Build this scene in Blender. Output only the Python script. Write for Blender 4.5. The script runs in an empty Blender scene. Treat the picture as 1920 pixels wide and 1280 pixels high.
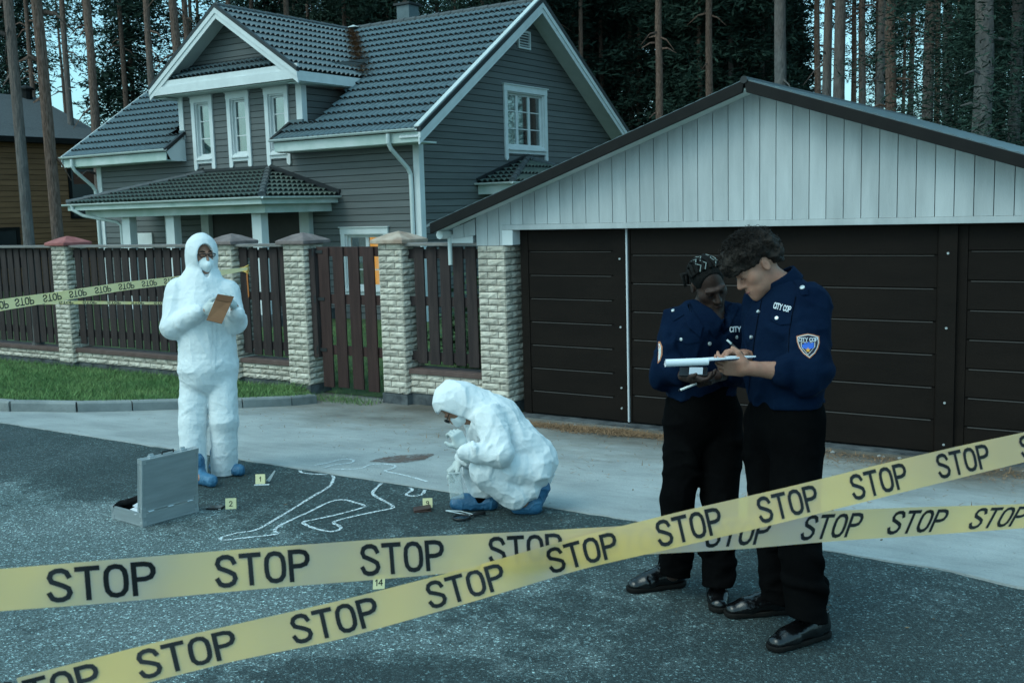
import bpy, bmesh, math, random
import numpy as np
from mathutils import Vector, Matrix
from mathutils.bvhtree import BVHTree
R = math.radians
random.seed(7)
RNG = np.random.default_rng(11)
sc = bpy.context.scene
COL = sc.collection

# ------------------------------------------------------------------ camera
CAM = np.array([0.0, 0.0, 1.87])
FPX = 1987.0                                   # focal length for a 1920 px wide picture
def _basis():
    a = np.array([-2050 - 960, 475 - 640, FPX]); b = np.array([2288 - 960, 355 - 640, FPX])
    X = -a / np.linalg.norm(a); Y = b - X * b.dot(X); Y /= np.linalg.norm(Y)
    Z = np.cross(X, Y)
    if Z[1] > 0: Z = -Z
    return np.array([X, Y, Z])
RW = _basis()
cam_data = bpy.data.cameras.new('camera'); cam = bpy.data.objects.new('camera', cam_data); COL.objects.link(cam)
_r, _u, _f = RW @ np.array([1, 0, 0]), RW @ np.array([0, -1, 0]), RW @ np.array([0, 0, 1])
M = Matrix.Identity(4)
for i in range(3):
    M[i][0], M[i][1], M[i][2], M[i][3] = _r[i], _u[i], -_f[i], CAM[i]
cam.matrix_world = M
cam_data.sensor_width = 36.0; cam_data.lens = FPX / 1920 * 36
cam_data.clip_start = 0.05; cam_data.clip_end = 1500
cam_data.dof.use_dof = True; cam_data.dof.focus_distance = 6.5; cam_data.dof.aperture_fstop = 10.0
sc.camera = cam

# ------------------------------------------------------------------ world, sun, exposure (overcast dusk)
w = bpy.data.worlds.new('World'); sc.world = w; w.use_nodes = True
nt = w.node_tree; bg = nt.nodes['Background']
sky = nt.nodes.new('ShaderNodeTexSky'); sky.sky_type = 'NISHITA'; sky.sun_disc = False
SUN_EL, SUN_AZ = R(50), R(200)
sky.sun_elevation = SUN_EL; sky.sun_rotation = SUN_AZ
sky.air_density = 1.0; sky.dust_density = 3.0; sky.ozone_density = 1.0
tint = nt.nodes.new('ShaderNodeMix'); tint.data_type = 'RGBA'; tint.blend_type = 'MULTIPLY'
tint.inputs[0].default_value = 1.0
tint.inputs[7].default_value = (0.72, 1.0, 0.97, 1)
cloud = nt.nodes.new('ShaderNodeMix'); cloud.data_type = 'RGBA'; cloud.blend_type = 'ADD'; cloud.inputs[0].default_value = 1.0
cloud.inputs[7].default_value = (1.45, 3.36, 4.05, 1)          # even cloud cover, cold at dusk
nt.links.new(sky.outputs[0], tint.inputs[6]); nt.links.new(tint.outputs[2], cloud.inputs[6]); nt.links.new(cloud.outputs[2], bg.inputs[0])
bg.inputs[1].default_value = 0.11
sl = bpy.data.lights.new('sun', 'SUN'); sl.energy = 0.5; sl.angle = R(40); sl.color = (0.92, 0.97, 1.0)
so = bpy.data.objects.new('sun', sl); COL.objects.link(so)
_d = Vector((math.sin(SUN_AZ) * math.cos(SUN_EL), math.cos(SUN_AZ) * math.cos(SUN_EL), math.sin(SUN_EL)))
so.rotation_euler = _d.to_track_quat('Z', 'Y').to_euler()
sc.view_settings.view_transform = 'Standard'; sc.view_settings.look = 'None'
sc.view_settings.exposure = 0.4; sc.view_settings.gamma = 1.0

# ------------------------------------------------------------------ helpers
def ray(px, py):
    return RW @ np.array([px - 960.0, py - 640.0, FPX]) / FPX
def P(px, py, Z):
    return CAM + ray(px, py) * Z
def unit(v):
    v = np.asarray(v, float); return v / np.linalg.norm(v)
RT = unit([_r[0], _r[1], 0]); AW = unit([_f[0], _f[1], 0]); UP = np.array([0, 0, 1.0])
EDGE, SLOPE_END, DROP = 5.45, 9.6, -0.45
def gz(y):
    return DROP * min(max((y - EDGE) / (SLOPE_END - EDGE), 0), 1)
def on_ground(px, py, off=0.0):
    r = ray(px, py); lo, hi = 0.5, 60.0
    for _ in range(60):
        m = (lo + hi) / 2; p = CAM + r * m
        if p[2] > gz(p[1]) + off: lo = m
        else: hi = m
    return CAM + r * lo
def on_y(px, py, y):
    r = ray(px, py); return CAM + r * ((y - CAM[1]) / r[1])

BASE = {}
def tag(o, label, cat, group=None):
    o['label'] = label; o['category'] = cat
    if group: o['group'] = group
    return o
def thing(name, loc, label, cat, group=None):
    o = bpy.data.objects.new(name, None); COL.objects.link(o); o.location = tuple(float(c) for c in loc)
    o.empty_display_size = 0.1
    BASE[o] = np.array(loc, float)
    return tag(o, label, cat, group)
def base_of(o):
    return BASE.get(o, np.zeros(3))
class MB:
    """collects shapes in world coordinates and links them as one mesh"""
    def __init__(s): s.v = []; s.f = []; s.m = []; s.cm = 0
    def add(s, vs, fs):
        o = len(s.v); s.v.extend([tuple(map(float, v)) for v in vs])
        for f in fs: s.f.append([o + i for i in f]); s.m.append(s.cm)
        return s
    def box(s, x0, x1, y0, y1, z0, z1):
        return s.obox(((x0 + x1) / 2, (y0 + y1) / 2, (z0 + z1) / 2), (1, 0, 0), (0, 1, 0), (0, 0, 1), abs(x1 - x0) / 2, abs(y1 - y0) / 2, abs(z1 - z0) / 2)
    def obox(s, c, a, b, n, ha, hb, hn):
        c, a, b, n = map(np.asarray, (c, a, b, n)); vs = []
        for k in (-1, 1):
            for j in (-1, 1):
                for i in (-1, 1): vs.append(c + a * (i * ha) + b * (j * hb) + n * (k * hn))
        return s.add(vs, [(0, 2, 3, 1), (4, 5, 7, 6), (0, 1, 5, 4), (2, 6, 7, 3), (0, 4, 6, 2), (1, 3, 7, 5)])
    def prism(s, poly, d):
        poly = [np.asarray(p, float) for p in poly]; d = np.asarray(d, float); n = len(poly)
        vs = poly + [p + d for p in poly]
        fs = [list(range(n))[::-1], list(range(n, 2 * n))] + [(i, (i + 1) % n, n + (i + 1) % n, n + i) for i in range(n)]
        return s.add(vs, fs)
    def beam(s, p, q, up, w, h):
        p, q = np.asarray(p, float), np.asarray(q, float); t = unit(q - p); up = np.asarray(up, float)
        sd = unit(np.cross(t, up)); u2 = np.cross(sd, t)
        return s.obox((p + q) / 2, t, sd, u2, np.linalg.norm(q - p) / 2, w / 2, h / 2)
    def tube(s, pts, rad, n=8, caps=True):
        pts = [np.asarray(p, float) for p in pts]; k = len(pts)
        if not hasattr(rad, '__len__'): rad = [rad] * k
        ref = None; vs = []
        for i in range(k):
            t = unit(pts[min(i + 1, k - 1)] - pts[max(i - 1, 0)])
            if ref is None:
                ref = np.array([0, 0, 1.0]) if abs(t[2]) < .9 else np.array([1.0, 0, 0])
            a = ref - t * ref.dot(t); a = unit(a); b = np.cross(t, a); ref = a
            for j in range(n):
                th = 2 * math.pi * j / n; vs.append(pts[i] + (a * math.cos(th) + b * math.sin(th)) * rad[i])
        fs = [(i * n + j, i * n + (j + 1) % n, (i + 1) * n + (j + 1) % n, (i + 1) * n + j) for i in range(k - 1) for j in range(n)]
        if caps: fs += [tuple(range(n))[::-1], tuple(range((k - 1) * n, k * n))]
        return s.add(vs, fs)
    def build(s, name, mats, parent=None, smooth=False, bevel=0):
        off = base_of(parent) if parent is not None else np.zeros(3)
        me = bpy.data.meshes.new(name)
        me.from_pydata([tuple(np.array(v) - off) for v in s.v], [], s.f)
        if not isinstance(mats, (list, tuple)): mats = [mats]
        for m in mats: me.materials.append(m)
        if len(mats) > 1: me.polygons.foreach_set('material_index', s.m)
        if smooth: me.polygons.foreach_set('use_smooth', [True] * len(me.polygons))
        me.validate(); me.update()
        o = bpy.data.objects.new(name, me); COL.objects.link(o)
        if parent is not None:
            o.parent = parent; BASE[o] = off
        if bevel:
            b = o.modifiers.new('bevel', 'BEVEL'); b.width = bevel; b.segments = 2; b.limit_method = 'ANGLE'
        return o
def struct(o):
    o['kind'] = 'structure'; return o
def dup(o, loc, parent=None):
    c = o.copy(); COL.objects.link(c)
    if parent is None: c.location = loc
    else: c.parent = parent
    for ch in list(o.children): dup(ch, None, c)
    return c

# ------------------------------------------------------------------ materials
def nodes(m): return m.node_tree.nodes, m.node_tree.links
def mk(name, c1, c2=None, scale=4, rough=.6, bump=0, bscale=60, metal=0, spec=.4, stretch=(1, 1, 1), detail=6, isl=0, lo=.35, hi=.65, coat=0, bdist=.01):
    m = bpy.data.materials.new(name); m.use_nodes = True; n, l = nodes(m); b = n['Principled BSDF']
    b.inputs['Roughness'].default_value = rough; b.inputs['Metallic'].default_value = metal
    b.inputs['Specular IOR Level'].default_value = spec; b.inputs['Coat Weight'].default_value = coat
    b.inputs['Base Color'].default_value = (*c1, 1)
    tc = n.new('ShaderNodeTexCoord'); mp = n.new('ShaderNodeMapping'); mp.inputs['Scale'].default_value = stretch
    l.new(tc.outputs['Object'], mp.inputs[0]); m['_'] = 1
    out = None
    if c2 is not None:
        t = n.new('ShaderNodeTexNoise'); t.inputs['Scale'].default_value = scale; t.inputs['Detail'].default_value = detail
        t.inputs['Roughness'].default_value = .6; l.new(mp.outputs[0], t.inputs['Vector'])
        r = n.new('ShaderNodeValToRGB'); r.color_ramp.elements[0].position = lo; r.color_ramp.elements[1].position = hi
        r.color_ramp.elements[0].color = (*c1, 1); r.color_ramp.elements[1].color = (*c2, 1)
        l.new(t.outputs[0], r.inputs[0]); out = r.outputs[0]
    if isl:
        g = n.new('ShaderNodeNewGeometry'); mr = n.new('ShaderNodeMapRange'); mr.inputs[3].default_value = 1 - isl; mr.inputs[4].default_value = 1 + isl * .6
        l.new(g.outputs['Random Per Island'], mr.inputs[0])
        mx = n.new('ShaderNodeMix'); mx.data_type = 'RGBA'; mx.blend_type = 'MULTIPLY'; mx.inputs[0].default_value = 1
        if out is not None: l.new(out, mx.inputs[6])
        else: mx.inputs[6].default_value = (*c1, 1)
        l.new(mr.outputs[0], mx.inputs[7]); out = mx.outputs[2]
    if out is not None: l.new(out, b.inputs['Base Color'])
    if bump:
        t2 = n.new('ShaderNodeTexNoise'); t2.inputs['Scale'].default_value = bscale; t2.inputs['Detail'].default_value = 5
        l.new(mp.outputs[0], t2.inputs['Vector'])
        bp = n.new('ShaderNodeBump'); bp.inputs['Strength'].default_value = bump; bp.inputs['Distance'].default_value = bdist
        l.new(t2.outputs[0], bp.inputs['Height']); l.new(bp.outputs[0], b.inputs['Normal'])
    return m
def plain(name, c, rough=.5, metal=0, spec=.4):
    return mk(name, c, rough=rough, metal=metal, spec=spec)
def math_node(n, op, a=None, b=None):
    x = n.new('ShaderNodeMath'); x.operation = op
    if b is not None and not hasattr(b, 'links'): x.inputs[1].default_value = b
    return x
def siding(name, c1, c2, pitch, axis=2, groove=.1, rough=.6, dark=.35):
    """painted boards with dark gaps every `pitch` metres along an axis"""
    m = mk(name, c1, c2, 3.0, rough, .25, 40, stretch=(1, 1, 1) if axis != 2 else (.25, .25, 3)); n, l = nodes(m); b = n['Principled BSDF']
    tc = n.new('ShaderNodeTexCoord'); sp = n.new('ShaderNodeSeparateXYZ'); l.new(tc.outputs['Object'], sp.inputs[0])
    d = math_node(n, 'DIVIDE', b=pitch); l.new(sp.outputs[axis], d.inputs[0])
    fr = math_node(n, 'FRACT'); l.new(d.outputs[0], fr.inputs[0])
    lt = math_node(n, 'GREATER_THAN', b=groove); l.new(fr.outputs[0], lt.inputs[0])
    fl = math_node(n, 'FLOOR'); l.new(d.outputs[0], fl.inputs[0])
    wn = n.new('ShaderNodeTexWhiteNoise'); wn.noise_dimensions = '1D'; l.new(fl.outputs[0], wn.inputs['W'])
    mr = n.new('ShaderNodeMapRange'); mr.inputs[3].default_value = .86; mr.inputs[4].default_value = 1.1; l.new(wn.outputs[0], mr.inputs[0])
    src = b.inputs['Base Color'].links[0].from_socket
    mx = n.new('ShaderNodeMix'); mx.data_type = 'RGBA'; mx.blend_type = 'MULTIPLY'; mx.inputs[0].default_value = 1
    l.new(src, mx.inputs[6]); l.new(mr.outputs[0], mx.inputs[7])
    l.new(mx.outputs[2], b.inputs['Base Color'])
    # the gap between boards is a real recess to the light: bump from the saw profile
    hm = n.new('ShaderNodeMapRange'); hm.inputs[1].default_value = 0; hm.inputs[2].default_value = groove; l.new(fr.outputs[0], hm.inputs[0])
    bp = n.new('ShaderNodeBump'); bp.inputs['Strength'].default_value = 1.0; bp.inputs['Distance'].default_value = .02
    old = b.inputs['Normal'].links[0].from_socket
    l.new(hm.outputs[0], bp.inputs['Height']); l.new(old, bp.inputs['Normal']); l.new(bp.outputs[0], b.inputs['Normal'])
    # the joint itself is coloured darker than the boards
    mg = n.new('ShaderNodeMix'); mg.data_type = 'RGBA'
    l.new(lt.outputs[0], mg.inputs[0]); mg.inputs[6].default_value = tuple(c * dark for c in c1) + (1,); l.new(mx.outputs[2], mg.inputs[7])
    l.new(mg.outputs[2], b.inputs['Base Color'])
    return m

MT = {}
MT['siding'] = siding('grey_brown_siding', (.112, .118, .118), (.140, .147, .147), .142)
MT['white'] = mk('white_paint', (.62, .64, .64), (.70, .72, .72), 3, .5, .1, 30)
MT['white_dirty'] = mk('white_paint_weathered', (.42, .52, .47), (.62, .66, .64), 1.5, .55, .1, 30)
MT['gutter'] = mk('painted_gutter', (.55, .60, .58), (.62, .66, .65), 2, .35)
MT['tile'] = mk('roof_tile_metal', (.072, .105, .118), (.105, .145, .160), 6, .42, .15, 90, spec=.5)
MT['tile_moss'] = mk('roof_tile_mossy', (.050, .074, .066), (.085, .110, .092), 3, .6, .3, 60)
MT['ridge'] = mk('roof_ridge_cap', (.05, .058, .062), (.08, .09, .095), 8, .45)
MT['black_trim'] = mk('black_metal_trim', (.012, .014, .016), (.02, .022, .024), 8, .45)
MT['door_edge_highlight'] = plain('garage_door_edge_highlight', (.022, .020, .018), .6)  # lighter tone puts the skylight catch on the panel lips into the colour
MT['dark_brown'] = mk('garage_door_brown', (.0088, .0062, .0050), (.012, .0084, .0066), 6, .75, .15, 120, spec=.12, stretch=(.3, 1, 1))
MT['barge'] = mk('dark_brown_fascia', (.0045, .004, .004), (.008, .007, .0065), 5, .6, spec=.2)
MT['brick'] = mk('split_face_brick', (.46, .405, .335), (.66, .59, .50), 9, .85, .8, 70, isl=.22)
MT['mortar'] = mk('mortar', (.10, .095, .085), (.15, .14, .13), 20, .9)
MT['plinth'] = mk('concrete_plinth', (.03, .035, .04), (.12, .13, .135), 5, .9, .6, 40)
MT['picket'] = mk('stained_wood', (.036, .026, .026), (.062, .044, .042), 5, .75, .4, 60, stretch=(4, 4, .4), isl=.35, spec=.2)
MT['gatewood'] = mk('red_brown_stained_wood', (.045, .024, .022), (.070, .038, .034), 5, .7, .4, 60, stretch=(4, 4, .4), isl=.3, spec=.2)
MT['rail_grey'] = mk('weathered_rail', (.16, .14, .13), (.26, .24, .23), 6, .8, .5, 60, stretch=(.4, 4, 4))
MT['coping'] = mk('brown_coping', (.085, .05, .042), (.13, .08, .07), 5, .7, .5, 50)
MT['cap_brown'] = mk('brown_cap', (.14, .105, .10), (.22, .17, .16), 7, .8, .5, 50)
MT['cap_red'] = mk('red_cap', (.26, .075, .07), (.36, .12, .11), 6, .75, .4, 50)
MT['cap_tan'] = mk('worn_tan_cap', (.30, .20, .15), (.50, .38, .30), 6, .8, .5, 50)
MT['dark_interior_tile_shade'] = plain('dark_interior_tile_shade', (.006, .007, .008), .9)  # near-black for hidden backings, and for shade painted on tile risers
MT['curtain'] = mk('curtain', (.40, .45, .43), (.52, .56, .54), 8, .9, stretch=(20, 20, .3))
MT['screw'] = plain('zinc_screw', (.42, .44, .44), .4, .3)
MT['soil'] = mk('forest_soil', (.02, .022, .016), (.05, .042, .03), 1.5, .95, .6, 20)
MT['turf'] = mk('turf', (.030, .058, .020), (.075, .11, .032), 3, .95, .8, 60)

def glass_mat(name, refl=.25):
    m = bpy.data.materials.new(name); m.use_nodes = True; n, l = nodes(m); n.remove(n['Principled BSDF'])
    t = n.new('ShaderNodeBsdfTransparent'); t.inputs[0].default_value = (.75, .85, .85, 1)
    g = n.new('ShaderNodeBsdfGlossy'); g.inputs['Roughness'].default_value = .03; g.inputs[0].default_value = (.8, .8, .8, 1)
    mx = n.new('ShaderNodeMixShader'); mx.inputs[0].default_value = refl
    l.new(t.outputs[0], mx.inputs[1]); l.new(g.outputs[0], mx.inputs[2]); l.new(mx.outputs[0], n['Material Output'].inputs[0])
    return m
MT['pane'] = glass_mat('window_glass', .22)
def emit_mat(name, c, s):
    m = bpy.data.materials.new(name); m.use_nodes = True; n, l = nodes(m); b = n['Principled BSDF']
    b.inputs['Base Color'].default_value = (*c, 1); b.inputs['Emission Color'].default_value = (*c, 1); b.inputs['Emission Strength'].default_value = s
    return m
MT['lamplit'] = emit_mat('lamplit_room', (1.0, .42, .07), .9)
# ================================================================== ground
def ramp(n, pts):
    r = n.new('ShaderNodeValToRGB'); e = r.color_ramp.elements
    e[0].position, e[0].color = pts[0][0], (*pts[0][1], 1); e[1].position, e[1].color = pts[-1][0], (*pts[-1][1], 1)
    for p, c in pts[1:-1]: q = e.new(p); q.color = (*c, 1)
    return r
def noise(n, l, vec, sc_, det=8, rg=.65):
    t = n.new('ShaderNodeTexNoise'); t.inputs['Scale'].default_value = sc_; t.inputs['Detail'].default_value = det; t.inputs['Roughness'].default_value = rg; l.new(vec, t.inputs['Vector']); return t.outputs[0]
def mult(n, l, a, b):
    m = n.new('ShaderNodeMix'); m.data_type = 'RGBA'; m.blend_type = 'MULTIPLY'; m.inputs[0].default_value = 1; l.new(a, m.inputs[6]); l.new(b, m.inputs[7]); return m.outputs[2]
def g3(v): return (v, v, v)
def asphalt_mat():
    m = mk('asphalt', (.098, .136, .136), (.150, .190, .190), 1.1, .82, 1.0, 150, spec=.35, bdist=.014, lo=.40, hi=.62); n, l = nodes(m); b = n['Principled BSDF']
    tc = n.new('ShaderNodeTexCoord').outputs['Object']; base = b.inputs['Base Color'].links[0].from_socket
    # stone chips in the binder, two sizes
    for scale, lo_, hi_, br in ((110, .55, 1.2, 3.2), (240, .6, 1.3, 2.6)):
        vo = n.new('ShaderNodeTexVoronoi'); vo.inputs['Scale'].default_value = scale; l.new(tc, vo.inputs['Vector']); sp = n.new('ShaderNodeSeparateColor'); l.new(vo.outputs['Color'], sp.inputs[0])
        r = ramp(n, [(0, g3(lo_)), (.5, g3(.9)), (.88, g3(hi_)), (.975, g3(br))]); l.new(sp.outputs[0], r.inputs[0]); base = mult(n, l, base, r.outputs[0])
    # damp: worn dark areas with ragged edges, wetter along the concrete and in a few pools in front
    sx = n.new('ShaderNodeSeparateXYZ'); l.new(tc, sx.inputs[0])
    mr = n.new('ShaderNodeMapRange'); mr.inputs[1].default_value = 3.4; mr.inputs[2].default_value = 5.2; mr.inputs[3].default_value = 0; mr.inputs[4].default_value = .10; l.new(sx.outputs[1], mr.inputs[0])
    tot = mr.outputs[0]
    for (cx, cy, rx, ry, a) in ((-2.45, 3.0, .80, .34, .27), (-.55, 3.9, 1.3, .85, .17), (-1.5, 3.3, .7, .35, .13), (-1.0, 2.8, .9, .3, .17), (-8.0, 4.9, 2.6, .55, .10), (-4.7, 3.4, 1.5, .5, -.12), (-6.6, 3.6, 2.0, .6, -.08), (-3.6, 3.1, .8, .4, -.10)):
        v = n.new('ShaderNodeVectorMath'); v.operation = 'SUBTRACT'; v.inputs[1].default_value = (cx, cy, 0); l.new(tc, v.inputs[0])
        v2 = n.new('ShaderNodeVectorMath'); v2.operation = 'MULTIPLY'; v2.inputs[1].default_value = (1 / rx, 1 / ry, 0); l.new(v.outputs[0], v2.inputs[0])
        v3 = n.new('ShaderNodeVectorMath'); v3.operation = 'LENGTH'; l.new(v2.outputs[0], v3.inputs[0])
        q = n.new('ShaderNodeMapRange'); q.interpolation_type = 'SMOOTHSTEP'; q.inputs[1].default_value = .35; q.inputs[2].default_value = 1.5; q.inputs[3].default_value = a; q.inputs[4].default_value = 0; l.new(v3.outputs['Value'], q.inputs[0])
        ad = n.new('ShaderNodeMath'); l.new(tot, ad.inputs[0]); l.new(q.outputs[0], ad.inputs[1]); tot = ad.outputs[0]
    for s_, w_ in ((1.3, .50), (5.5, .44), (24, .20)):
        f = noise(n, l, tc, s_, 9, .7); ad = n.new('ShaderNodeMath'); ad.operation = 'MULTIPLY_ADD'; ad.inputs[1].default_value = w_; l.new(f, ad.inputs[0]); l.new(tot, ad.inputs[2]); tot = ad.outputs[0]
    r = ramp(n, [(.56, g3(1.08)), (.60, (.64, .68, .69)), (.66, (.34, .39, .40))]); l.new(tot, r.inputs[0]); base = mult(n, l, base, r.outputs[0]); l.new(base, b.inputs['Base Color'])
    rr = ramp(n, [(.62, g3(.85)), (.80, g3(.55))]); l.new(tot, rr.inputs[0]); l.new(rr.outputs[0], b.inputs['Roughness'])
    return m
def concrete_mat():
    m = mk('old_concrete', (.285, .30, .295), (.40, .415, .405), 1.6, .88, .7, 70, detail=10); n, l = nodes(m); b = n['Principled BSDF']
    tc = n.new('ShaderNodeTexCoord').outputs['Object']; base = b.inputs['Base Color'].links[0].from_socket
    mp = n.new('ShaderNodeMapping'); mp.inputs['Rotation'].default_value = (0, 0, .15); mp.inputs['Scale'].default_value = (.7, 3.2, 1); l.new(tc, mp.inputs[0])
    f = noise(n, l, mp.outputs[0], 3.0, 10, .72); r = ramp(n, [(.34, g3(.90)), (.5, g3(1)), (.68, g3(1.05))]); l.new(f, r.inputs[0]); base = mult(n, l, base, r.outputs[0])      # broom marks
    f = noise(n, l, tc, 55, 6, .8); r = ramp(n, [(.30, g3(.55)), (.42, g3(1)), (.7, g3(1.08))]); l.new(f, r.inputs[0]); base = mult(n, l, base, r.outputs[0])
    f = noise(n, l, tc, .9, 9, .65); sp = n.new('ShaderNodeSeparateXYZ'); l.new(tc, sp.inputs[0])
    mr = n.new('ShaderNodeMapRange'); mr.inputs[1].default_value = 6.6; mr.inputs[2].default_value = 9.6; mr.inputs[3].default_value = -.20; mr.inputs[4].default_value = .40; l.new(sp.outputs[1], mr.inputs[0])
    ad = n.new('ShaderNodeMath'); l.new(f, ad.inputs[0]); l.new(mr.outputs[0], ad.inputs[1])
    r = ramp(n, [(.46, g3(1)), (.66, (.78, .74, .70)), (.95, (.34, .29, .245))]); l.new(ad.outputs[0], r.inputs[0]); base = mult(n, l, base, r.outputs[0])                   # earth washed to the low end
    l.new(base, b.inputs['Base Color'])
    return m
MT['asphalt'] = asphalt_mat(); MT['concrete'] = concrete_mat()
MT['kerbstone'] = mk('kerb_concrete', (.20, .215, .21), (.30, .31, .30), 4, .85, .5, 50)
mb = MB(); mb.add([(-400, -400, -.62), (400, -400, -.62), (400, 400, -.62), (-400, 400, -.62)], [(0, 1, 2, 3)])
struct(mb.build('ground', MT['soil']))
# forest floor / yard sheet behind the fence line
mb = MB(); mb.add([(-200, 9.95, -.44), (200, 9.95, -.44), (200, 300, -.44), (-200, 300, -.44)], [(0, 1, 2, 3)])
struct(mb.build('forest_floor', MT['soil']))
mb = MB(); mb.add([(-40, 10.0, -.43), (-6.3, 10.0, -.43), (-6.3, 30, -.43), (-40, 30, -.43)], [(0, 1, 2, 3)])
struct(mb.build('yard_turf', MT['turf']))
mb = MB(); mb.add([(-90, -60, 0), (90, -60, 0), (90, EDGE + .06, 0), (-90, EDGE + .06, 0)], [(0, 1, 2, 3)])
struct(mb.build('road', MT['asphalt']))
# sloping concrete drive, ragged front edge, 12 mm proud of the asphalt
mb = MB(); xs = np.arange(-40, 8, .08); ys = [0, .6, 1.6, 2.6, 4.15, 4.9]
jit = np.cumsum(RNG.normal(0, .012, len(xs))); jit -= np.linspace(jit[0], jit[-1], len(xs)); jit = np.clip(jit, -.07, .07) + RNG.normal(0, .006, len(xs))
vs = []; 
for i, x in enumerate(xs):
    e = EDGE + jit[i] * .8
    if x > -1.6: e -= .12 * min(1, (x + 1.6) / .6) * (0.6 + .4 * math.sin(x * 7))
    vs.append((x, e, -.02))
    for j, dy in enumerate(ys):
        y = e if j == 0 else EDGE + dy
        vs.append((x, y + (.004 if j == 0 else 0), gz(y) + .012))
k = len(ys) + 1
mb.add(vs, [(i * k + j, (i + 1) * k + j, (i + 1) * k + j + 1, i * k + j + 1) for i in range(len(xs) - 1) for j in range(k - 1)])
struct(mb.build('driveway', MT['concrete']))
# raised lawn strip and its kerb (rounded corner where road meets drive)
kerb = [(-40, 5.62), (-16, 5.62), (-12.6, 5.66), (-11.2, 5.80), (-10.3, 6.10), (-9.85, 6.55), (-9.62, 7.05), (-9.42, 7.6), (-9.14, 8.15), (-8.98, 8.75), (-9.02, 9.2)]
def fence_y(x): return 9.77
mb = MB(); vs = []; fs = []
for (x, y) in kerb:
    for t in np.linspace(0, 1, 8):
        yy = y + .05 + (9.72 - y - .05) * t
        xx = x - .05 + (min(x, -9.66) - x) * t * .9 if x > -9.7 else x - .05
        vs.append((xx, yy, max(gz(yy), -.45) + .095 + .015 * math.sin(xx * 3.1 + yy * 5)))
fs = [(i * 8 + j, (i + 1) * 8 + j, (i + 1) * 8 + j + 1, i * 8 + j + 1) for i in range(len(kerb) - 1) for j in range(7)]
mb.add(vs, fs); lawn = struct(mb.build('lawn', MT['turf'], smooth=True))
kt = thing('kerb', (-10, 6.2, -.1), 'grey concrete kerb curving along the grass strip to the gate', 'kerb')
def resample(pts, step):
    out = [np.array(pts[0], float)]; acc = 0
    for a, b in zip(pts[:-1], pts[1:]):
        a, b = np.array(a, float), np.array(b, float); L = np.linalg.norm(b - a); n = max(1, int(round(L / step)))
        for i in range(1, n + 1): out.append(a + (b - a) * i / n)
    return out
kp = resample(kerb[2:], .95)
kp = [np.array([x, 5.62]) for x in np.arange(-40, -13, 1.0)] + kp
for a, b in zip(kp[:-1], kp[1:]):
    mb = MB(); d = unit(b - a); nn = np.array([-d[1], d[0]]); a2, b2 = a + d * .006, b - d * .006
    def K(p, s, z): return (p[0] + nn[0] * s, p[1] + nn[1] * s, gz(p[1]) + z)
    sec = [(-.03, -.10), (-.03, .10), (-.015, .118), (.09, .118), (.09, -.10)]
    n5 = len(sec); vs = [K(a2, s, z) for s, z in sec] + [K(b2, s, z) for s, z in sec]
    mb.add(vs, [tuple(range(n5)), tuple(range(n5, 2 * n5))[::-1]] + [(i, n5 + i, n5 + (i + 1) % n5, (i + 1) % n5) for i in range(n5)])
    mb.build('kerb_stone', MT['kerbstone'], kt)
# grass blades
def blades(pts, name, mat, h0, h1, lean=.5):
    n = len(pts); pts = np.array(pts); ang = RNG.uniform(0, 6.283, n); h = RNG.uniform(h0, h1, n); wd = RNG.uniform(.003, .006, n)
    dx, dy = np.cos(ang), np.sin(ang); le = RNG.normal(0, lean, (n, 2)) * h[:, None]
    v = np.empty((n, 3, 3))
    v[:, 0] = pts + np.stack([dx * wd, dy * wd, 0 * wd], 1); v[:, 1] = pts - np.stack([dx * wd, dy * wd, 0 * wd], 1)
    v[:, 2] = pts + np.stack([le[:, 0], le[:, 1], h], 1)
    me = bpy.data.meshes.new(name); me.from_pydata(v.reshape(-1, 3).tolist(), [], [(3 * i, 3 * i + 1, 3 * i + 2) for i in range(n)])
    me.materials.append(mat); o = bpy.data.objects.new(name, me); COL.objects.link(o); o['kind'] = 'stuff'; return o
MT['blade'] = mk('grass_blade', (.085, .18, .06), (.18, .28, .10), 2, .8, isl=.5, spec=.2)
pts = []
while len(pts) < 52000:
    x, y = RNG.uniform(-17, -8.9), RNG.uniform(5.6, 9.72)
    ky = np.interp(x, [p[0] for p in kerb[:10]], [p[1] for p in kerb[:10]])
    if y > ky + .1 and x < -9.0 - max(0, .0) and (x < -9.63 or y < 9.2) and (x > -14 or RNG.random() < .6): pts.append((x, y, gz(y) + .09))
tag(blades(pts, 'grass', MT['blade'], .02, .085, .7), 'short green grass on the strip before the fence', 'grass')
pts = [(RNG.uniform(-15.5, -7), RNG.uniform(10.2, 16), -.435) for _ in range(16000)]
tag(blades(pts, 'yard_grass', MT['blade'], .04, .16, .5), 'taller grass of the yard glimpsed through the fence', 'grass')
pts = [(RNG.uniform(-9.5, -8.4), RNG.uniform(9.35, 9.75), gz(9.6)) for _ in range(500)] + [(RNG.normal(-9.9, .12), RNG.uniform(9.3, 9.72), gz(9.5) + .08) for _ in range(500)]
tag(blades(pts, 'weeds', MT['blade'], .03, .13, .6), 'weeds at the foot of the gate posts', 'weeds')

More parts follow.
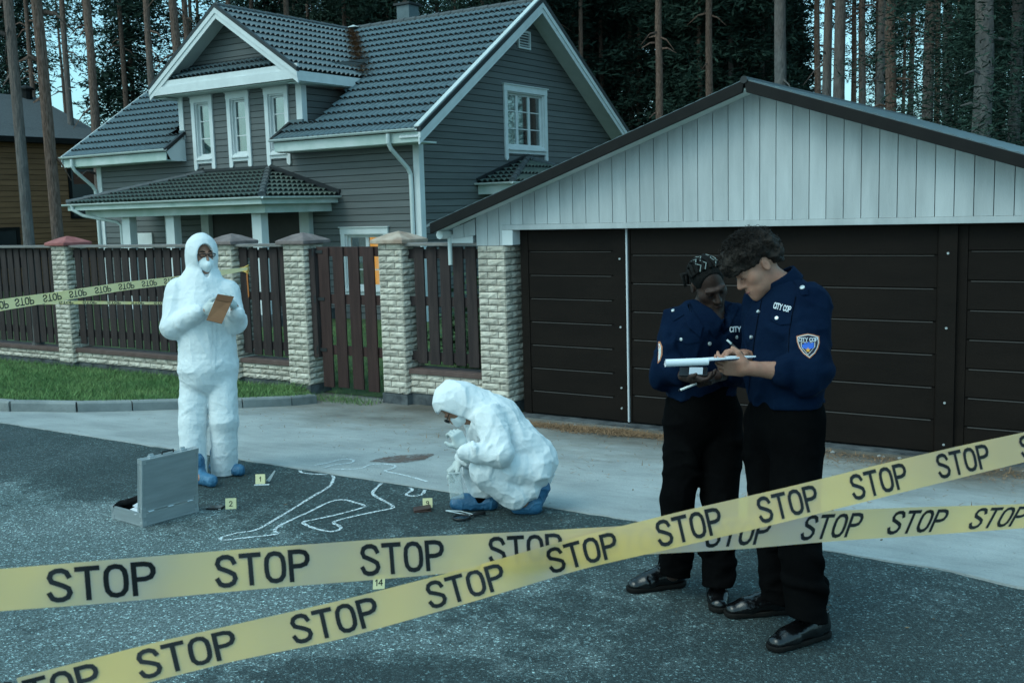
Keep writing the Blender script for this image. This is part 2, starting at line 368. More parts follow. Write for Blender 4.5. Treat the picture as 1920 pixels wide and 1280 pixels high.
# ================================================================== brick pillars and fence
def brick_face(mb, o, a, n, w, h, seed):
    """one rock-faced brick: o lower-left corner, a along, n outward"""
    o, a, n = map(lambda q: np.asarray(q, float), (o, a, n)); up = np.array([0, 0, 1.0]); nx = max(2, int(w / .04)); nz = 3
    g = .005; vs = []
    for j in range(nz + 1):
        for i in range(nx + 1):
            edge = i in (0, nx) or j in (0, nz)
            d = 0.004 if edge else .010 + RNG.uniform(0, .016)
            u = g + (w - 2 * g) * i / nx; z = g + (h - 2 * g) * j / nz
            vs.append(o + a * u + up * z + n * d)
    base = len(vs)
    fs = [(j * (nx + 1) + i, j * (nx + 1) + i + 1, (j + 1) * (nx + 1) + i + 1, (j + 1) * (nx + 1) + i) for j in range(nz) for i in range(nx)]
    ring = [i for i in range(nx + 1)] + [j * (nx + 1) + nx for j in range(1, nz + 1)] + [nz * (nx + 1) + i for i in range(nx - 1, -1, -1)] + [j * (nx + 1) for j in range(nz - 1, 0, -1)]
    for q in ring: vs.append(vs[q] - n * .02)
    m = len(ring)
    fs += [(ring[(q + 1) % m], ring[q], base + q, base + (q + 1) % m) for q in range(m)]
    mb.add(vs, fs)
CH = .0745
def brick_block(name, W, D, z0, z1, parent=None, world=(0, 0, 0)):
    """rectangular masonry with courses; local origin front-left bottom corner"""
    mb = MB(); wx, wy, wz = world; core = MB()
    mb.cm = 1; mb.box(wx + .006, wx + W - .006, wy + .006, wy + D - .006, wz + z0, wz + z1); mb.cm = 0
    nc = int(round((z1 - z0) / CH)); ch = (z1 - z0) / nc
    for c in range(nc):
        z = wz + z0 + c * ch
        for (o, a, n, L) in (((wx, wy, z), (1, 0, 0), (0, -1, 0), W), ((wx + W, wy, z), (0, 1, 0), (1, 0, 0), D), ((wx, wy + D, z), (0, -1, 0), (-1, 0, 0), D)):
            bl = .25; offs = .125 if c % 2 else .25; u = 0; first = True
            while u < L - .01:
                l = min(offs if first else bl, L - u); first = False
                if L - u - l < .06: l = L - u
                brick_face(mb, np.array(o) + np.array(a) * u, a, n, l, ch, 0); u += l
    return mb.build(name, [MT['brick'], MT['mortar']], parent)
PW = .36
def make_pillar(name, x, label, capm, proto=None, ztop=1.50, cap=True):
    t = thing(name, (x, 9.77, -.5), label, 'pillar', 'brick pillars of the fence')
    if proto is None:
        sh = brick_block('shaft', PW, PW, -.31, ztop, t, (x, 9.77, 0))
    else:
        sh = proto.copy(); COL.objects.link(sh); sh.parent = t
    mb = MB(); mb.box(x - .015, x + PW + .015, 9.755, 9.77 + PW + .015, -.62, -.315); mb.build('plinth', MT['plinth'], t)
    if cap:
        c = MB(); a = .07; xa, xb, ya, yb = x - a, x + PW + a, 9.77 - a, 9.77 + PW + a; cx, cy = x + PW / 2, 9.77 + PW / 2
        z0 = ztop; vs = [(xa, ya, z0), (xb, ya, z0), (xb, yb, z0), (xa, yb, z0), (xa, ya, z0 + .045), (xb, ya, z0 + .045), (xb, yb, z0 + .045), (xa, yb, z0 + .045)]
        s = .10; vs += [(cx - s, cy - s, z0 + .115), (cx + s, cy - s, z0 + .115), (cx + s, cy + s, z0 + .115), (cx - s, cy + s, z0 + .115), (cx, cy, z0 + .145)]
        fs = [(3, 2, 1, 0)] + [(i, (i + 1) % 4, 4 + (i + 1) % 4, 4 + i) for i in range(4)] + [(4 + i, 4 + (i + 1) % 4, 8 + (i + 1) % 4, 8 + i) for i in range(4)] + [(8 + i, 8 + (i + 1) % 4, 12) for i in range(4)]
        c.add(vs, fs); c.build('cap', capm, t, bevel=.008)
    return t, sh
p0, shaft = make_pillar('brick_pillar', -15.03, 'cream brick pillar with a red cap, leftmost of the fence', MT['cap_red'])
make_pillar('brick_pillar', -11.34, 'cream brick pillar with brown cap behind the standing suited person', MT['cap_brown'], shaft)
make_pillar('brick_pillar', -10.01, 'cream brick pillar with grey-brown cap, hinge side of the wooden gate', MT['cap_brown'], shaft)
make_pillar('brick_pillar', -8.41, 'cream brick pillar with worn tan cap, right of the wooden gate', MT['cap_tan'], shaft)
make_pillar('brick_pillar', -6.94, 'capless cream brick pillar carrying the left corner of the garage', MT['cap_tan'], None, 1.47, False)
make_pillar('brick_pillar', -18.75, 'cream brick pillar just outside the left end of the fence', MT['cap_brown'], shaft)

def picket(parent, x, w, z0, z1, y, mat):
    mb = MB(); j = RNG.uniform(-.012, .012); tl = RNG.uniform(-.006, .006)
    vs = [(x, y, z0 + j), (x + w, y, z0 + j), (x + w + tl, y, z1), (x + tl, y, z1)]
    mb.prism(vs, (0, .022, 0)); return mb.build('picket', mat, parent, bevel=.003)
def fence_panel(x0, x1, label, cope=-.05, pitch=.19, pw=.143, rail_top=True, ybase=9.83):
    t = thing('fence_panel', ((x0 + x1) / 2, 9.9, -.5), label, 'fence', 'picket panels of the fence')
    brick_block('low_wall', x1 - x0, .24, -.30, cope - .062, t, (x0, 9.84, 0))
    mb = MB(); mb.box(x0, x1, 9.85, 10.06, -.6, -.305); mb.build('footing', MT['plinth'], t)
    mb = MB(); mb.box(x0 + .002, x1 - .002, 9.80, 10.10, cope - .06, cope); mb.build('coping', MT['coping'], t, bevel=.006)
    n = int((x1 - x0 + .04) / pitch); off = ((x1 - x0) - (n - 1) * pitch - pw) / 2
    for i in range(n): picket(t, x0 + off + i * pitch, pw, cope + .055, 1.455, 9.87, MT['picket'])
    for z in (1.37, .81, .15):
        mb = MB(); mb.box(x0 - .01, x1 + .01, 9.894, 9.934, z - .055, z + .055); mb.build('rail', MT['picket'], t)
    if rail_top:
        mb = MB(); mb.box(x0 + .005, x1 - .005, 9.79, 9.97, 1.468, 1.505); mb.build('top_board', MT['rail_grey'], t, bevel=.006)
    return t
fence_panel(-18.39, -15.04, 'dark picket fence panel at the left edge with grey top board', -.10)
fence_panel(-14.66, -11.35, 'dark picket fence panel between the red-capped pillar and the suited person', -.08)
fence_panel(-10.97, -10.02, 'short dark picket panel with yellow tape tied to it', -.03)
fence_panel(-8.04, -6.95, 'dark picket fence panel between the gate and the garage corner', 0)
# extra pillar-side cover: the gate
g = thing('wooden_gate', (-9.03, 9.9, -.4), 'red-brown wooden gate of four upright boards between brick pillars', 'gate')
for x in (-9.505, -9.255, -9.0, -8.75):
    picket(g, x, .175, -.33, 1.45 + (.0 if x < -9.3 else .01), 9.87, MT['gatewood'])
for z in (1.40, .80, .15):
    mb = MB(); mb.box(-9.55, -8.47, 9.894, 9.934, z - .06, z + .06); mb.build('rail', MT['gatewood'], g)
mb = MB(); mb.box(-9.63, -9.54, 9.84, 9.93, .05, 1.44); mb.build('hinge_post', MT['picket'], g)
for z in (1.40, .80, .15):
    mb = MB(); mb.box(-9.63, -9.42, 9.862, 9.869, z - .02, z + .02); mb.tube([(-9.56, 9.85, z - .05), (-9.56, 9.85, z + .05)], .018, 8); mb.build('hinge', MT['black_trim'], g)

# ================================================================== garage
GX, GY = -3.68, 9.77
ga = thing('garage', (GX, 12.5, -.45), 'low white-boarded double garage with dark brown doors and dark gable trim', 'garage')
SL = 1.25 / 3.69
def groof(x): return 2.985 - SL * abs(x - GX)                 # top of the barge board
MT['gboard'] = mk('white_gable_board', (.38, .40, .405), (.48, .50, .505), 2.0, .6, .3, 40, isl=.09, stretch=(3, 3, .5))
BP = .158; xs = np.arange(-6.955, -.40, BP); mb = MB()
for x in xs:
    x1 = x + BP - .007; zt0, zt1 = groof(x) - .08, groof(x1) - .08
    zb = 1.70 if x > -6.60 else 1.47
    if x > -.74: zb = 1.47
    ploy = [(x, GY, zb), (x1, GY, zb)] + [(x1, GY, zt1)] + ([(GX, GY, groof(GX) - .08)] if x < GX < x1 else []) + [(x, GY, zt0)]
    mb.prism(ploy, (0, .022, 0))
for x in np.arange(-7.28, -6.98, BP):
    x1 = min(x + BP - .007, -6.96); mb.prism([(x, GY, 1.55 + (x + 7.28) * .12), (x1, GY, 1.55 + (x1 + 7.28) * .12), (x1, GY, groof(x1) - .1), (x, GY, groof(x) - .1)], (0, .022, 0))
mb.build('gable_boards', MT['gboard'], ga)
mb = MB(); mb.box(-6.60, -.6, GY - .012, GY + .045, 1.640, 1.698); mb.build('fascia_board', MT['gboard'], ga, bevel=.004)
mb = MB(); mb.box(-6.60, -6.462, GY - .008, GY + .16, 1.476, 1.638); mb.build('post_capital', MT['white'], ga)
mb = MB(); mb.prism([(GX, GY + .03, groof(GX) - .06), (-7.2, GY + .03, groof(-7.2) - .06), (-7.2, GY + .03, 1.64), (-.16, GY + .03, 1.64), (-.16, GY + .03, groof(-.16) - .06)], (0, .05, 0)); mb.build('gable_backing', MT['dark_interior_tile_shade'], ga)
for s in (-1, 1):
    e = GX + s * 3.70
    mb = MB(); mb.prism([(GX, 9.47, groof(GX)), (e, 9.47, groof(e)), (e, 9.47, groof(e) - .115), (GX + s * .02, 9.47, groof(GX + s * .02) - .108)] if s < 0 else
                        [(GX, 9.47, groof(GX)), (GX + .02, 9.47, groof(GX + .02) - .108), (e, 9.47, groof(e) - .108), (e, 9.47, groof(e))], (0, .035, 0)); mb.build('barge_board', MT['barge'], ga, bevel=.004)
    mb = MB(); mb.prism([(GX, 9.507, groof(GX) - .07), (e, 9.507, groof(e) - .07), (e, 9.507, groof(e) - .092), (GX, 9.507, groof(GX) - .092)], (0, .262, 0)); mb.build('soffit', MT['white_dirty'], ga)
    mb = MB(); n = 60
    top = [(GX + (e + s * .05 - GX) * i / n, groof(GX + (e + s * .05 - GX) * i / n) + .004 + (.012 if s > 0 else .004) * (i % 2)) for i in range(n + 1)]
    mb.prism([(x, 9.475, z) for x, z in top] + [(x, 9.475, z - .03) for x, z in reversed(top)], (0, 6.6, 0)); mb.build('roof', MT['tile'], ga)
mb = MB(); mb.tube([(GX, 9.46, 2.985), (GX, 16.05, 2.985)], .035, 8); mb.build('ridge_cap', MT['black_trim'], ga)
# side eave return on the left: small white box and gutter end
mb = MB(); mb.box(-7.33, -7.02, 9.79, 10.05, 1.50, 1.60); mb.build('eave_box', MT['white'], ga)
mb = MB(); mb.tube([(-7.36, 9.62, 1.60), (-7.36, 16, 1.60)], .05, 8); mb.tube([(-7.345, 9.79, 1.60), (-7.345, 9.79, 1.25)], .025, 8); mb.build('gutter', MT['gutter'], ga)
# walls
mb = MB(); mb.box(-6.93, -6.63, 10.14, 16, -.5, 1.62); mb.box(-.9, -.6, 9.93, 16, -.5, 1.62); mb.box(-6.6, -.9, 15.8, 15.95, -.5, 1.62); mb.build('wall', MT['siding'], ga)
def gdoor(x0, x1, y, nrow, stile, top):
    d = MB(); zb = -.415; d.box(x0, x1, y + .004, y + .05, zb, top)
    # stiles proud of the panels
    for a, b in ((x0, x0 + stile[0]), (x1 - stile[1], x1)):
        if b - a > .01: d.box(a, b, y - .022, y + .003, zb, top)
    o = d.build('garage_door', MT['dark_brown'], ga)
    h = (top - zb) / nrow
    for i in range(nrow):
        q = MB(); q.box(x0 + stile[0] + .004, x1 - stile[1] - .004, y - .014, y + .003, zb + i * h + .007, zb + (i + 1) * h - .007); 
        q.cm = 1
        if i < nrow - 1: q.obox(((x0 + stile[0] + x1 - stile[1]) / 2, y - .0155, zb + (i + 1) * h - .0085), (1, 0, 0), unit((0, 1, 1.2)), unit((0, -1.2, 1)), (x1 - stile[1] - x0 - stile[0]) / 2 - .03, .0055, .0012)
        q.build('door_panel', [MT['dark_brown'], MT['door_edge_highlight']], o)
    return o
gdoor(-6.46, -5.145, GY + .16, 8, (.10, .15), 1.66)
gdoor(-5.115, -2.035, GY + .16, 7, (.02, .02), 1.66)
gdoor(-1.885, -.62, GY + .16, 8, (.08, .1), 1.66)
mb = MB(); mb.box(-2.035, -1.885, GY + .10, GY + .3, -.43, 1.64); mb.build('door_post', MT['dark_brown'], ga)
mb = MB(); mb.box(-5.138, -5.122, GY + .12, GY + .15, -.41, 1.64); mb.build('white_strip', plain('white_strip_plain', (.55, .56, .58), .5), ga)  # plain thin white strip between the door leaves
for x, y, zs in ((-5.215, GY + .133, (1.32, .60, -.10 + .05, -.27)), (-1.96, GY + .097, (1.38, .72, .05, -.33))):
    for z in zs:
        s = MB(); s.tube([(x, y + .004, z), (x, y - .006, z)], .011, 8); s.build('screw', MT['screw'], ga)
mb = MB(); mb.box(-6.5, -.6, GY - .02, GY + .3, -.5, -.43); mb.build('threshold', MT['plinth'], ga)
mb = MB(); mb.box(-6.46, -.62, GY + .22, GY + .24, -.44, 1.66); mb.build('door_backing', MT['dark_interior_tile_shade'], ga)
# ================================================================== the grey-brown house
HX0, HX1, HY, HYB = -24.45, -13.79, 17.415, 25.70
RIDGE_Y, EAVE_Y, EAVE_Z = 21.55, 16.82, 3.47
PITCH = .668
def mroof(y): return EAVE_Z + PITCH * ((y - EAVE_Y) if y <= RIDGE_Y else (2 * RIDGE_Y - EAVE_Y - y) + 0 * y)
RX0, RX1 = -25.05, -13.29
DXC, DHW, DOV = -19.05, 2.03, 2.44
D_EZ = 4.95                                         # dormer eave height (tile level)
def droof(x): return D_EZ + PITCH * (DOV - abs(x - DXC))
ho = thing('grey_house', (-19, 17.4, -.45), 'grey-brown boarded house with white trim, tiled roof and gabled dormer', 'house')
mb = MB()
# gable end wall (right) and the other walls, 12 cm thick
GW0, GW1, GZ0, GZ1 = 20.70, 22.36, 3.24, 4.60          # gable window opening
mb.prism([(HX1, HY, -.6), (HX1, GW0, -.6), (HX1, GW0, mroof(GW0) - .12), (HX1, HY, mroof(HY) - .12)], (-.12, 0, 0))
mb.prism([(HX1, GW1, -.6), (HX1, HYB, -.6), (HX1, HYB, mroof(HYB) - .12), (HX1, GW1, mroof(GW1) - .12)], (-.12, 0, 0))
mb.prism([(HX1, GW0, -.6), (HX1, GW1, -.6), (HX1, GW1, GZ0), (HX1, GW0, GZ0)], (-.1195, 0, 0))
mb.prism([(HX1, GW0, GZ1), (HX1, GW1, GZ1), (HX1, GW1, mroof(GW1) - .12), (HX1, RIDGE_Y, mroof(RIDGE_Y) - .14), (HX1, GW0, mroof(GW0) - .12)], (-.1195, 0, 0))
mb.prism([(HX0 + .12, HY, -.6), (HX0 + .12, HYB, -.6), (HX0 + .12, HYB, mroof(HYB) - .12), (HX0 + .12, RIDGE_Y, mroof(RIDGE_Y) - .14), (HX0 + .12, HY, mroof(HY) - .12)], (-.12, 0, 0))
mb.box(HX0 + .12, HX1 - .12, HYB - .12, HYB - .001, -.6, 3.8)
WIN_F = [(-16.0, -14.7, .12, 1.58)]                 # lit ground-floor window opening
mb.box(HX0 + .121, DXC - DHW - .001, HY + .001, HY + .12, -.6, 3.75); mb.box(DXC + DHW + .001, -15.93, HY + .001, HY + .12, -.6, 3.75); mb.box(DXC - DHW, DXC + DHW, HY + .001, HY + .12, -.6, 3.285); mb.box(-14.77, HX1 - .121, HY + .001, HY + .12, -.6, 3.75)
mb.box(-15.929, -14.771, HY + .0015, HY + .12, 1.50, 3.745); mb.box(-15.929, -14.771, HY + .0015, HY + .12, -.6, .20)
mb.build('wall', MT['siding'], ho)
WX = [-20.275, -19.04, -17.79]                      # dormer window centres
mb = MB()
def wallstrip(x0, x1, z0, z1):
    mb.box(x0, x1, HY + .0005, HY + .118, z0, z1)
zs0, zs1 = 3.30, 4.62
xs = [DXC - DHW] + [v for c in WX for v in (c - .245, c + .245)] + [DXC + DHW]
for a, b in zip(xs[0::2], xs[1::2]): wallstrip(a, b, 3.286, 5.0)
for c in WX: wallstrip(c - .244, c + .244, zs1, 5.0)
mb.prism([(DXC - 2.03, HY + .0007, 5.001), (DXC + 2.03, HY + .0007, 5.001), (DXC + 2.03, HY + .0007, droof(DXC + 2.03) - .1), (DXC, HY + .0007, droof(DXC) - .12), (DXC - 2.03, HY + .0007, droof(DXC - 2.03) - .1)], (0, .11, 0))
for s in (-1, 1):
    x = DXC + s * DHW
    mb.prism([(x, HY + .12, 3.6), (x, 20.2, 5.3), (x, 20.2, 5.6), (x, HY + .12, droof(x) - .1)], (-s * .1, 0, 0))
mb.build('dormer_wall', MT['siding'], ho)
mb = MB(); mb.box(HX0 + .2, HX1 - .6, HY + 1.2, HY + 1.25, -.5, 4.2); mb.build('inner_partition', MT['dark_interior_tile_shade'], ho)

# ---- tiles: a pressed-metal pantile profile with stepped rows
def tiles(name, o, u, v, L, H, keep, mat, parent=ho, wave=.15, row=.335, amp=.028, step=.055):
    o, u, v = map(np.asarray, (o, unit(u), unit(v))); n = np.cross(u, v); n = n if n[2] > 0 else -n
    du = wave / 6; nu = int(math.ceil(L / du)); nr = int(math.ceil(H / row))
    U = np.arange(nu + 1) * du; Vv = []; Hh = []
    for r in range(nr):
        for t in (0.0, .06, .5, .985):
            Vv.append((r + t) * row); Hh.append(step * (1 - t))
    Vv, Hh = np.array(Vv), np.array(Hh); ok = Vv <= H + .02; Vv, Hh = Vv[ok], Hh[ok]
    prof = amp * np.abs(np.sin(math.pi * U / wave)) ** .7
    Pm = o[None, None] + U[:, None, None] * u + Vv[None, :, None] * v + (prof[:, None] + Hh[None, :] * (.25 + .75 * prof[:, None] / amp))[:, :, None] * n
    mu, mv = len(U), len(Vv); vs = Pm.reshape(-1, 3); fs = []; ms = []
    cu = (U[:-1] + U[1:]) / 2; cv = (Vv[:-1] + Vv[1:]) / 2
    for i in range(mu - 1):
        for j in range(mv - 1):
            p = o + cu[i] * u + cv[j] * v
            if keep is None or keep(p): fs.append((i * mv + j, (i + 1) * mv + j, (i + 1) * mv + j + 1, i * mv + j + 1)); ms.append(1 if (j % 4 == 3 and prof[i] > amp * .55) else 0)  # crest risers take the near-black material: shade painted under each tile row
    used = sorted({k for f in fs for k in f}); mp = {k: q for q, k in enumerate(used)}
    mb = MB(); mb.add([vs[k] for k in used], [tuple(mp[k] for k in f) for f in fs]); mb.m = ms; return mb.build(name, [mat, MT['dark_interior_tile_shade']], parent)
SLEN = math.hypot(RIDGE_Y - EAVE_Y, PITCH * (RIDGE_Y - EAVE_Y))
def keep_main(p):
    x, y = p[0], p[1]
    if y < HY + .01: return x < -20.98 or x > -17.38
    if abs(x - DXC) < DHW: return mroof(y) > droof(x) + .0
    if abs(x - DXC) < DOV: return mroof(y) > droof(x) - .4 and not (mroof(y) > D_EZ and mroof(y) < droof(x))
    return True
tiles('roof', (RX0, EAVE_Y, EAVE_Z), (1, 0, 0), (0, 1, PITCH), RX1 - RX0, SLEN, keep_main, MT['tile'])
mb = MB(); mb.prism([(RX0, RIDGE_Y, mroof(RIDGE_Y)), (RX1, RIDGE_Y, mroof(RIDGE_Y)), (RX1, 2 * RIDGE_Y - EAVE_Y, EAVE_Z), (RX0, 2 * RIDGE_Y - EAVE_Y, EAVE_Z)], (0, 0, -.05)); mb.build('back_roof', MT['tile'], ho)
def ridge(p, q, r=.075, name='ridge_cap', mat=None):
    p, q = np.array(p, float), np.array(q, float); L = np.linalg.norm(q - p); n = max(2, int(L / .36)); mb = MB()
    for i in range(n):
        a, b = p + (q - p) * i / n, p + (q - p) * (i + 1.06) / n
        mb.tube([a, b], [r * 1.12, r * .92], 10)
    return mb.build(name, mat or MT['ridge'], ho)
ridge((RX1, RIDGE_Y, mroof(RIDGE_Y) + .01), (RX0, RIDGE_Y, mroof(RIDGE_Y) + .01))
DY0 = HY - .50                                      # dormer front overhang
mdy = EAVE_Y + (droof(DXC) - EAVE_Z) / PITCH
for s in (-1, 1):
    def kd(p):
        return droof(p[0]) > mroof(p[1]) - .02
    H = math.hypot(DOV, DOV * PITCH)
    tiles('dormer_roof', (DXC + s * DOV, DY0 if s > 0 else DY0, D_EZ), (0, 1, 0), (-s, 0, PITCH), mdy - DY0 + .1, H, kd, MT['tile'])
ridge((DXC, DY0, droof(DXC) + .01), (DXC, mdy, droof(DXC) + .01))
mb = MB(); mb.add(*(lambda c: ([(c[0] - .1, c[1] - .22, c[2] + .03), (c[0] + .16, c[1] - .12, c[2] + .05), (c[0] + .12, c[1] + .14, c[2] + .06), (c[0] - .1, c[1] + .1, c[2] + .05), (c[0], c[1], c[2] + .12)], [(0, 1, 4), (1, 2, 4), (2, 3, 4), (3, 0, 4), (3, 2, 1, 0)]))((DXC + .1, mdy - .05, droof(DXC) + .02)))
mb.build('ridge_joint', MT['gutter'], ho)
# dry pine needles caught in the valley
MT['needle'] = mk('dry_pine_needles', (.19, .105, .055), (.33, .20, .11), 30, .9, isl=.5)
def needles(name, pts, label, cat, L=.06, wd=.002, parent=None, zvar=.012):
    n = len(pts); v = np.empty((n, 3, 3)); a = RNG.uniform(0, 6.283, n); pts = np.array(pts); ln = RNG.uniform(.5, 1.1, n) * L
    d = np.stack([np.cos(a), np.sin(a), RNG.normal(0, .25, n)], 1) * ln[:, None]; s = np.stack([-np.sin(a), np.cos(a), 0 * a], 1) * wd
    v[:, 0] = pts - s; v[:, 1] = pts + s; v[:, 2] = pts + d; v[:, :, 2] += RNG.uniform(0, zvar, n)[:, None]
    off = base_of(parent) if parent is not None else 0
    me = bpy.data.meshes.new(name); me.from_pydata((v.reshape(-1, 3) - off).tolist(), [], [(3 * i, 3 * i + 1, 3 * i + 2) for i in range(n)]); me.materials.append(MT['needle'])
    o = bpy.data.objects.new(name, me); COL.objects.link(o)
    o['kind'] = 'stuff'
    if parent is not None: o.parent = parent
    else: tag(o, label, cat)
    return o
pts = []
for _ in range(5000):
    t = RNG.random() ** .8; d = DOV - t * 2.3; x = DXC + d; y = EAVE_Y + (droof(x) - EAVE_Z) / PITCH
    wv = .10 + .10 * (1 - t); dx = RNG.normal(0, wv); pts.append((x + dx + .04, y + RNG.normal(-.05, .08), max(droof(x + dx), mroof(y)) + .03))
needles('needle_litter', pts, '', '', .14, .006, ho, .03)

# ---- white timber: barge boards, soffits, fascia, corner boards
def slope_board(name, pa, pb, depth, thick, nrm, mat, z_off=0):
    """board whose top edge runs pa->pb, hanging `depth` down, `thick` along nrm"""
    pa, pb, nrm = (np.asarray(q, float) for q in (pa, pb, nrm)); dn = np.array([0, 0, -depth])
    mb = MB(); mb.prism([pa, pb, pb + dn, pa + dn], nrm * thick); return mb.build(name, mat, ho)
EAVE_YB = 2 * RIDGE_Y - EAVE_Y
for (ya, yb) in ((EAVE_Y - .02, RIDGE_Y), (EAVE_YB, RIDGE_Y)):
    za, zb = EAVE_Z, mroof(RIDGE_Y)
    slope_board('barge_board', (RX1 - .005, ya, za - .04), (RX1 - .005, yb, zb - .04), .24, .03, (1, 0, 0), MT['white'])
    slope_board('barge_trim', (RX1 + .027, ya, za - .04), (RX1 + .027, yb, zb - .04), .12, .02, (1, 0, 0), MT['white'])
    slope_board('verge_trim', (RX1 - .02, ya, za + .07), (RX1 - .02, yb, zb + .07), .108, .08, (1, 0, 0), MT['black_trim'])
    slope_board('verge_cap', (RX1 - .10, ya, za + .10), (RX1 - .10, yb, zb + .10), .03, .12, (1, 0, 0), MT['gutter'])
    mb = MB(); mb.prism([(HX1, ya, za - .10), (HX1, yb, zb - .10), (HX1, yb, zb - .13), (HX1, ya, za - .13)], (RX1 - HX1 - .01, 0, 0)); mb.build('soffit', MT['white'], ho)
    slope_board('barge_board', (RX0 - .02, ya, za + .06), (RX0 - .02, yb, zb + .06), .26, .03, (-1, 0, 0), MT['white'])
for (xa, xb) in ((RX0, -20.98), (-17.38, RX1)):
    mb = MB(); mb.box(xa + (.03 if xa > -20 else 0), xb - .01, EAVE_Y + .02, EAVE_Y + .05, EAVE_Z - .22, EAVE_Z - .02); mb.build('fascia', MT['white_dirty'], ho)
    mb = MB(); mb.box(xa + .05, xb - .02, EAVE_Y + .06, HY - .005, EAVE_Z - .235, EAVE_Z - .205); mb.build('soffit', MT['white_dirty'], ho)
def gutter(xa, xb, y, z, r=.055, axis=0, name='gutter'):
    mb = MB(); pr = [(math.cos(a), math.sin(a)) for a in np.linspace(math.pi, 2 * math.pi, 8)]
    vs = []; 
    for e in (xa, xb):
        for c, s in pr: vs.append((e, y + c * r, z + s * r) if axis == 0 else (y + c * r, e, z + s * r))
        for c, s in reversed(pr): vs.append((e, y + c * r * .86, z + s * r * .86) if axis == 0 else (y + c * r * .86, e, z + s * r * .86))
    n = 16; mb.add(vs, [tuple(range(n)), tuple(range(n, 2 * n))[::-1]] + [(i, n + i, n + (i + 1) % n, (i + 1) % n) for i in range(n)])
    return mb.build(name, MT['gutter'], ho)
gutter(-25.35, -20.92, EAVE_Y - .05, EAVE_Z + .045); gutter(-17.42, -13.33, EAVE_Y - .05, EAVE_Z + .045)
def spout(pts, r=.045):
    mb = MB(); mb.tube(pts, r, 10); return mb.build('downspout', MT['gutter'], ho)
spout([(-14.05, EAVE_Y - .05, 3.44), (-14.05, EAVE_Y - .05, 3.26), (-14.04, EAVE_Y + .02, 3.14), (-13.96, HY - .16, 2.76), (-13.95, HY - .09, 2.64), (-13.95, HY - .08, 2.4), (-13.95, HY - .08, -.4)])
spout([(-24.6, EAVE_Y - .05, 3.44), (-24.6, EAVE_Y - .05, 3.26), (-24.58, EAVE_Y + .02, 3.14), (-24.50, HY - .16, 2.76), (-24.49, HY - .09, 2.64), (-24.48, HY - .08, 2.4), (-24.48, HY - .08, -.4)])
# boxed eave ends where the dormer interrupts the eaves
for x, s in ((-20.98, 1), (-17.38, -1)):
    mb = MB(); mb.prism([(x, EAVE_Y + .03, EAVE_Z - .02), (x, HY - .004, mroof(HY) - .02), (x, HY - .004, EAVE_Z - .235), (x, EAVE_Y + .16, EAVE_Z - .235)], (s * .02, 0, 0)); mb.build('eave_end', MT['white'], ho)
    mb = MB(); mb.beam((x + s * .01, EAVE_Y - .03, EAVE_Z + .03), (x + s * .01, HY + .0, mroof(HY) + .05), (0, 0, 1), .09, .07); mb.build('verge_trim', MT['black_trim'], ho)
for xa, xb in ((-21.12, -20.96), (-17.39, -16.98)):
    mb = MB(); mb.box(xa, xb, HY - .05, HY - .001, mroof(HY) - .12, mroof(HY) + .10); mb.build('step_flashing', MT['tile'], ho)
def vboard(x0, x1, y0, y1, z0, z1, name='corner_board'):
    mb = MB(); mb.box(x0, x1, y0, y1, z0, z1); return mb.build(name, MT['white'], ho, bevel=.006)
vboard(HX1 - .13, HX1 + .03, HY - .03, HY + .13, -.5, 3.5)
vboard(HX0 - .03, HX0 + .15, HY - .03, HY + .1, -.5, 3.4)
vboard(DXC - DHW - .03, DXC - DHW + .13, HY - .03, HY + .1, 3.76, 5.0)
vboard(DXC + DHW - .15, DXC + DHW + .03, HY - .03, HY + .13, 3.76, 5.0)
# dormer pediment
ex0, ex1 = DXC - DOV, DXC + DOV
for s in (-1, 1):
    e = DXC + s * (DOV + .02); za, zb = D_EZ - .03, droof(DXC) - .03
    slope_board('barge_board', (e, DY0 + .01, za), (DXC, DY0 + .01, zb), .24, .03, (0, -1, 0), MT['white'])
    slope_board('barge_trim', (e, DY0 - .021, za), (DXC, DY0 - .021, zb), .12, .02, (0, -1, 0), MT['white'])
    slope_board('verge_trim', (e, DY0 + .03, za + .09), (DXC, DY0 + .03, zb + .09), .088, .08, (0, -1, 0), MT['black_trim'])
    mb = MB(); mb.prism([(e, DY0 + .02, za - .07), (DXC, DY0 + .02, zb - .07), (DXC, DY0 + .02, zb - .10), (e, DY0 + .02, za - .10)], (0, HY - DY0 - .03, 0)); mb.build('soffit', MT['white'], ho)
    yb = EAVE_Y + (D_EZ - EAVE_Z) / PITCH
    mb = MB(); mb.box(e - s * .03, e - s * .002, DY0 + .012, yb + .1, D_EZ - .22, D_EZ - .01); mb.build('fascia', MT['white'], ho)
    mb = MB(); mb.box(min(e - s * .05, DXC + s * DHW), max(e - s * .05, DXC + s * DHW), HY - .4, yb + .1, D_EZ - .24, D_EZ - .222); mb.build('soffit', MT['white_dirty'], ho)
mb = MB(); mb.box(ex0 + .02, ex1 - .02, DY0 + .012, DY0 + .06, D_EZ - .10, D_EZ + .15); mb.build('pediment_board', MT['white'], ho)
mb = MB(); mb.box(ex0 + .12, ex1 - .12, DY0 - .018, DY0 + .01, D_EZ - .17, D_EZ + .02); mb.build('pediment_trim', MT['white'], ho)
mb = MB(); mb.box(ex0 + .05, ex1 - .05, DY0 + .065, HY - .002, D_EZ - .20, D_EZ - .17); mb.build('soffit', MT['white_dirty'], ho)
def kp_(p): return abs(p[0] - DXC) < DOV - (p[2] - D_EZ) / PITCH - .12
tiles('pent_roof', (ex0 + .1, DY0 + .05, D_EZ + .16), (1, 0, 0), (0, 1, .62), 2 * DOV - .2, .54, kp_, MT['tile'])
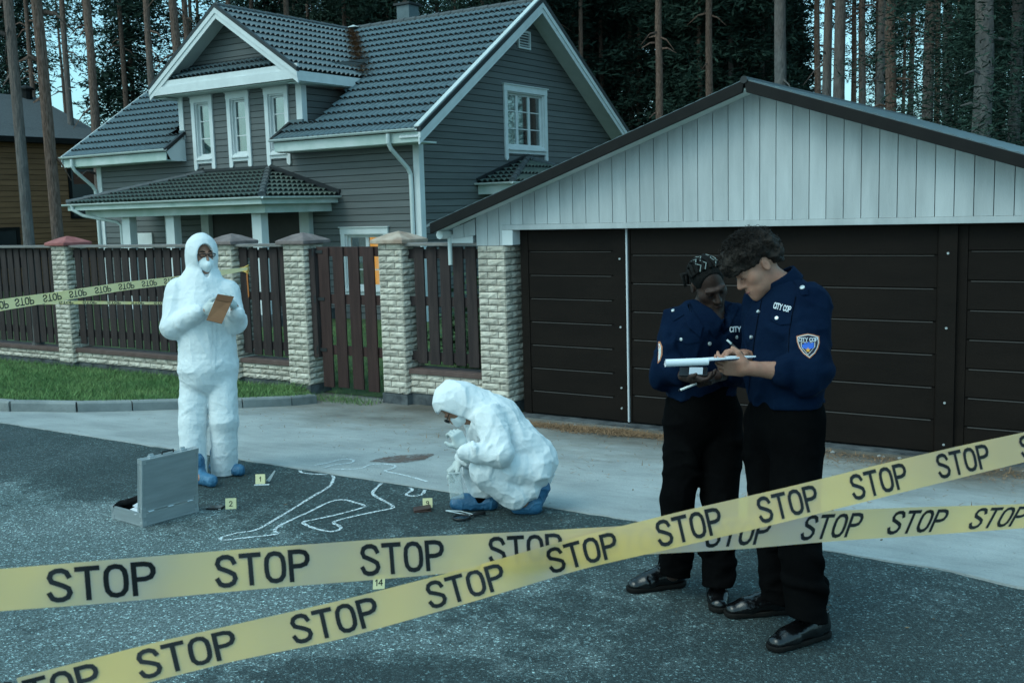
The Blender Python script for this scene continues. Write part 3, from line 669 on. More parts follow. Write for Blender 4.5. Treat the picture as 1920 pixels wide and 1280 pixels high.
mb = MB(); mb.box(DXC - 1.55, DXC + 1.55, HY - .04, HY - .002, D_EZ + .45, D_EZ + .50); mb.build('pent_flashing', MT['black_trim'], ho)

# ---- windows
def window(c, u, n, W, z0, z1, cols, rows, lit=False, casing=.115, legs=.17, parent=ho, recess=.07, curtain=(.05, .55)):
    """c = point on the wall face at the window's centre line; u along the wall, n outward"""
    c, u, n = (np.asarray(q, float) for q in (c, u, n)); up = UP
    def at(a, z, d): return np.array([c[0], c[1], 0]) + u * a + up * z + n * d
    def bx(mb, a0, a1, za, zb, d0, d1): mb.obox((at(a0, za, d0) + at(a1, zb, d1)) / 2, u, up, n, (a1 - a0) / 2, (zb - za) / 2, abs(d1 - d0) / 2)
    h = W / 2; f = MB()
    zl = z0 + legs
    for s in (-1, 1):
        a0, a1 = sorted((s * h, s * (h - casing)))
        bx(f, a0, a1, zl - .02, z1 - .16, .002, .042)
        if legs:   # pointed tails of the side casings
            pts = [at(a0, zl - .02, .002), at(a1, zl - .02, .002), at(a1, z0 + .05, .002), at((a0 + a1) / 2 + s * .02, z0, .002), at(a0, z0 + .05, .002)]
            f.prism(pts, n * .04)
    bx(f, -h - .01, h + .01, z1 - .16, z1 - .02, .002, .046); bx(f, -h - .035, h + .035, z1 - .02, z1, .002, .075)
    bx(f, -h + casing, h - casing, zl, zl + .075, .002, .036); bx(f, -h + casing - .02, h - casing + .02, zl + .077, zl + .105, .002, .085); bx(f, -h + casing, h - casing, zl + .107, zl + .15, .002, .03)
    iw = h - casing; zb, zt = zl + .15, z1 - .16
    for s in (-1, 1):                                # reveal linings
        a0, a1 = sorted((s * iw, s * (iw - .03))); bx(f, a0, a1, zb, zt, -.11, .0)
    bx(f, -iw + .03, iw - .03, zt - .03, zt, -.11, .0); bx(f, -iw + .03, iw - .03, zb, zb + .03, -.11, .0)
    fr = f.build('window', MT['white'], parent)
    s = MB(); cw = (2 * iw - .06) / cols; sw = .045
    for i in range(cols):
        a0 = -iw + .03 + i * cw; a1 = a0 + cw
        bx(s, a0, a0 + sw, zb + .03, zt - .03, -recess - .04, -recess); bx(s, a1 - sw, a1, zb + .03, zt - .03, -recess - .04, -recess)
        bx(s, a0 + sw, a1 - sw, zb + .03, zb + .03 + sw, -recess - .04, -recess); bx(s, a0 + sw, a1 - sw, zt - .03 - sw, zt - .03, -recess - .04, -recess)
        for k in range(1, rows):
            z = zb + .03 + (zt - zb - .06) * k / rows; bx(s, a0 + sw, a1 - sw, z - .011, z + .011, -recess - .032, -recess - .004)
    s.build('sash', MT['white'], fr)
    g = MB(); bx(g, -iw + .03, iw - .03, zb + .03, zt - .03, -recess - .022, -recess - .018); g.build('pane', MT['pane'], fr)
    if not lit:
        q = MB(); n_ = 40; a0, a1 = -iw + .02 + curtain[0] * 2 * iw, -iw + .02 + curtain[1] * 2 * iw
        top = []
        for i in range(n_ + 1):
            a = a0 + (a1 - a0) * i / n_; top.append((a, -.20 + .02 * math.sin(i * 1.7)))
        vs = [at(a, zb - .05, d) for a, d in top] + [at(a, zt + .05, d) for a, d in top]
        q.add(vs, [(i, i + 1, n_ + 2 + i, n_ + 1 + i) for i in range(n_)]); q.build('curtain', MT['curtain'], fr)
        k = MB(); bx(k, -iw, iw, zb - .05, zt + .05, -.42, -.40); k.build('dark_room', MT['dark_interior_tile_shade'], fr)
    return fr
for i, c in enumerate(WX): window((c, HY, 0), (1, 0, 0), (0, -1, 0), .74, 2.98, 4.74, 1, 3, curtain=((0, .9), (0, .55), (0, .5))[i])
gwin = window((HX1, 21.53, 0), (0, 1, 0), (1, 0, 0), 1.86, 2.98, 4.73, 3, 3, curtain=(.0, .62))
lw = window((-15.35, HY, 0), (1, 0, 0), (0, -1, 0), 1.34, -.02, 1.58, 2, 3, lit=True, legs=.12)
mb = MB(); mb.box(-15.9, -14.8, HY + .50, HY + .52, .1, 1.6); mb.build('lit_room', MT['lamplit'], lw)
mb = MB(); mb.box(-15.75, -15.5, HY + .25, HY + .28, .2, 1.5); mb.box(-15.2, -14.98, HY + .25, HY + .28, .2, 1.1); mb.build('curtain', MT['curtain'], lw)
# gable vent
v = MB(); v.box(HX1 + .002, HX1 + .04, 21.26, 21.79, 5.58, 5.62); v.box(HX1 + .002, HX1 + .04, 21.26, 21.31, 5.62, 5.95); v.box(HX1 + .002, HX1 + .04, 21.74, 21.79, 5.62, 5.95); v.box(HX1 + .002, HX1 + .04, 21.26, 21.79, 5.95, 6.0)
for k in range(5): v.obox((HX1 + .02, 21.525, 5.66 + k * .063), unit((1, 0, -.8)), (0, 1, 0), unit((.8, 0, 1)), .022, .21, .004)
vo = v.build('gable_vent', MT['white'], ho)

# ---- porch with hipped tile roof
PX0, PX1, PY = -22.55, -16.05, 15.16; PZ = 2.26; AX0, AX1, AZ = -20.35, -18.18, 2.90
ps = (AZ - PZ) / (HY - PY)
def kf(p):
    y = p[1]; t = (y - PY) / (HY - PY); return PX0 + (AX0 - PX0) * t - .02 < p[0] < PX1 + (AX1 - PX1) * t + .02
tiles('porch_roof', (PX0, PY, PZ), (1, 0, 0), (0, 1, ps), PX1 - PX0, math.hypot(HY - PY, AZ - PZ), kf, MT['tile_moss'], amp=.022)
for s, pe, ae in ((1, PX1, AX1), (-1, PX0, AX0)):
    sl = (AZ - PZ) / abs(pe - ae)
    def ks(p):
        t = (p[2] - PZ) / (AZ - PZ); return p[1] > PY + (HY - PY) * t - .02
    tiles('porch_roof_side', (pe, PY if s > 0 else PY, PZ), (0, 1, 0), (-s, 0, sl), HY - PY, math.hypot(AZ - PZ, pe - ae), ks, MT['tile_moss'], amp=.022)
    h = ridge((pe, PY, PZ + .02), (ae, HY, AZ + .03), .075, 'hip_cap')
    mb = MB(); mb.beam((pe + s * .05, HY - .02, PZ + .06), (ae, HY - .02, AZ + .09), (0, 0, 1), .04, .13); mb.build('wall_flashing', MT['black_trim'], ho)
mb = MB(); mb.beam((AX0, HY - .02, AZ + .08), (AX1, HY - .02, AZ + .08), (0, 0, 1), .05, .06); mb.build('wall_flashing', MT['black_trim'], ho)
gutter(PX0 - .1, PX1 + .06, PY - .05, PZ - .0, .05); gutter(PY - .05, HY - .02, PX1 + .05, PZ, .05, axis=1)
mb = MB(); mb.box(PX0 + .28, PX1 - .22, PY + .28, PY + .36, 1.93, 2.20); mb.box(PX1 - .30, PX1 - .22, PY + .361, HY - .01, 1.93, 2.20); mb.box(PX0 + .28, PX0 + .36, PY + .361, HY - .01, 1.93, 2.2); mb.build('porch_beam', MT['white_dirty'], ho)
mb = MB(); mb.box(PX0 + .02, PX1 - .02, PY + .03, HY - .01, 2.205, 2.23); mb.build('soffit', MT['white_dirty'], ho)
mb = MB(); mb.box(PX0 + .02, PX1 - .02, PY + .0, PY + .028, 2.11, 2.22); mb.box(PX1 - .045, PX1 - .02, PY + .029, HY - .01, 2.11, 2.22); mb.build('fascia', MT['white_dirty'], ho)
for x in (-21.05, -19.50, -16.74): vboard(x - .14, x + .14, PY + .46, PY + .66, -.4, 1.928, 'porch_post')
vboard(-20.42, -20.15, HY - .14, HY - .002, -.4, 1.97, 'porch_post'); vboard(-17.15, -16.85, HY - .14, HY - .002, -.4, 1.97, 'porch_post'); vboard(-21.75, -21.6, HY - .14, HY - .002, -.4, 1.97, 'porch_post')
spout([(-22.3, PY - .05, 2.24), (-22.28, PY - .03, 2.12), (-22.1, PY + .1, 1.99), (-21.45, PY + .52, 1.82), (-21.35, PY + .56, 1.74), (-21.34, PY + .56, -.4)], .04)
MT['doorbrown_shade'] = mk('dark_porch_door_shade', (.022, .019, .018), (.03, .026, .024), 5, .5)
mb = MB(); mb.box(-20.1, -17.2, HY - .05, HY - .001, -.4, 1.98); mb.build('porch_door_shade', MT['doorbrown_shade'], ho)  # dark sheet for the brown door and the porch shade beside it, painted in
mb = MB(); mb.box(-23.0, -22.4, HY - .05, HY - .001, .2, 1.52); mb.build('porch_window', MT['white'], ho)
mb = MB(); mb.box(PX0 + .3, PX1 - .2, PY + .3, HY, -.6, -.2); mb.build('porch_floor', MT['plinth'], ho)
# ---- small hipped canopy on the gable end
CY, CZ, CX = 21.55, 3.04, HX1; EV = .95
cl, cr, cz = CY - 2.1, CY + 2.1, 2.46
mb = MB()
def kcanF(p): return True
for s, ye in ((1, cr), (-1, cl)):
    def kk(p, s=s): return p[0] < HX1 + EV * (1 - (p[2] - cz) / (CZ - cz)) + .03
    tiles('canopy_roof', (HX1, ye, cz), (1, 0, 0), (0, -s, (CZ - cz) / 2.1), EV, math.hypot(2.1, CZ - cz), kk, MT['tile_moss'], amp=.022)
def kc(p):
    t = (p[2] - cz) / (CZ - cz); return abs(p[1] - CY) < 2.1 * (1 - t) + .03
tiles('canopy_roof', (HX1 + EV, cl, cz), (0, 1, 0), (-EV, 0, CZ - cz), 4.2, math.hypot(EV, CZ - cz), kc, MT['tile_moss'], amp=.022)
for ye in (cl, cr): ridge((HX1 + EV, ye, cz + .02), (HX1 + .02, CY, CZ + .02), .07, 'hip_cap')
mb = MB(); mb.beam((HX1 + .02, cl, cz + .05), (HX1 + .02, CY, CZ + .06), (0, 0, 1), .04, .12); mb.beam((HX1 + .02, cr, cz + .05), (HX1 + .02, CY, CZ + .06), (0, 0, 1), .04, .12); mb.build('wall_flashing', MT['black_trim'], ho)
mb = MB(); mb.box(HX1 + .002, HX1 + EV - .05, cl + .05, cr - .05, cz - .25, cz - .02); mb.build('canopy_frame', MT['white_dirty'], ho)
gutter(cl - .1, cr + .1, HX1 + EV + .05, cz - .0, .05, axis=1); gutter(HX1, HX1 + EV + .05, cl - .05, cz, .05)
# ---- chimney with metal cowl on the ridge
mb = MB(); cx, cy = -17.6, 22.0; mb.box(cx - .2, cx + .2, cy - .2, cy + .2, 6.2, 7.1); ch = mb.build('chimney', MT['tile'], ho)
mb = MB(); mb.box(cx - .26, cx + .26, cy - .26, cy + .26, 7.105, 7.16); mb.build('cowl', MT['black_trim'], ch)

# ================================================================== brown neighbour house
nb = thing('brown_house', (-33, 20, -.45), 'dark brown log-boarded house with grey shingle roof at the left edge', 'house')
A = P(-400, 243, 31.0); B = P(214, 264, 40.0)
ud = unit([B[0] - A[0], B[1] - A[1], 0]); nd = np.array([ud[1], -ud[0], 0])      # nd towards the road
if nd @ (CAM - A) < 0: nd = -nd
Lb = float(np.dot(B - A, ud)); EZ = float(A[2] + B[2]) / 2
MT['logs'] = siding('brown_log_boards', (.19, .088, .040), (.26, .125, .060), .19, groove=.09)
MT['shingle'] = mk('grey_shingle', (.060, .068, .075), (.085, .095, .10), 14, .8, .4, 50)
A0 = np.array([A[0], A[1], 0])
def N(a, d, z): return A0 + ud * a - nd * d + UP * z
mb = MB(); mb.prism([N(-3, .55, -.6), N(Lb - .5, .55, -.6), N(Lb - .5, .55, EZ), N(-3, .55, EZ)], -nd * .2)
mb.prism([N(Lb - .5, .751, -.6), N(Lb - .5, 8, -.6), N(Lb - .5, 8, EZ + .2), N(Lb - .5, 4.3, EZ + 1.7), N(Lb - .5, .751, EZ + .2)], -ud * .2); mb.build('wall', MT['logs'], nb)
mb = MB(); mb.prism([N(-3, 0, EZ), N(Lb, 0, EZ), N(Lb - .3, 4.3, EZ + 1.9), N(-3, 4.3, EZ + 2.3)], UP * .06); mb.prism([N(-3, 4.3, EZ + 2.3), N(Lb - .3, 4.3, EZ + 1.9), N(Lb, 8.6, EZ), N(-3, 8.6, EZ)], UP * .06); mb.build('roof', MT['shingle'], nb)
mb = MB(); mb.prism([N(-3, -.01, EZ - .14), N(Lb, -.01, EZ - .14), N(Lb, -.01, EZ + .05), N(-3, -.01, EZ + .05)], nd * .03); mb.prism([N(-3, .02, EZ - .13), N(Lb, .02, EZ - .13), N(Lb, .55, EZ - .13), N(-3, .55, EZ - .13)], UP * .02); mb.build('fascia', MT['barge'], nb)
def nwin(a0, a1, z0, z1, red=False):
    f = MB()
    for (p, q, r, s_) in ((a0 - .12, a0, z0 - .1, z1 + .12), (a1, a1 + .12, z0 - .1, z1 + .12), (a0, a1, z1, z1 + .12), (a0 - .05, a1 + .05, z0 - .1, z0)):
        f.prism([N(p, .549, r), N(q, .549, r), N(q, .549, s_), N(p, .549, s_)], nd * .05)
    fo = f.build('window', MT['barge'], nb)
    g = MB(); g.prism([N(a0, .545, z0), N(a1, .545, z0), N(a1, .545, z1), N(a0, .545, z1)], nd * .01); g.build('pane', mk('dark_window', (.012, .016, .018), rough=.15), fo)
    if red:
        g = MB(); g.prism([N(a0 + .1, .53, z1 - .55), N(a1 - .1, .53, z1 - .55), N(a1 - .1, .53, z1 - .1), N(a0 + .1, .53, z1 - .1)], nd * .003); g.build('blind', mk('red_brown_blind', (.10, .04, .025), rough=.8), fo)
def along(px, py):
    r = ray(px, py); W0 = A0 - nd * .55; t = np.dot(W0 - CAM, nd) / np.dot(r, nd); p = CAM + r * t; return float(np.dot(p - A0, ud)), float(p[2])
a, z = along(138, 405); a2, z2 = along(186, 318); nwin(a, a2, z, z2, True)
a, z = along(-20, 500); a2, z2 = along(30, 432); nwin(a, a2, z, z2)
c = N(Lb - .8, 4.2, EZ + 1.7); mb = MB(); mb.tube([c, c + UP * .5], .22, 10); mb.tube([c + UP * .5, c + UP * .56, c + UP * .7], [.3, .3, .05], 10); mb.build('roof_vent', MT['barge'], nb)
# ================================================================== forest
def bark_mat():
    m = mk('pine_bark', (.095, .093, .092), (.17, .16, .155), 7, .9, 1.0, 14, stretch=(.5, .5, .5), bdist=.05, spec=.15); n, l = nodes(m); b = n['Principled BSDF']
    base = b.inputs['Base Color'].links[0].from_socket; tc = n.new('ShaderNodeTexCoord'); sp = n.new('ShaderNodeSeparateXYZ'); l.new(tc.outputs['Object'], sp.inputs[0])
    nz = n.new('ShaderNodeTexNoise'); nz.inputs['Scale'].default_value = 1.3; l.new(tc.outputs['Object'], nz.inputs['Vector'])
    oi = n.new('ShaderNodeObjectInfo')
    a = n.new('ShaderNodeMath'); a.operation = 'MULTIPLY_ADD'; a.inputs[1].default_value = 3.5; l.new(nz.outputs[0], a.inputs[0]); l.new(sp.outputs[2], a.inputs[2])
    a2 = n.new('ShaderNodeMath'); a2.operation = 'MULTIPLY_ADD'; a2.inputs[1].default_value = -7.0; l.new(oi.outputs['Random'], a2.inputs[0]); l.new(a.outputs[0], a2.inputs[2])
    mr = n.new('ShaderNodeMapRange'); mr.inputs[1].default_value = 1.5; mr.inputs[2].default_value = 6.5; l.new(a2.outputs[0], mr.inputs[0])
    mx = n.new('ShaderNodeMix'); mx.data_type = 'RGBA'; l.new(mr.outputs[0], mx.inputs[0]); l.new(base, mx.inputs[6])
    t = n.new('ShaderNodeTexNoise'); t.inputs['Scale'].default_value = 9; l.new(tc.outputs['Object'], t.inputs['Vector'])
    r = n.new('ShaderNodeValToRGB'); r.color_ramp.elements[0].color = (.105, .066, .050, 1); r.color_ramp.elements[1].color = (.20, .13, .105, 1); r.color_ramp.elements[0].position = .35; r.color_ramp.elements[1].position = .65
    l.new(t.outputs[0], r.inputs[0]); l.new(r.outputs[0], mx.inputs[7]); l.new(mx.outputs[2], b.inputs['Base Color'])
    return m
MT['bark'] = bark_mat()
MT['needles'] = mk('pine_needles', (.022, .046, .036), (.045, .080, .055), 1.2, .8, isl=.5, spec=.15)  # pine and spruce greens lightened, thin forest haze put into the colour
MT['spruce'] = mk('spruce_needles', (.017, .038, .030), (.035, .066, .048), 1.2, .85, isl=.5, spec=.15)

def trunk_mesh(seed, H=24, r=.5):
    """unit-diameter-at-base trunk (scaled in x, y per tree) with dead stubs"""
    rg = np.random.default_rng(seed); mb = MB(); n = 14; pts = []; rad = []
    for i in range(n):
        z = -.3 + H * i / (n - 1); pts.append((rg.normal(0, .10) * (i / n) ** .5, rg.normal(0, .10) * (i / n) ** .5, z)); rad.append(r * (1 - .80 * (i / (n - 1)) ** 1.1) * (1.12 if i == 0 else 1))
    mb.tube(pts, rad, 12)
    for k in range(26):
        z = rg.uniform(3, H * .75); i = z / H * (n - 1); c = np.array([np.interp(i, range(n), [p[0] for p in pts]), np.interp(i, range(n), [p[1] for p in pts]), z]); a = rg.uniform(0, 6.28); L = rg.uniform(.5, 3.2)
        d = np.array([math.cos(a), math.sin(a), rg.uniform(-.25, .15)]); mb.tube([c, c + d * L * .5, c + d * L + np.array([0, 0, -.1 * L])], [.05, .03, .012], 4)
    me = mb.build('trunk', MT['bark'], None, smooth=True); d = me.data; bpy.data.objects.remove(me); return d
def leaf_cloud(centres, sizes, per, mat, rg, elong=3.0, flat=.5, leaf=.16):
    """clumps of needle sprays: thin crossed faces spread through each clump"""
    V = []; 
    for c, s in zip(centres, sizes):
        k = int(per * (.6 + .8 * rg.random())); q = rg.normal(0, 1, (k, 3)) * np.array([s, s, s * flat]) * .5 + c
        d = rg.normal(0, 1, (k, 3)); d[:, 2] *= .6; d /= np.linalg.norm(d, axis=1)[:, None]
        e = rg.normal(0, 1, (k, 3)); e -= d * (e * d).sum(1)[:, None]; e /= np.linalg.norm(e, axis=1)[:, None]
        L = leaf * rg.uniform(.6, 1.5, k)[:, None]; w_ = L / elong
        V.append(np.stack([q - d * L * .5, q + e * w_ * .5, q + d * L * .5, q - e * w_ * .5], 1))
    V = np.concatenate(V); n = len(V); me = bpy.data.meshes.new('crown'); me.from_pydata(V.reshape(-1, 3).tolist(), [], [(4 * i, 4 * i + 1, 4 * i + 2, 4 * i + 3) for i in range(n)]); me.materials.append(mat); return me
def pine_crown(seed, H=24, z0=12):
    rg = np.random.default_rng(seed); C_, S_ = [], []
    for k in range(46):
        t = rg.random(); z = z0 + (H - z0) * t; R_ = 3.0 * math.sin(math.pi * (.15 + .8 * t)) * rg.uniform(.35, 1.1); a = rg.uniform(0, 6.28)
        C_.append((R_ * math.cos(a), R_ * math.sin(a), z)); S_.append(rg.uniform(.8, 1.7))
    return leaf_cloud(C_, S_, 70, MT['needles'], rg, 4, .45, .30)
def spruce_crown(seed, H=20, z0=1.5, R0=2.8, dens=1.0):
    rg = np.random.default_rng(seed); C_, S_ = [], []
    z = z0
    while z < H - .4:
        f = 1 - (z - z0) / (H - z0); nb_ = int(7 + 4 * f)
        for b in range(nb_):
            if rg.random() > dens: continue
            a = rg.uniform(0, 6.28); L = R0 * (f ** .75) * rg.uniform(.65, 1.1)
            for q in np.linspace(.2, 1, 5): C_.append((L * q * math.cos(a), L * q * math.sin(a), z - .35 * L * q * q + rg.normal(0, .05))); S_.append(.42 + .5 * (1 - q))
        z += rg.uniform(.45, .8)
    return leaf_cloud(C_, S_, 22, MT['spruce'], rg, 4.0, .5, .26)
TRUNKS = [trunk_mesh(s) for s in (1, 2, 3, 4)]
PCROWN = [pine_crown(s, 24, z) for s, z in ((11, 11.5), (12, 13), (13, 10))]
MT['bark_red'] = MT['bark'].copy(); MT['bark_red'].name = 'pine_bark_orange'
for q in MT['bark_red'].node_tree.nodes:
    if q.type == 'MAP_RANGE': q.inputs[1].default_value = -3.5; q.inputs[2].default_value = 3.0
TRUNK_RED = [t.copy() for t in TRUNKS[1:3]]
for t in TRUNK_RED: t.materials[0] = MT['bark_red']
def fine_spruce(seed):
    rg = np.random.default_rng(seed); C_, S_ = [], []; z = .8
    while z < 17:
        f = 1 - (z - .8) / 17
        for b in range(int(8 + 5 * f)):
            a = rg.uniform(0, 6.28); L = 3.4 * (f ** .7) * rg.uniform(.7, 1.1)
            for q in np.linspace(.15, 1, 7): C_.append((L * q * math.cos(a), L * q * math.sin(a), z - .45 * L * q * q + rg.normal(0, .05))); S_.append(.40 + .35 * (1 - q))
        z += rg.uniform(.35, .55)
    return leaf_cloud(C_, S_, 26, MT['spruce'], rg, 5, .55, .13)
FINE = fine_spruce(61)
SCROWN = [spruce_crown(21), spruce_crown(22, 17, 2.5, 2.4, .75), spruce_crown(23, 22, 4.0, 3.0, .6)]
def tree(name, pos, dia, label, group, trunk, crown, lean=(0, 0), crz=1.0, rz=None):
    t = thing(name, (pos[0], pos[1], -.45), label, 'tree', group)
    rz = RNG.uniform(0, 6.28) if rz is None else rz
    o = bpy.data.objects.new('trunk', trunk); COL.objects.link(o); o.parent = t; o.scale = (dia, dia, 1); o.rotation_euler = (0, 0, rz)
    c = bpy.data.objects.new('crown', crown); COL.objects.link(c); c.parent = t; c.rotation_euler = (0, 0, rz + 1); c.scale = (crz, crz, 1)
    t.rotation_euler = (lean[0], lean[1], 0); return t
# trunks one can tell apart: pixel column near its foot, row, width in pixels, real diameter, label
NAMED = [
    (52, 420, 22, .185, 'grey leaning pine trunk crossing the brown house, leftmost'),
    (106, 420, 24, .205, 'orange-barked pine trunk crossing the brown house beside its dark window'),
    (177, 200, 17, .28, 'slim pinkish pine trunk rising just left of the grey house roof'),
    (58, 120, 11, .26, 'thin dark pine behind the ridge of the brown house, left'),
    (124, 120, 13, .28, 'pine behind the ridge of the brown house between the two near trunks'),
    (233, 140, 11, .27, 'thin pine behind the right end of the brown house roof'),
    (279, 90, 15, .30, 'pinkish pine trunk between brown house and white dormer gable'),
    (326, 40, 19, .34, 'thick pink-grey pine just left of the dormer gable top'),
    (347, 30, 14, .30, 'pine touching the thick one by the dormer gable top'),
    (576, 10, 9, .28, 'short glimpse of pine trunk above the dormer ridge'),
    (644, 25, 10, .28, 'pine trunk above the joint of dormer and main ridge'),
    (535, 5, 8, .26, 'slender pine trunk left of the one above the dormer ridge'),
    (1089, 60, 11, .28, 'slender pine just right of the house gable peak'),
    (1101, 60, 9, .25, 'twin slender pine right of the house gable peak'),
    (1174, 130, 9, .25, 'very thin pale pine standing over the right roof slope'),
    (1236, 120, 16, .34, 'pale grey pine between house and garage peak'),
    (1330, 110, 16, .36, 'dark red pine trunk above the left garage slope'),
    (1298, 90, 11, .30, 'dark pine trunk left of the dark red one'),
    (1358, 90, 9, .26, 'thin brown pine just left of the garage peak'),
    (1388, 90, 11, .30, 'brown pine directly above the garage peak'),
    (1446, 90, 11, .30, 'narrow orange pine touching the thick grey trunk by the garage peak'),
    (1463, 90, 25, .38, 'thick grey pine trunk just right of the garage peak'),
    (1503, 110, 9, .28, 'dim thin pine between the two thick grey trunks'),
    (1532, 110, 14, .34, 'dark red pine left of the paired grey trunks'),
    (1551, 110, 19, .36, 'bluish grey pine, left of the paired trunks'),
    (1574, 110, 24, .38, 'pale pinkish grey pine, right of the paired trunks'),
    (1601, 120, 12, .32, 'dark brown pine first right of the paired trunks'),
    (1615, 120, 13, .32, 'dark brown pine second right of the paired trunks'),
    (1651, 130, 17, .36, 'grey pine behind the bright orange-brown one'),
    (1671, 130, 22, .36, 'straight orange-brown pine above the right garage slope'),
    (1696, 120, 8, .26, 'thin twiggy pine with crossing dead branches'),
    (1742, 130, 23, .38, 'broad blue-grey pine in the right forest'),
    (1758, 130, 13, .32, 'narrow brown pine between two broad ones'),
    (1776, 130, 20, .36, 'broad dim grey pine right of the narrow brown one'),
    (1842, 150, 37, .46, 'thickest grey pine, behind the right end of the garage roof'),
]
for i, (px, py, wpx, dia, lab) in enumerate(NAMED):
    Z = {0: 17.0, 1: 17.6}.get(i, dia * 1987 / wpx * .93); p = P(px, py, Z)
    # the lens already leans them; a trace of natural lean on top
    k = RNG.normal(0, .008)
    if i < 2: k = -.012
    h = p[2] + .45
    tree('pine_tree', (p[0] - k * h, p[1], 0), dia, lab, 'pines around the houses', (TRUNK_RED[i % 2] if i in (1, 2, 7, 8, 16, 20, 23, 26, 29) else TRUNKS[i % 4]), PCROWN[i % 3], (0, k), .45 if i < 3 else .8)
nfill = 0
for i in range(100):
    px = RNG.uniform(-60, 1980); Z = RNG.uniform(42, 92)
    if px < 500 and RNG.random() < .42: continue
    if 1480 < px < 1800 and RNG.random() < .4: continue
    p = P(px, 300, Z)
    tree('pine_tree', p, RNG.uniform(.24, .36), 'slender dim pine deep in the forest behind the houses', 'distant forest pines', TRUNKS[i % 4], PCROWN[i % 3], (RNG.normal(0, .012), RNG.normal(0, .012)))
# spruces: the dark mass behind the garage, sparser to the left where sky shows through
spr = [(1900, 24, 0, 1.3), (1955, 27, 0, 1.4), (1870, 33, 0, 1.2)]
for (px, Z, k, sc_) in spr:
    p = P(px, 300, Z); tree('spruce_tree', p, .3, 'dark drooping spruce at the right edge behind the garage', 'spruces at the right edge', TRUNKS[0], FINE, (0, 0), sc_)
for i in range(62):
    px = RNG.uniform(-80, 1990) if i < 34 else RNG.uniform(1040, 1440); Z = RNG.uniform(46, 88)
    if px < 480 and RNG.random() < .62: continue
    if 1480 < px < 1800 and RNG.random() < .72: continue
    p = P(px, 300, Z); tree('spruce_tree', p, .3, 'dark spruce among the pines of the far forest', 'spruces in the forest', TRUNKS[i % 4], SCROWN[i % 3], (0, 0), RNG.uniform(.9, 1.5))
for px, Z, z_ in ((890, 15.2, .9), (935, 16.0, 1.1)):
    p = P(px, 600, Z); rg = np.random.default_rng(int(px))
    b = bpy.data.objects.new('shrub', leaf_cloud(rg.normal(0, .25, (26, 3)) + np.array([0, 0, .45]), [.35] * 26, 40, mk('shrub_leaf', (.03, .075, .03), (.06, .12, .05), 2, .7, isl=.5), rg, 1.8, .9, .09)); COL.objects.link(b); b.location = (p[0], p[1], -.43)
    tag(b, 'low green shrub seen between pickets beside the garage' if px < 900 else 'larger green shrub behind the brick corner of the garage', 'shrub')
# ================================================================== signed-distance modelling for people and soft things
_LAT = np.random.default_rng(5).random((32, 32, 32)).astype(np.float32)
def vnoise(p):
    i = np.floor(p).astype(int); f = (p - i).astype(np.float32); f = f * f * (3 - 2 * f); i &= 31; j = (i + 1) & 31
    def g(a, b, c): return _LAT[a, b, c]
    x0, y0, z0 = i[:, 0], i[:, 1], i[:, 2]; x1, y1, z1 = j[:, 0], j[:, 1], j[:, 2]; fx, fy, fz = f[:, 0], f[:, 1], f[:, 2]
    c00 = g(x0, y0, z0) * (1 - fx) + g(x1, y0, z0) * fx; c10 = g(x0, y1, z0) * (1 - fx) + g(x1, y1, z0) * fx
    c01 = g(x0, y0, z1) * (1 - fx) + g(x1, y0, z1) * fx; c11 = g(x0, y1, z1) * (1 - fx) + g(x1, y1, z1) * fx
    return (c00 * (1 - fy) + c10 * fy) * (1 - fz) + (c01 * (1 - fy) + c11 * fy) * fz
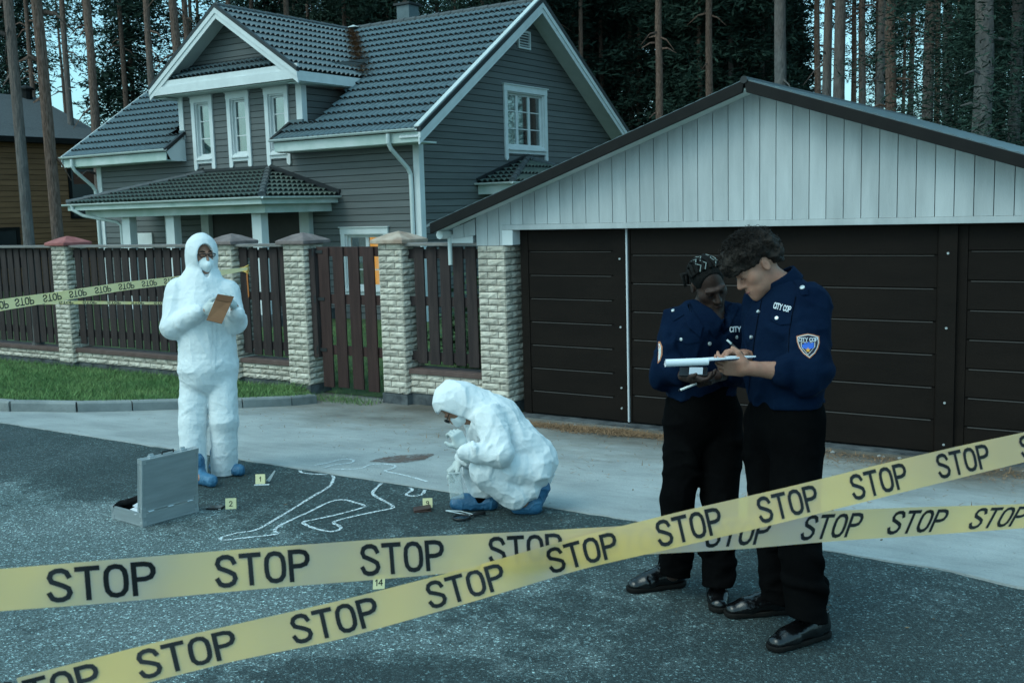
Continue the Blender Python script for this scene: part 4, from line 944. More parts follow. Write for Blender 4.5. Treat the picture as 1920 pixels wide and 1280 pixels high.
class SDF:
    def __init__(s, pts, pad, h):
        pts = np.array(pts, float); s.lo = pts.min(0) - pad; hi = pts.max(0) + pad; s.h = h
        s.n = np.ceil((hi - s.lo) / h).astype(int) + 1; s.D = np.full(s.n, 1.0, np.float32)
    def _win(s, lo, hi):
        a = np.maximum(((np.asarray(lo) - s.lo) / s.h).astype(int), 0); b = np.minimum(((np.asarray(hi) - s.lo) / s.h).astype(int) + 2, s.n)
        if np.any(b <= a): return None
        sl = tuple(slice(a[i], b[i]) for i in range(3))
        ax = [(s.lo[i] + np.arange(a[i], b[i]) * s.h).astype(np.float32) for i in range(3)]
        return sl, ax[0][:, None, None], ax[1][None, :, None], ax[2][None, None, :]
    def _put(s, sl, d, k, sub):
        A = s.D[sl]
        if sub:
            d = -d; h = np.maximum(k - np.abs(A - d), 0) / k if k > 0 else 0
            s.D[sl] = np.maximum(A, d) + h * h * k * .25
        else:
            h = np.maximum(k - np.abs(A - d), 0) / k if k > 0 else 0
            s.D[sl] = np.minimum(A, d) - h * h * k * .25
    def cone(s, a, b, ra, rb=None, k=.02, flat=1.0, fd=None, sub=False):
        a, b = np.asarray(a, float), np.asarray(b, float); rb = ra if rb is None else rb; m = max(ra, rb) * max(flat, 1) + k + 3 * s.h
        w = s._win(np.minimum(a, b) - m, np.maximum(a, b) + m)
        if w is None: return s
        sl, x, y, z = w; d = b - a; L2 = max(float(d.dot(d)), 1e-9)
        px, py, pz = x - a[0], y - a[1], z - a[2]; t = np.clip((px * d[0] + py * d[1] + pz * d[2]) / L2, 0, 1)
        qx, qy, qz = px - t * d[0], py - t * d[1], pz - t * d[2]
        if flat != 1.0:
            fd = unit(fd); c = (qx * fd[0] + qy * fd[1] + qz * fd[2]) * (1 / flat - 1); qx, qy, qz = qx + c * fd[0], qy + c * fd[1], qz + c * fd[2]
        s._put(sl, np.sqrt(qx * qx + qy * qy + qz * qz) - (ra + (rb - ra) * t), k, sub); return s
    def ell(s, c, r, ax=((1, 0, 0), (0, 1, 0), (0, 0, 1)), k=.02, sub=False):
        c = np.asarray(c, float); r = np.asarray(r, float); m = r.max() + k + 3 * s.h; w = s._win(c - m, c + m)
        if w is None: return s
        sl, x, y, z = w; px, py, pz = x - c[0], y - c[1], z - c[2]; q2 = 0; q4 = 0
        for i in range(3):
            u = px * ax[i][0] + py * ax[i][1] + pz * ax[i][2]; q2 = q2 + (u / r[i]) ** 2; q4 = q4 + (u / r[i] ** 2) ** 2
        k0 = np.sqrt(q2); k1 = np.sqrt(q4) + 1e-9
        s._put(sl, k0 * (k0 - 1) / k1, k, sub); return s
    def box(s, c, ax, hf, rd=.005, k=.01, sub=False):
        c = np.asarray(c, float); hf = np.asarray(hf, float); m = np.linalg.norm(hf) + k + 3 * s.h; w = s._win(c - m, c + m)
        if w is None: return s
        sl, x, y, z = w; px, py, pz = x - c[0], y - c[1], z - c[2]; o2 = 0; mx = None
        for i in range(3):
            u = np.abs(px * ax[i][0] + py * ax[i][1] + pz * ax[i][2]) - hf[i] + rd; o2 = o2 + np.maximum(u, 0) ** 2; mx = u if mx is None else np.maximum(mx, u)
        s._put(sl, np.sqrt(o2) + np.minimum(mx, 0) - rd, k, sub); return s
    def cut(s, p, n, k=.004):
        """remove everything on the side n points to"""
        n = unit(n); g = [(s.lo[i] + np.arange(s.n[i]) * s.h).astype(np.float32) for i in range(3)]
        d = (g[0][:, None, None] - p[0]) * n[0] + (g[1][None, :, None] - p[1]) * n[1] + (g[2][None, None, :] - p[2]) * n[2]
        s.D = np.maximum(s.D, d); return s
    def crease(s, amp, f, ridged=True, seed=0, st=(1, 1, 1), where=None, band=.04, ax=None):
        idx = np.argwhere(np.abs(s.D) < band); p = s.lo + idx * s.h
        pp = p if ax is None else p @ np.asarray(ax).T
        wq = pp * f * .35 + seed * 3.7; pp = pp + (np.stack([vnoise(wq), vnoise(wq + 11.7), vnoise(wq + 23.1)], 1) - .5) * (1.1 / f)
        q = pp * np.asarray(st) * f + seed * 7.3; v = vnoise(q) * .85 + vnoise(q * 2.1 + 3.1) * .15 if ridged else vnoise(q) * .65 + vnoise(q * 2.1 + 3.1) * .35
        v = -(np.clip(1 - np.abs(2 * v - 1) * 1.5, 0, 1) ** 3) if ridged else (2 * v - 1)
        a = amp if where is None else amp * where(p)
        s.D[idx[:, 0], idx[:, 1], idx[:, 2]] += (a * v).astype(np.float32); return s
    def mesh(s):
        D = s.D; S = D < 0; n = np.array(D.shape)
        c = np.zeros(n - 1, np.int8)
        for dx in (0, 1):
            for dy in (0, 1):
                for dz in (0, 1): c += S[dx:n[0] - 1 + dx, dy:n[1] - 1 + dy, dz:n[2] - 1 + dz]
        act = np.argwhere((c > 0) & (c < 8)); vid = np.full(n - 1, -1, np.int32); vid[act[:, 0], act[:, 1], act[:, 2]] = np.arange(len(act))
        acc = np.zeros((len(act), 3)); cnt = np.zeros(len(act))
        cr = [(0, 0, 0), (1, 0, 0), (0, 1, 0), (1, 1, 0), (0, 0, 1), (1, 0, 1), (0, 1, 1), (1, 1, 1)]
        val = [D[act[:, 0] + o[0], act[:, 1] + o[1], act[:, 2] + o[2]] for o in cr]
        for i, j in ((0, 1), (2, 3), (4, 5), (6, 7), (0, 2), (1, 3), (4, 6), (5, 7), (0, 4), (1, 5), (2, 6), (3, 7)):
            a, b = val[i], val[j]; m = (a < 0) != (b < 0); t = np.where(m, a / np.where(m, a - b, 1), 0)[:, None]
            acc += np.where(m[:, None], np.array(cr[i]) + t * (np.array(cr[j]) - np.array(cr[i])), 0); cnt += m
        V = s.lo + (act + acc / cnt[:, None]) * s.h; F = []
        for ax in range(3):
            u, w_ = (ax + 1) % 3, (ax + 2) % 3
            a = np.take(S, range(0, n[ax] - 1), ax); b = np.take(S, range(1, n[ax]), ax); e = np.argwhere(a != b)
            e = e[(e[:, u] > 0) & (e[:, w_] > 0) & (e[:, u] < n[u] - 1) & (e[:, w_] < n[w_] - 1)]
            ins = a[e[:, 0], e[:, 1], e[:, 2]]
            q = []
            for du, dw in ((-1, -1), (0, -1), (0, 0), (-1, 0)):
                t = e.copy(); t[:, u] += du; t[:, w_] += dw; q.append(vid[t[:, 0], t[:, 1], t[:, 2]])
            q = np.stack(q, 1); q[~ins] = q[~ins][:, ::-1]; F.append(q)
        F = np.concatenate(F); F = F[(F >= 0).all(1)]; return V, F
    def build(s, name, mat, parent=None, smooth_it=2):
        V, F = s.mesh()
        if smooth_it:
            E_ = np.concatenate([F[:, [0, 1]], F[:, [1, 2]], F[:, [2, 3]], F[:, [3, 0]]])
            for _ in range(smooth_it):
                a = np.zeros_like(V); c = np.zeros(len(V))
                for i in range(3): a[:, i] = np.bincount(E_[:, 0], V[E_[:, 1], i], len(V)) + np.bincount(E_[:, 1], V[E_[:, 0], i], len(V))
                c = np.bincount(E_[:, 0], minlength=len(V)) + np.bincount(E_[:, 1], minlength=len(V)); V = V * .45 + .55 * a / np.maximum(c, 1)[:, None]
        off = base_of(parent) if parent is not None else np.zeros(3)
        me = bpy.data.meshes.new(name); me.vertices.add(len(V)); me.vertices.foreach_set('co', (V - off).ravel())
        me.loops.add(F.size); me.loops.foreach_set('vertex_index', F.ravel().astype(np.int32))
        me.polygons.add(len(F)); me.polygons.foreach_set('loop_start', np.arange(0, F.size, 4, dtype=np.int32)); me.polygons.foreach_set('use_smooth', np.ones(len(F), bool))
        me.update(calc_edges=True); me.validate(); me.materials.append(mat); o = bpy.data.objects.new(name, me); COL.objects.link(o)
        o['_'] = 0; del o['_']
        if parent is not None: o.parent = parent; BASE[o] = off
        return o
def bunch(S, a, b, ra, rb, n, amp, seed, t0=.1, t1=.9, tilt=.4):
    """gathered cloth: n partial fold ridges round a limb"""
    rg = np.random.default_rng(seed); a, b = np.asarray(a, float), np.asarray(b, float); d = unit(b - a)
    for i in range(n):
        t = t0 + (t1 - t0) * (i + rg.uniform(.1, .9)) / n; c = a + (b - a) * t; r = ra + (rb - ra) * t; nn = unit(d + rg.normal(0, tilt, 3)); u = unit(np.cross(nn, (.3, .5, .8))); v = np.cross(nn, u)
        s0 = rg.uniform(0, 6.283); sp = rg.uniform(1.6, 3.6); m = 9; pr = None
        for j in range(m + 1):
            th = s0 + sp * j / m; q = u * math.cos(th) + v * math.sin(th); w_ = math.sin(math.pi * (j + .3) / (m + .6)); q = c + (q - d * np.dot(q, d)) * (r - amp * .55) + d * np.dot(q, d) * r
            if pr is not None: S.cone(pr[0], q, amp * pr[1], amp * w_, amp * 1.6)
            pr = (q, w_)
    return S
def lerp(a, b, t): return np.asarray(a) * (1 - t) + np.asarray(b) * t

# ---------------------------------------------------------------- anatomy
def frame(fwd, up=(0, 0, 1)):
    f = unit(fwd); l = unit(np.cross(up, f)); u = np.cross(f, l); return l, f, u      # left, forward, up
def head(S, c, fwd, up, k=1.0, female=False):
    """adds a head with a face; c = centre between the ears"""
    l, f, u = frame(fwd, up); A = (l, f, u)
    def at(a, b, d): return np.asarray(c) + (l * a + f * b + u * d) * k
    S.ell(at(0, -.018, .035), np.array([.074, .095, .085]) * k, A, .01)
    S.ell(at(0, .03, -.035), np.array([.060, .064, .078]) * k, A, .03)
    S.ell(at(0, .045, -.07), np.array([.046, .050, .042]) * k, A, .03)
    S.cone(at(0, .078, -.102), at(0, .072, -.098), .018 * k, None, .03)
    for s_ in (-1, 1):
        S.ell(at(s_ * .044, .052, -.018), np.array([.024, .026, .024]) * k, A, .025)
        S.ell(at(s_ * .031, .100, .008), np.array([.017, .013, .010]) * k, A, .012, True)
        S.ell(at(s_ * .031, .080, .006), np.array([.0135] * 3) * k, A, .004)
        S.ell(at(s_ * .076, -.012, -.002), np.array([.009, .017, .029]) * k, A, .008); S.ell(at(s_ * .086, -.008, -.002), np.array([.006, .009, .017]) * k, A, .006, True)
        S.cone(at(s_ * .012, .092, .027), at(s_ * .046, .080, .026), .010 * k, .008 * k, .014)
        S.cone(at(s_ * .013, .101, -.034), at(s_ * .013, .098, -.034), .009 * k, None, .008)
    S.cone(at(0, .090, .018), at(0, .115, -.028), .008 * k, .0125 * k, .012)
    w_ = .024 if female else .022
    S.cone(at(-w_, .088, -.062), at(w_, .088, -.062), .0075 * k, None, .008, 1.0); S.cone(at(0, .096, -.061), at(0, .096, -.060), .007 * k, None, .012)
    S.cone(at(-w_ * .8, .087, -.074), at(w_ * .8, .087, -.074), .0085 * k, None, .008)
    return at
def hand(S, wrist, d, pn, thumb, curl=(20, 35, 35, 40, 45), k=1.0, spread=1.0, grow=0.0, thumb_dir=None, thumb_curl=25):
    """palm with four unequal bent fingers and a thumb. d: wrist->knuckles, pn: palm normal (the side it closes to), thumb: towards the thumb side"""
    d = unit(d); pn = unit(np.asarray(pn) - d * np.dot(pn, d)); th = unit(np.cross(d, pn)); th = th if np.dot(th, thumb) > 0 else -th
    W = np.asarray(wrist, float); A = (th, pn, d); g = grow
    S.cone(W - d * .03, W + d * .02, .026 * k + g, .027 * k + g, .01, 1.15, th)
    S.box(W + d * .052 * k, A, np.array([.041, .0145, .045]) * k + g, .013 * k, .014)
    S.ell(W + d * .038 * k + th * .026 * k + pn * .008 * k, np.array([.020, .016, .032]) * k + g, A, .012)
    tips = []
    for i, (o, L, r) in enumerate(((.031, .072, .0088), (.0105, .080, .0090), (-.0105, .074, .0086), (-.0305, .058, .0076))):
        p = W + d * (.090 - abs(o - .005) * .18) * k + th * o * k; a = math.radians(curl[i + 1]); dd = unit(d + th * (o * 2.2 * spread)); ang = 0
        for j, (q, r2) in enumerate(((.44, .96), (.31, .88), (.25, .78))):
            ang += a * (.8 if j == 0 else 1.0); v = dd * math.cos(ang) + pn * math.sin(ang); e = p + v * L * q * k; S.cone(p, e, r * k * (r2 + .06) + g, r * k * r2 + g, .0035); p = e
        tips.append(p)
    p = W + d * .022 * k + th * .034 * k + pn * .004 * k; v = unit(thumb_dir) if thumb_dir is not None else unit(d * .62 + th * .68 + pn * .35)
    e = p + v * .040 * k; S.cone(p, e, .0125 * k + g, .0108 * k + g, .010)
    v2 = unit(v * math.cos(R(thumb_curl)) + unit(d * .7 - th * .5 + pn * .4) * math.sin(R(thumb_curl))); e2 = e + v2 * .030 * k; S.cone(e, e2, .0108 * k + g, .0088 * k + g, .005); tips.append(e2 + v2 * .006)
    return tips

# ---------------------------------------------------------------- cloth and skin materials
def cloth(name, c1, c2, rough=.85, bump=.4, bs=24, weave=0, spec=.15, sheen=0, sub=0, fold=None):
    m = mk(name, c1, c2, 5, rough, bump, bs, spec=spec, bdist=.012, detail=8)
    b = m.node_tree.nodes['Principled BSDF']; b.inputs['Sheen Weight'].default_value = sheen
    if sub: b.inputs['Subsurface Weight'].default_value = sub; b.inputs['Subsurface Radius'].default_value = (.01, .01, .01)
    return m
def tyvek():
    """white non-woven coverall: crisp creases from ridged noise as real bump"""
    m = mk('white_coverall_fabric', (.66, .69, .70), (.76, .78, .79), 4, .62, 0, spec=.3); n, l = nodes(m); b = n['Principled BSDF']; tc = n.new('ShaderNodeTexCoord')
    hs = None; prev = None
    for sc_, am, st in ((4, .011, (1, 1, .5)), (13, .0055, (1, 1, .8)), (48, .0018, (1, 1, 1))):
        mp = n.new('ShaderNodeMapping'); mp.inputs['Scale'].default_value = st; mp.inputs['Rotation'].default_value = (.4, .7, .2); l.new(tc.outputs['Object'], mp.inputs[0])
        t = n.new('ShaderNodeTexNoise'); t.inputs['Scale'].default_value = sc_; t.inputs['Detail'].default_value = 3; t.inputs['Distortion'].default_value = .9; l.new(mp.outputs[0], t.inputs['Vector'])
        s1 = n.new('ShaderNodeMath'); s1.operation = 'SUBTRACT'; s1.inputs[1].default_value = .5; l.new(t.outputs[0], s1.inputs[0])
        ab = n.new('ShaderNodeMath'); ab.operation = 'ABSOLUTE'; l.new(s1.outputs[0], ab.inputs[0])
        bp = n.new('ShaderNodeBump'); bp.inputs['Strength'].default_value = .8; bp.inputs['Distance'].default_value = am * 1.5; bp.invert = True; l.new(ab.outputs[0], bp.inputs['Height'])
        if prev is not None: l.new(prev, bp.inputs['Normal'])
        prev = bp.outputs[0]
    for sc_, am in ((7, .0065), (19, .0022)):
        nz = n.new('ShaderNodeTexNoise'); nz.inputs['Scale'].default_value = sc_ * .8; nz.inputs['Detail'].default_value = 2; l.new(tc.outputs['Object'], nz.inputs['Vector'])
        mv = n.new('ShaderNodeMix'); mv.data_type = 'RGBA'; mv.inputs[0].default_value = .22; l.new(tc.outputs['Object'], mv.inputs[6]); l.new(nz.outputs['Color'], mv.inputs[7])
        vo = n.new('ShaderNodeTexVoronoi'); vo.inputs['Scale'].default_value = sc_; l.new(mv.outputs[2], vo.inputs['Vector'])
        bp = n.new('ShaderNodeBump'); bp.inputs['Strength'].default_value = .75; bp.inputs['Distance'].default_value = am; l.new(vo.outputs['Distance'], bp.inputs['Height']); l.new(prev, bp.inputs['Normal']); prev = bp.outputs[0]
    l.new(prev, b.inputs['Normal']); b.inputs['Subsurface Weight'].default_value = .25; b.inputs['Subsurface Radius'].default_value = (.02, .02, .02); b.inputs['Subsurface Scale'].default_value = .5
    return m
def skin(name, c1, c2):
    m = mk(name, c1, c2, 22, .55, .12, 180, spec=.35); b = m.node_tree.nodes['Principled BSDF']
    b.inputs['Subsurface Weight'].default_value = .12; b.inputs['Subsurface Radius'].default_value = (.012, .005, .003); return m
MT['tyvek'] = tyvek()
MT['cover_blue'] = cloth('blue_plastic_shoe_cover', (.022, .10, .20), (.055, .18, .31), .45, .9, 34, spec=.5)
MT['glove'] = cloth('pale_nitrile_glove', (.46, .50, .49), (.56, .60, .58), .5, .25, 60, spec=.35)
MT['mask'] = cloth('white_respirator', (.72, .77, .79), (.80, .84, .85), .8, .2, 50)
MT['navy'] = cloth('navy_shirt_cloth', (.0020, .0074, .0225), (.0034, .0115, .031), .9, .5, 16, spec=.05)
MT['trouser'] = cloth('black_trouser_cloth', (.0018, .0018, .0020), (.0034, .0034, .0036), .95, .5, 14, spec=.03)
MT['leather'] = cloth('black_polished_leather', (.0025, .0025, .003), (.004, .004, .0045), .2, .25, 30, spec=.6)
MT['sole'] = cloth('shoe_sole', (.006, .0055, .005), (.011, .010, .009), .8)
MT['skin_light'] = skin('light_skin', (.33, .155, .105), (.40, .205, .14)); MT['skin_mid'] = skin('warm_skin', (.28, .14, .09), (.36, .19, .125)); MT['skin_dark'] = skin('dark_skin', (.034, .017, .013), (.050, .026, .019))
MT['hair_brown'] = cloth('dark_brown_hair', (.010, .0075, .006), (.026, .019, .015), .7, .8, 90, spec=.2)
MT['hair_black'] = cloth('black_hair', (.006, .006, .006), (.012, .011, .010), .8, .6, 90, spec=.12)
MT['black_plastic'] = plain('black_plastic', (.008, .008, .009), .35)
MT['clear'] = glass_mat('spectacle_lens', .12)

# ---------------------------------------------------------------- details laid on a modelled surface
def bvh_of(*objs):
    vs, fs = [], []
    for o in objs:
        k = len(vs); off = base_of(o); vs += [tuple(np.array(v.co) + off) for v in o.data.vertices]; fs += [[k + i for i in p.vertices] for p in o.data.polygons]
    return BVHTree.FromPolygons(vs, fs)
def hit(bv, px, py, lift=.0015):
    r = unit(ray(px, py)); h = bv.ray_cast(Vector(CAM), Vector(r))
    if h[0] is None: return None
    return np.array(h[0]) - r * lift
GLYPH = {
 'S': (.64, [[(.62, .80), (.56, .93), (.42, 1.0), (.24, 1.0), (.09, .93), (.03, .78), (.09, .63), (.30, .54), (.46, .46), (.60, .37), (.64, .22), (.56, .07), (.40, 0), (.22, 0), (.08, .06), (.01, .20)]]),
 'T': (.62, [[(0, 1), (.62, 1)], [(.31, 1), (.31, 0)]]),
 'O': (.62, [[(.31, 1), (.14, .96), (.03, .82), (0, .62), (0, .38), (.03, .18), (.14, .04), (.31, 0), (.48, .04), (.59, .18), (.62, .38), (.62, .62), (.59, .82), (.48, .96), (.31, 1)]]),
 'P': (.60, [[(0, 0), (0, 1), (.34, 1), (.52, .95), (.60, .82), (.60, .68), (.52, .54), (.34, .48), (0, .48)]]),
 'C': (.60, [[(.60, .80), (.50, .95), (.31, 1), (.14, .96), (.03, .82), (0, .62), (0, .38), (.03, .18), (.14, .04), (.31, 0), (.50, .05), (.60, .20)]]),
 'I': (.02, [[(.01, 1), (.01, 0)]]), 'Y': (.62, [[(0, 1), (.31, .5), (.62, 1)], [(.31, .5), (.31, 0)]]), ' ': (.2, []),
 '1': (.34, [[(.02, .76), (.24, 1), (.24, 0)]]), '2': (.58, [[(.02, .76), (.08, .93), (.28, 1), (.48, .95), (.57, .78), (.54, .60), (.02, 0), (.58, 0)]]),
 '9': (.58, [[(.05, .05), (.25, 0), (.45, .12), (.56, .40), (.57, .70), (.48, .93), (.28, 1), (.09, .93), (.01, .72), (.08, .52), (.28, .45), (.47, .53), (.57, .70)]]),
 '4': (.62, [[(.46, 0), (.46, 1), (0, .30), (.62, .30)]]),
}
def text_ribbons(txt, hw=.075, gap=.22, sub=.09):
    """list of quads in text space (x, y); letters are one unit tall. Returns quads, width"""
    x = 0; Q = []
    for ch in txt:
        w_, st = GLYPH[ch]
        for pl in st:
            p = [np.array(pl[0], float)]
            for a, b in zip(pl[:-1], pl[1:]):
                a, b = np.array(a), np.array(b); n = max(1, int(np.linalg.norm(b - a) / sub))
                p += [a + (b - a) * i / n for i in range(1, n + 1)]
            closed = np.linalg.norm(p[0] - p[-1]) < 1e-6; L, Rr = [], []
            for i in range(len(p)):
                a = p[i - 1] if i > 0 else (p[-2] if closed else p[0]); b = p[i + 1] if i < len(p) - 1 else (p[1] if closed else p[-1])
                t0 = p[i] - a; t1 = b - p[i]; t0 = t0 / (np.linalg.norm(t0) or 1); t1 = t1 / (np.linalg.norm(t1) or 1); t = t0 + t1; t = t / (np.linalg.norm(t) or 1)
                n = np.array([-t[1], t[0]]); c = max(.45, (np.dot(n, np.array([-t1[1], t1[0]])) if np.linalg.norm(t1) > 0 else 1) or 1)
                q = p[i].copy()
                if not closed and i == 0: q = q - t * hw
                if not closed and i == len(p) - 1: q = q + t * hw
                L.append(q + n * hw / c); Rr.append(q - n * hw / c)
            for i in range(len(p) - 1): Q.append([L[i] + (x, 0), Rr[i] + (x, 0), Rr[i + 1] + (x, 0), L[i + 1] + (x, 0)])
        x += w_ + gap
    return Q, x - gap
def lay_text(bv, txt, px0, py0, px1, py1, hpx, name, mat, parent, hw=.08, lift=.002, skew=0):
    """text whose baseline runs from one picture point to another, wrapped on a surface"""
    Q, W = text_ribbons(txt, hw); mb = MB(); d = np.array([px1 - px0, py1 - py0], float); L = np.linalg.norm(d); d /= L; nn = np.array([d[1], -d[0]])
    for q in Q:
        pts = [hit(bv, *(np.array([px0, py0]) + d * (v[0] / W * L + v[1] * hpx * skew) + nn * v[1] * hpx), lift) for v in q]
        if all(p is not None for p in pts): mb.add(pts, [(0, 1, 2, 3)])
    return mb.build(name, mat, parent) if mb.v else None
def lay_poly(bv, poly, name, mat, parent, lift=.0015, rings=4):
    """filled outline (star-shaped about its centre) wrapped on a surface"""
    poly = np.array(poly, float); c = poly.mean(0); n = len(poly); vs = [hit(bv, *c, lift)]; 
    for k in range(1, rings + 1):
        for p in poly: vs.append(hit(bv, *(c + (p - c) * k / rings), lift))
    last = next(v for v in vs if v is not None); vs = [v if v is not None else last for v in vs]
    fs = [(0, 1 + i, 1 + (i + 1) % n) for i in range(n)] + [(1 + (k - 1) * n + i, 1 + k * n + i, 1 + k * n + (i + 1) % n, 1 + (k - 1) * n + (i + 1) % n) for k in range(1, rings) for i in range(n)]
    mb = MB(); mb.add(vs, fs); return mb.build(name, mat, parent, smooth=True)
def lay_disc(bv, px, py, rpx, name, mat, parent, thick=.003):
    """small button: a real disc seated on the surface, facing along its normal"""
    r = unit(ray(px, py)); h = bv.ray_cast(Vector(CAM), Vector(r))
    if h[0] is None: return None
    p, nrm = np.array(h[0]), np.array(h[1]); nrm = nrm if nrm.dot(r) < 0 else -nrm; rad = rpx * h[3] / FPX
    mb = MB(); mb.tube([p - nrm * .004, p + nrm * thick, p + nrm * (thick + .001)], [rad, rad, rad * .6], 14); return mb.build(name, mat, parent, smooth=False)
def lay_line(bv, pts, wpx, name, mat, parent, lift=.003, n=24):
    pts = [np.array(p, float) for p in pts]; L, Rr = [], []
    for i in range(n + 1):
        t = i / n * (len(pts) - 1); k = min(int(t), len(pts) - 2); q = lerp(pts[k], pts[k + 1], t - k); d = pts[k + 1] - pts[k]; d = d / np.linalg.norm(d); nn = np.array([-d[1], d[0]]) * wpx / 2
        a, b = hit(bv, *(q + nn), lift), hit(bv, *(q - nn), lift)
        if a is not None and b is not None and (not L or np.linalg.norm(a - L[-1]) < .12): L.append(a); Rr.append(b)
    if len(L) < 2: return None
    mb = MB(); mb.add(L + Rr, [(i, i + 1, len(L) + i + 1, len(L) + i) for i in range(len(L) - 1)]); return mb.build(name, mat, parent, smooth=True)
def resub(poly, m):
    out = []
    for i in range(len(poly)):
        a, b = np.array(poly[i], float), np.array(poly[(i + 1) % len(poly)], float)
        out += [tuple(a + (b - a) * k / m) for k in range(m)]
    return out
def person(S, mat, loc, label, group=None):
    o = S.build('person', mat, None)
    off = np.array(loc, float); co = np.empty(len(o.data.vertices) * 3); o.data.vertices.foreach_get('co', co)
    o.data.vertices.foreach_set('co', (co.reshape(-1, 3) - off).ravel()); o.location = tuple(off); o.data.update(); BASE[o] = off
    tag(o, label, 'person', group); return o
# ================================================================== standing forensic examiner in white
def stander():
    Z0 = 7.70
    def Q(px, py, d=0.0): return P(px, py, Z0 + d)
    fw = unit(RT * .50 - AW * .87); lt, _, _ = frame(fw)           # lt = person's left (towards picture right)
    hip = Q(391, 692); chest = Q(389, 585); neck = Q(379, 522); hc = Q(379, 480, -.01)
    Rh, Rk, Ra = Q(366, 700), Q(361, 792, -.05), Q(362, 888, -.12); Lh, Lk, La = Q(414, 700, .02), Q(420, 790, -.02), Q(420, 872, .06)
    Rs, Re, Rw = Q(334, 546, -.02), Q(326, 612, -.10), Q(385, 582, -.24); Ls, Le, Lw = Q(427, 546, .04), Q(441, 604, -.02), Q(440, 576, -.17)
    Rf = on_ground(374, 905); Lf = on_ground(418, 887)
    allp = [hip, chest, neck, hc, Rh, Rk, Ra, Lh, Lk, La, Rs, Re, Rw, Ls, Le, Lw, Rf, Lf]
    S = SDF(allp, .22, .0055)
    at = head(S, hc, unit(fw + RT * .12), UP, 1.0)
    S.cone(hc - UP * .06 - fw * .01, neck - UP * .05, .052, .06, .02)
    S.cone(chest, hip, .125, .125, .05, 1.25, lt); S.cone(Rs, Ls, .055, None, .06); S.cone(neck - UP * .04, chest, .07, .11, .06, 1.3, lt)
    for a, b, c, f_ in ((Rh, Rk, Ra, Rf), (Lh, Lk, La, Lf)):
        S.cone(a, b, .080, .056, .03); S.cone(b, c, .055, .040, .02); S.cone(c, f_ + UP * .05 + fw * .07, .040, .032, .02)
    for a, b, c in ((Rs, Re, Rw), (Ls, Le, Lw)): S.cone(a, b, .046, .040, .03); S.cone(b, c, .040, .028, .02)
    rd = unit(RT * .93 + UP * .18 - AW * .05); ld = unit(UP * .85 - RT * .35 - AW * .2)
    h1 = (Rw, rd, -AW * .6 - UP * .1 + RT * 0 + AW * 1.2, UP, (20, 22, 22, 24, 26)); h2 = (Lw, ld, -RT * .3 + -AW * 0 + AW * -.2 - RT * .5, -RT - AW * .5, (20, 40, 42, 45, 45))
    hand(S, *h1, k=1.0); hand(S, *h2, k=.95)
    o = person(S, MT['skin_light'], on_ground(395, 895), 'person standing in a white hooded coverall, mask and glasses, holding a brown envelope', 'people')
    G = SDF([Rw, Lw, Rw + rd * .2, Lw + ld * .2], .08, .0035); hand(G, *h1, k=1.02, grow=.002); G.cone(Rw - rd * .03, Rw - rd * .075, .034, .036, .006); G.build('glove', MT['glove'], o, 1)
    G = SDF([Lw, Lw + ld * .2], .09, .0035); hand(G, *h2, k=.97, grow=.002); G.cone(Lw - ld * .03, Lw - ld * .07, .034, .036, .006); G.build('glove', MT['glove'], o, 1)
    # coverall
    C = SDF(allp, .26, .0046)
    C.cone(chest + UP * .02, hip + UP * .02, .152, .150, .05, 1.32, lt); C.cone(Rs + UP * -.01, Ls + UP * -.01, .082, None, .07); C.cone(neck, chest, .095, .15, .08, 1.3, lt)
    C.cone(hip, hip - UP * .06, .150, .14, .05, 1.32, lt)
    for a, b, c, r1 in ((Rh, Rk, Ra, .108), (Lh, Lk, La, .104)):
        C.cone(a - UP * .02, b, r1, .094, .018); C.cone(b, c - UP * .08, .094, .088, .018)
    C.cone(Rs, Re, .084, .088, .022); C.cone(Re, Rw - rd * .05, .086, .050, .018); C.cone(Ls, Le, .078, .080, .022); C.cone(Le, Lw - ld * .05, .078, .048, .018)
    hd = hc - fw * .015
    C.ell(hd + UP * .018, (.112, .128, .142), frame(fw), .02); C.cone(hd - UP * .08 - fw * .02, neck - UP * .03, .098, .115, .06)
    bunch(C, Rs, Re, .084, .088, 3, .009, 71, .45, 1.05); bunch(C, Re, Rw, .088, .056, 4, .008, 72, 0, .75); bunch(C, Ls, Le, .078, .08, 3, .009, 73, .45, 1.05); bunch(C, Le, Lw, .08, .052, 3, .008, 74, 0, .7)
    bunch(C, Rh, Rk, .106, .095, 2, .008, 75, .7, 1.05, .8); bunch(C, Rk, Ra, .094, .09, 3, .008, 76, .3, .95, .8); bunch(C, Lh, Lk, .102, .095, 2, .008, 77, .7, 1.05, .8); bunch(C, Lk, La, .094, .09, 3, .008, 78, .3, .95, .8)
    bunch(C, chest, hip, .168, .165, 3, .012, 79, .5, 1.0, .6)
    nz = lambda p: np.clip((.95 - p[:, 2]) / .25, 0, 1)
    C.crease(.007, 4.5, True, 1, (1.2, 1.2, .8), nz); C.crease(.007, 5.5, True, 7, (1.5, 1.5, .5), lambda p: 1 - nz(p) * .7); C.crease(.0035, 9, True, 2, (.8, .8, 1.6)); C.crease(.002, 22, True, 9)
    for a_, r_ in ((Ra, .2), (La, .2)): C.box(a_ - UP * .160 + fw * .02, frame(fw), (.16, .17, .095), .005, .004, True)
    # face opening, sleeve and leg openings
    C.ell(hd + fw * .10 + UP * .0, (.058, .085, .088), frame(unit(fw + RT * .1)), .012, True); C.cone(hd - UP * .09 + fw * .10, neck - UP * .01 + fw * .10, .030, .012, .02, sub=True)
    C.cut(Ra - UP * .0, (0, 0, -1)) if False else None
    g = C.build('coverall', MT['tyvek'], o, 3)
    # zip flap down the front
    bv = bvh_of(g); mb = MB(); pr = None
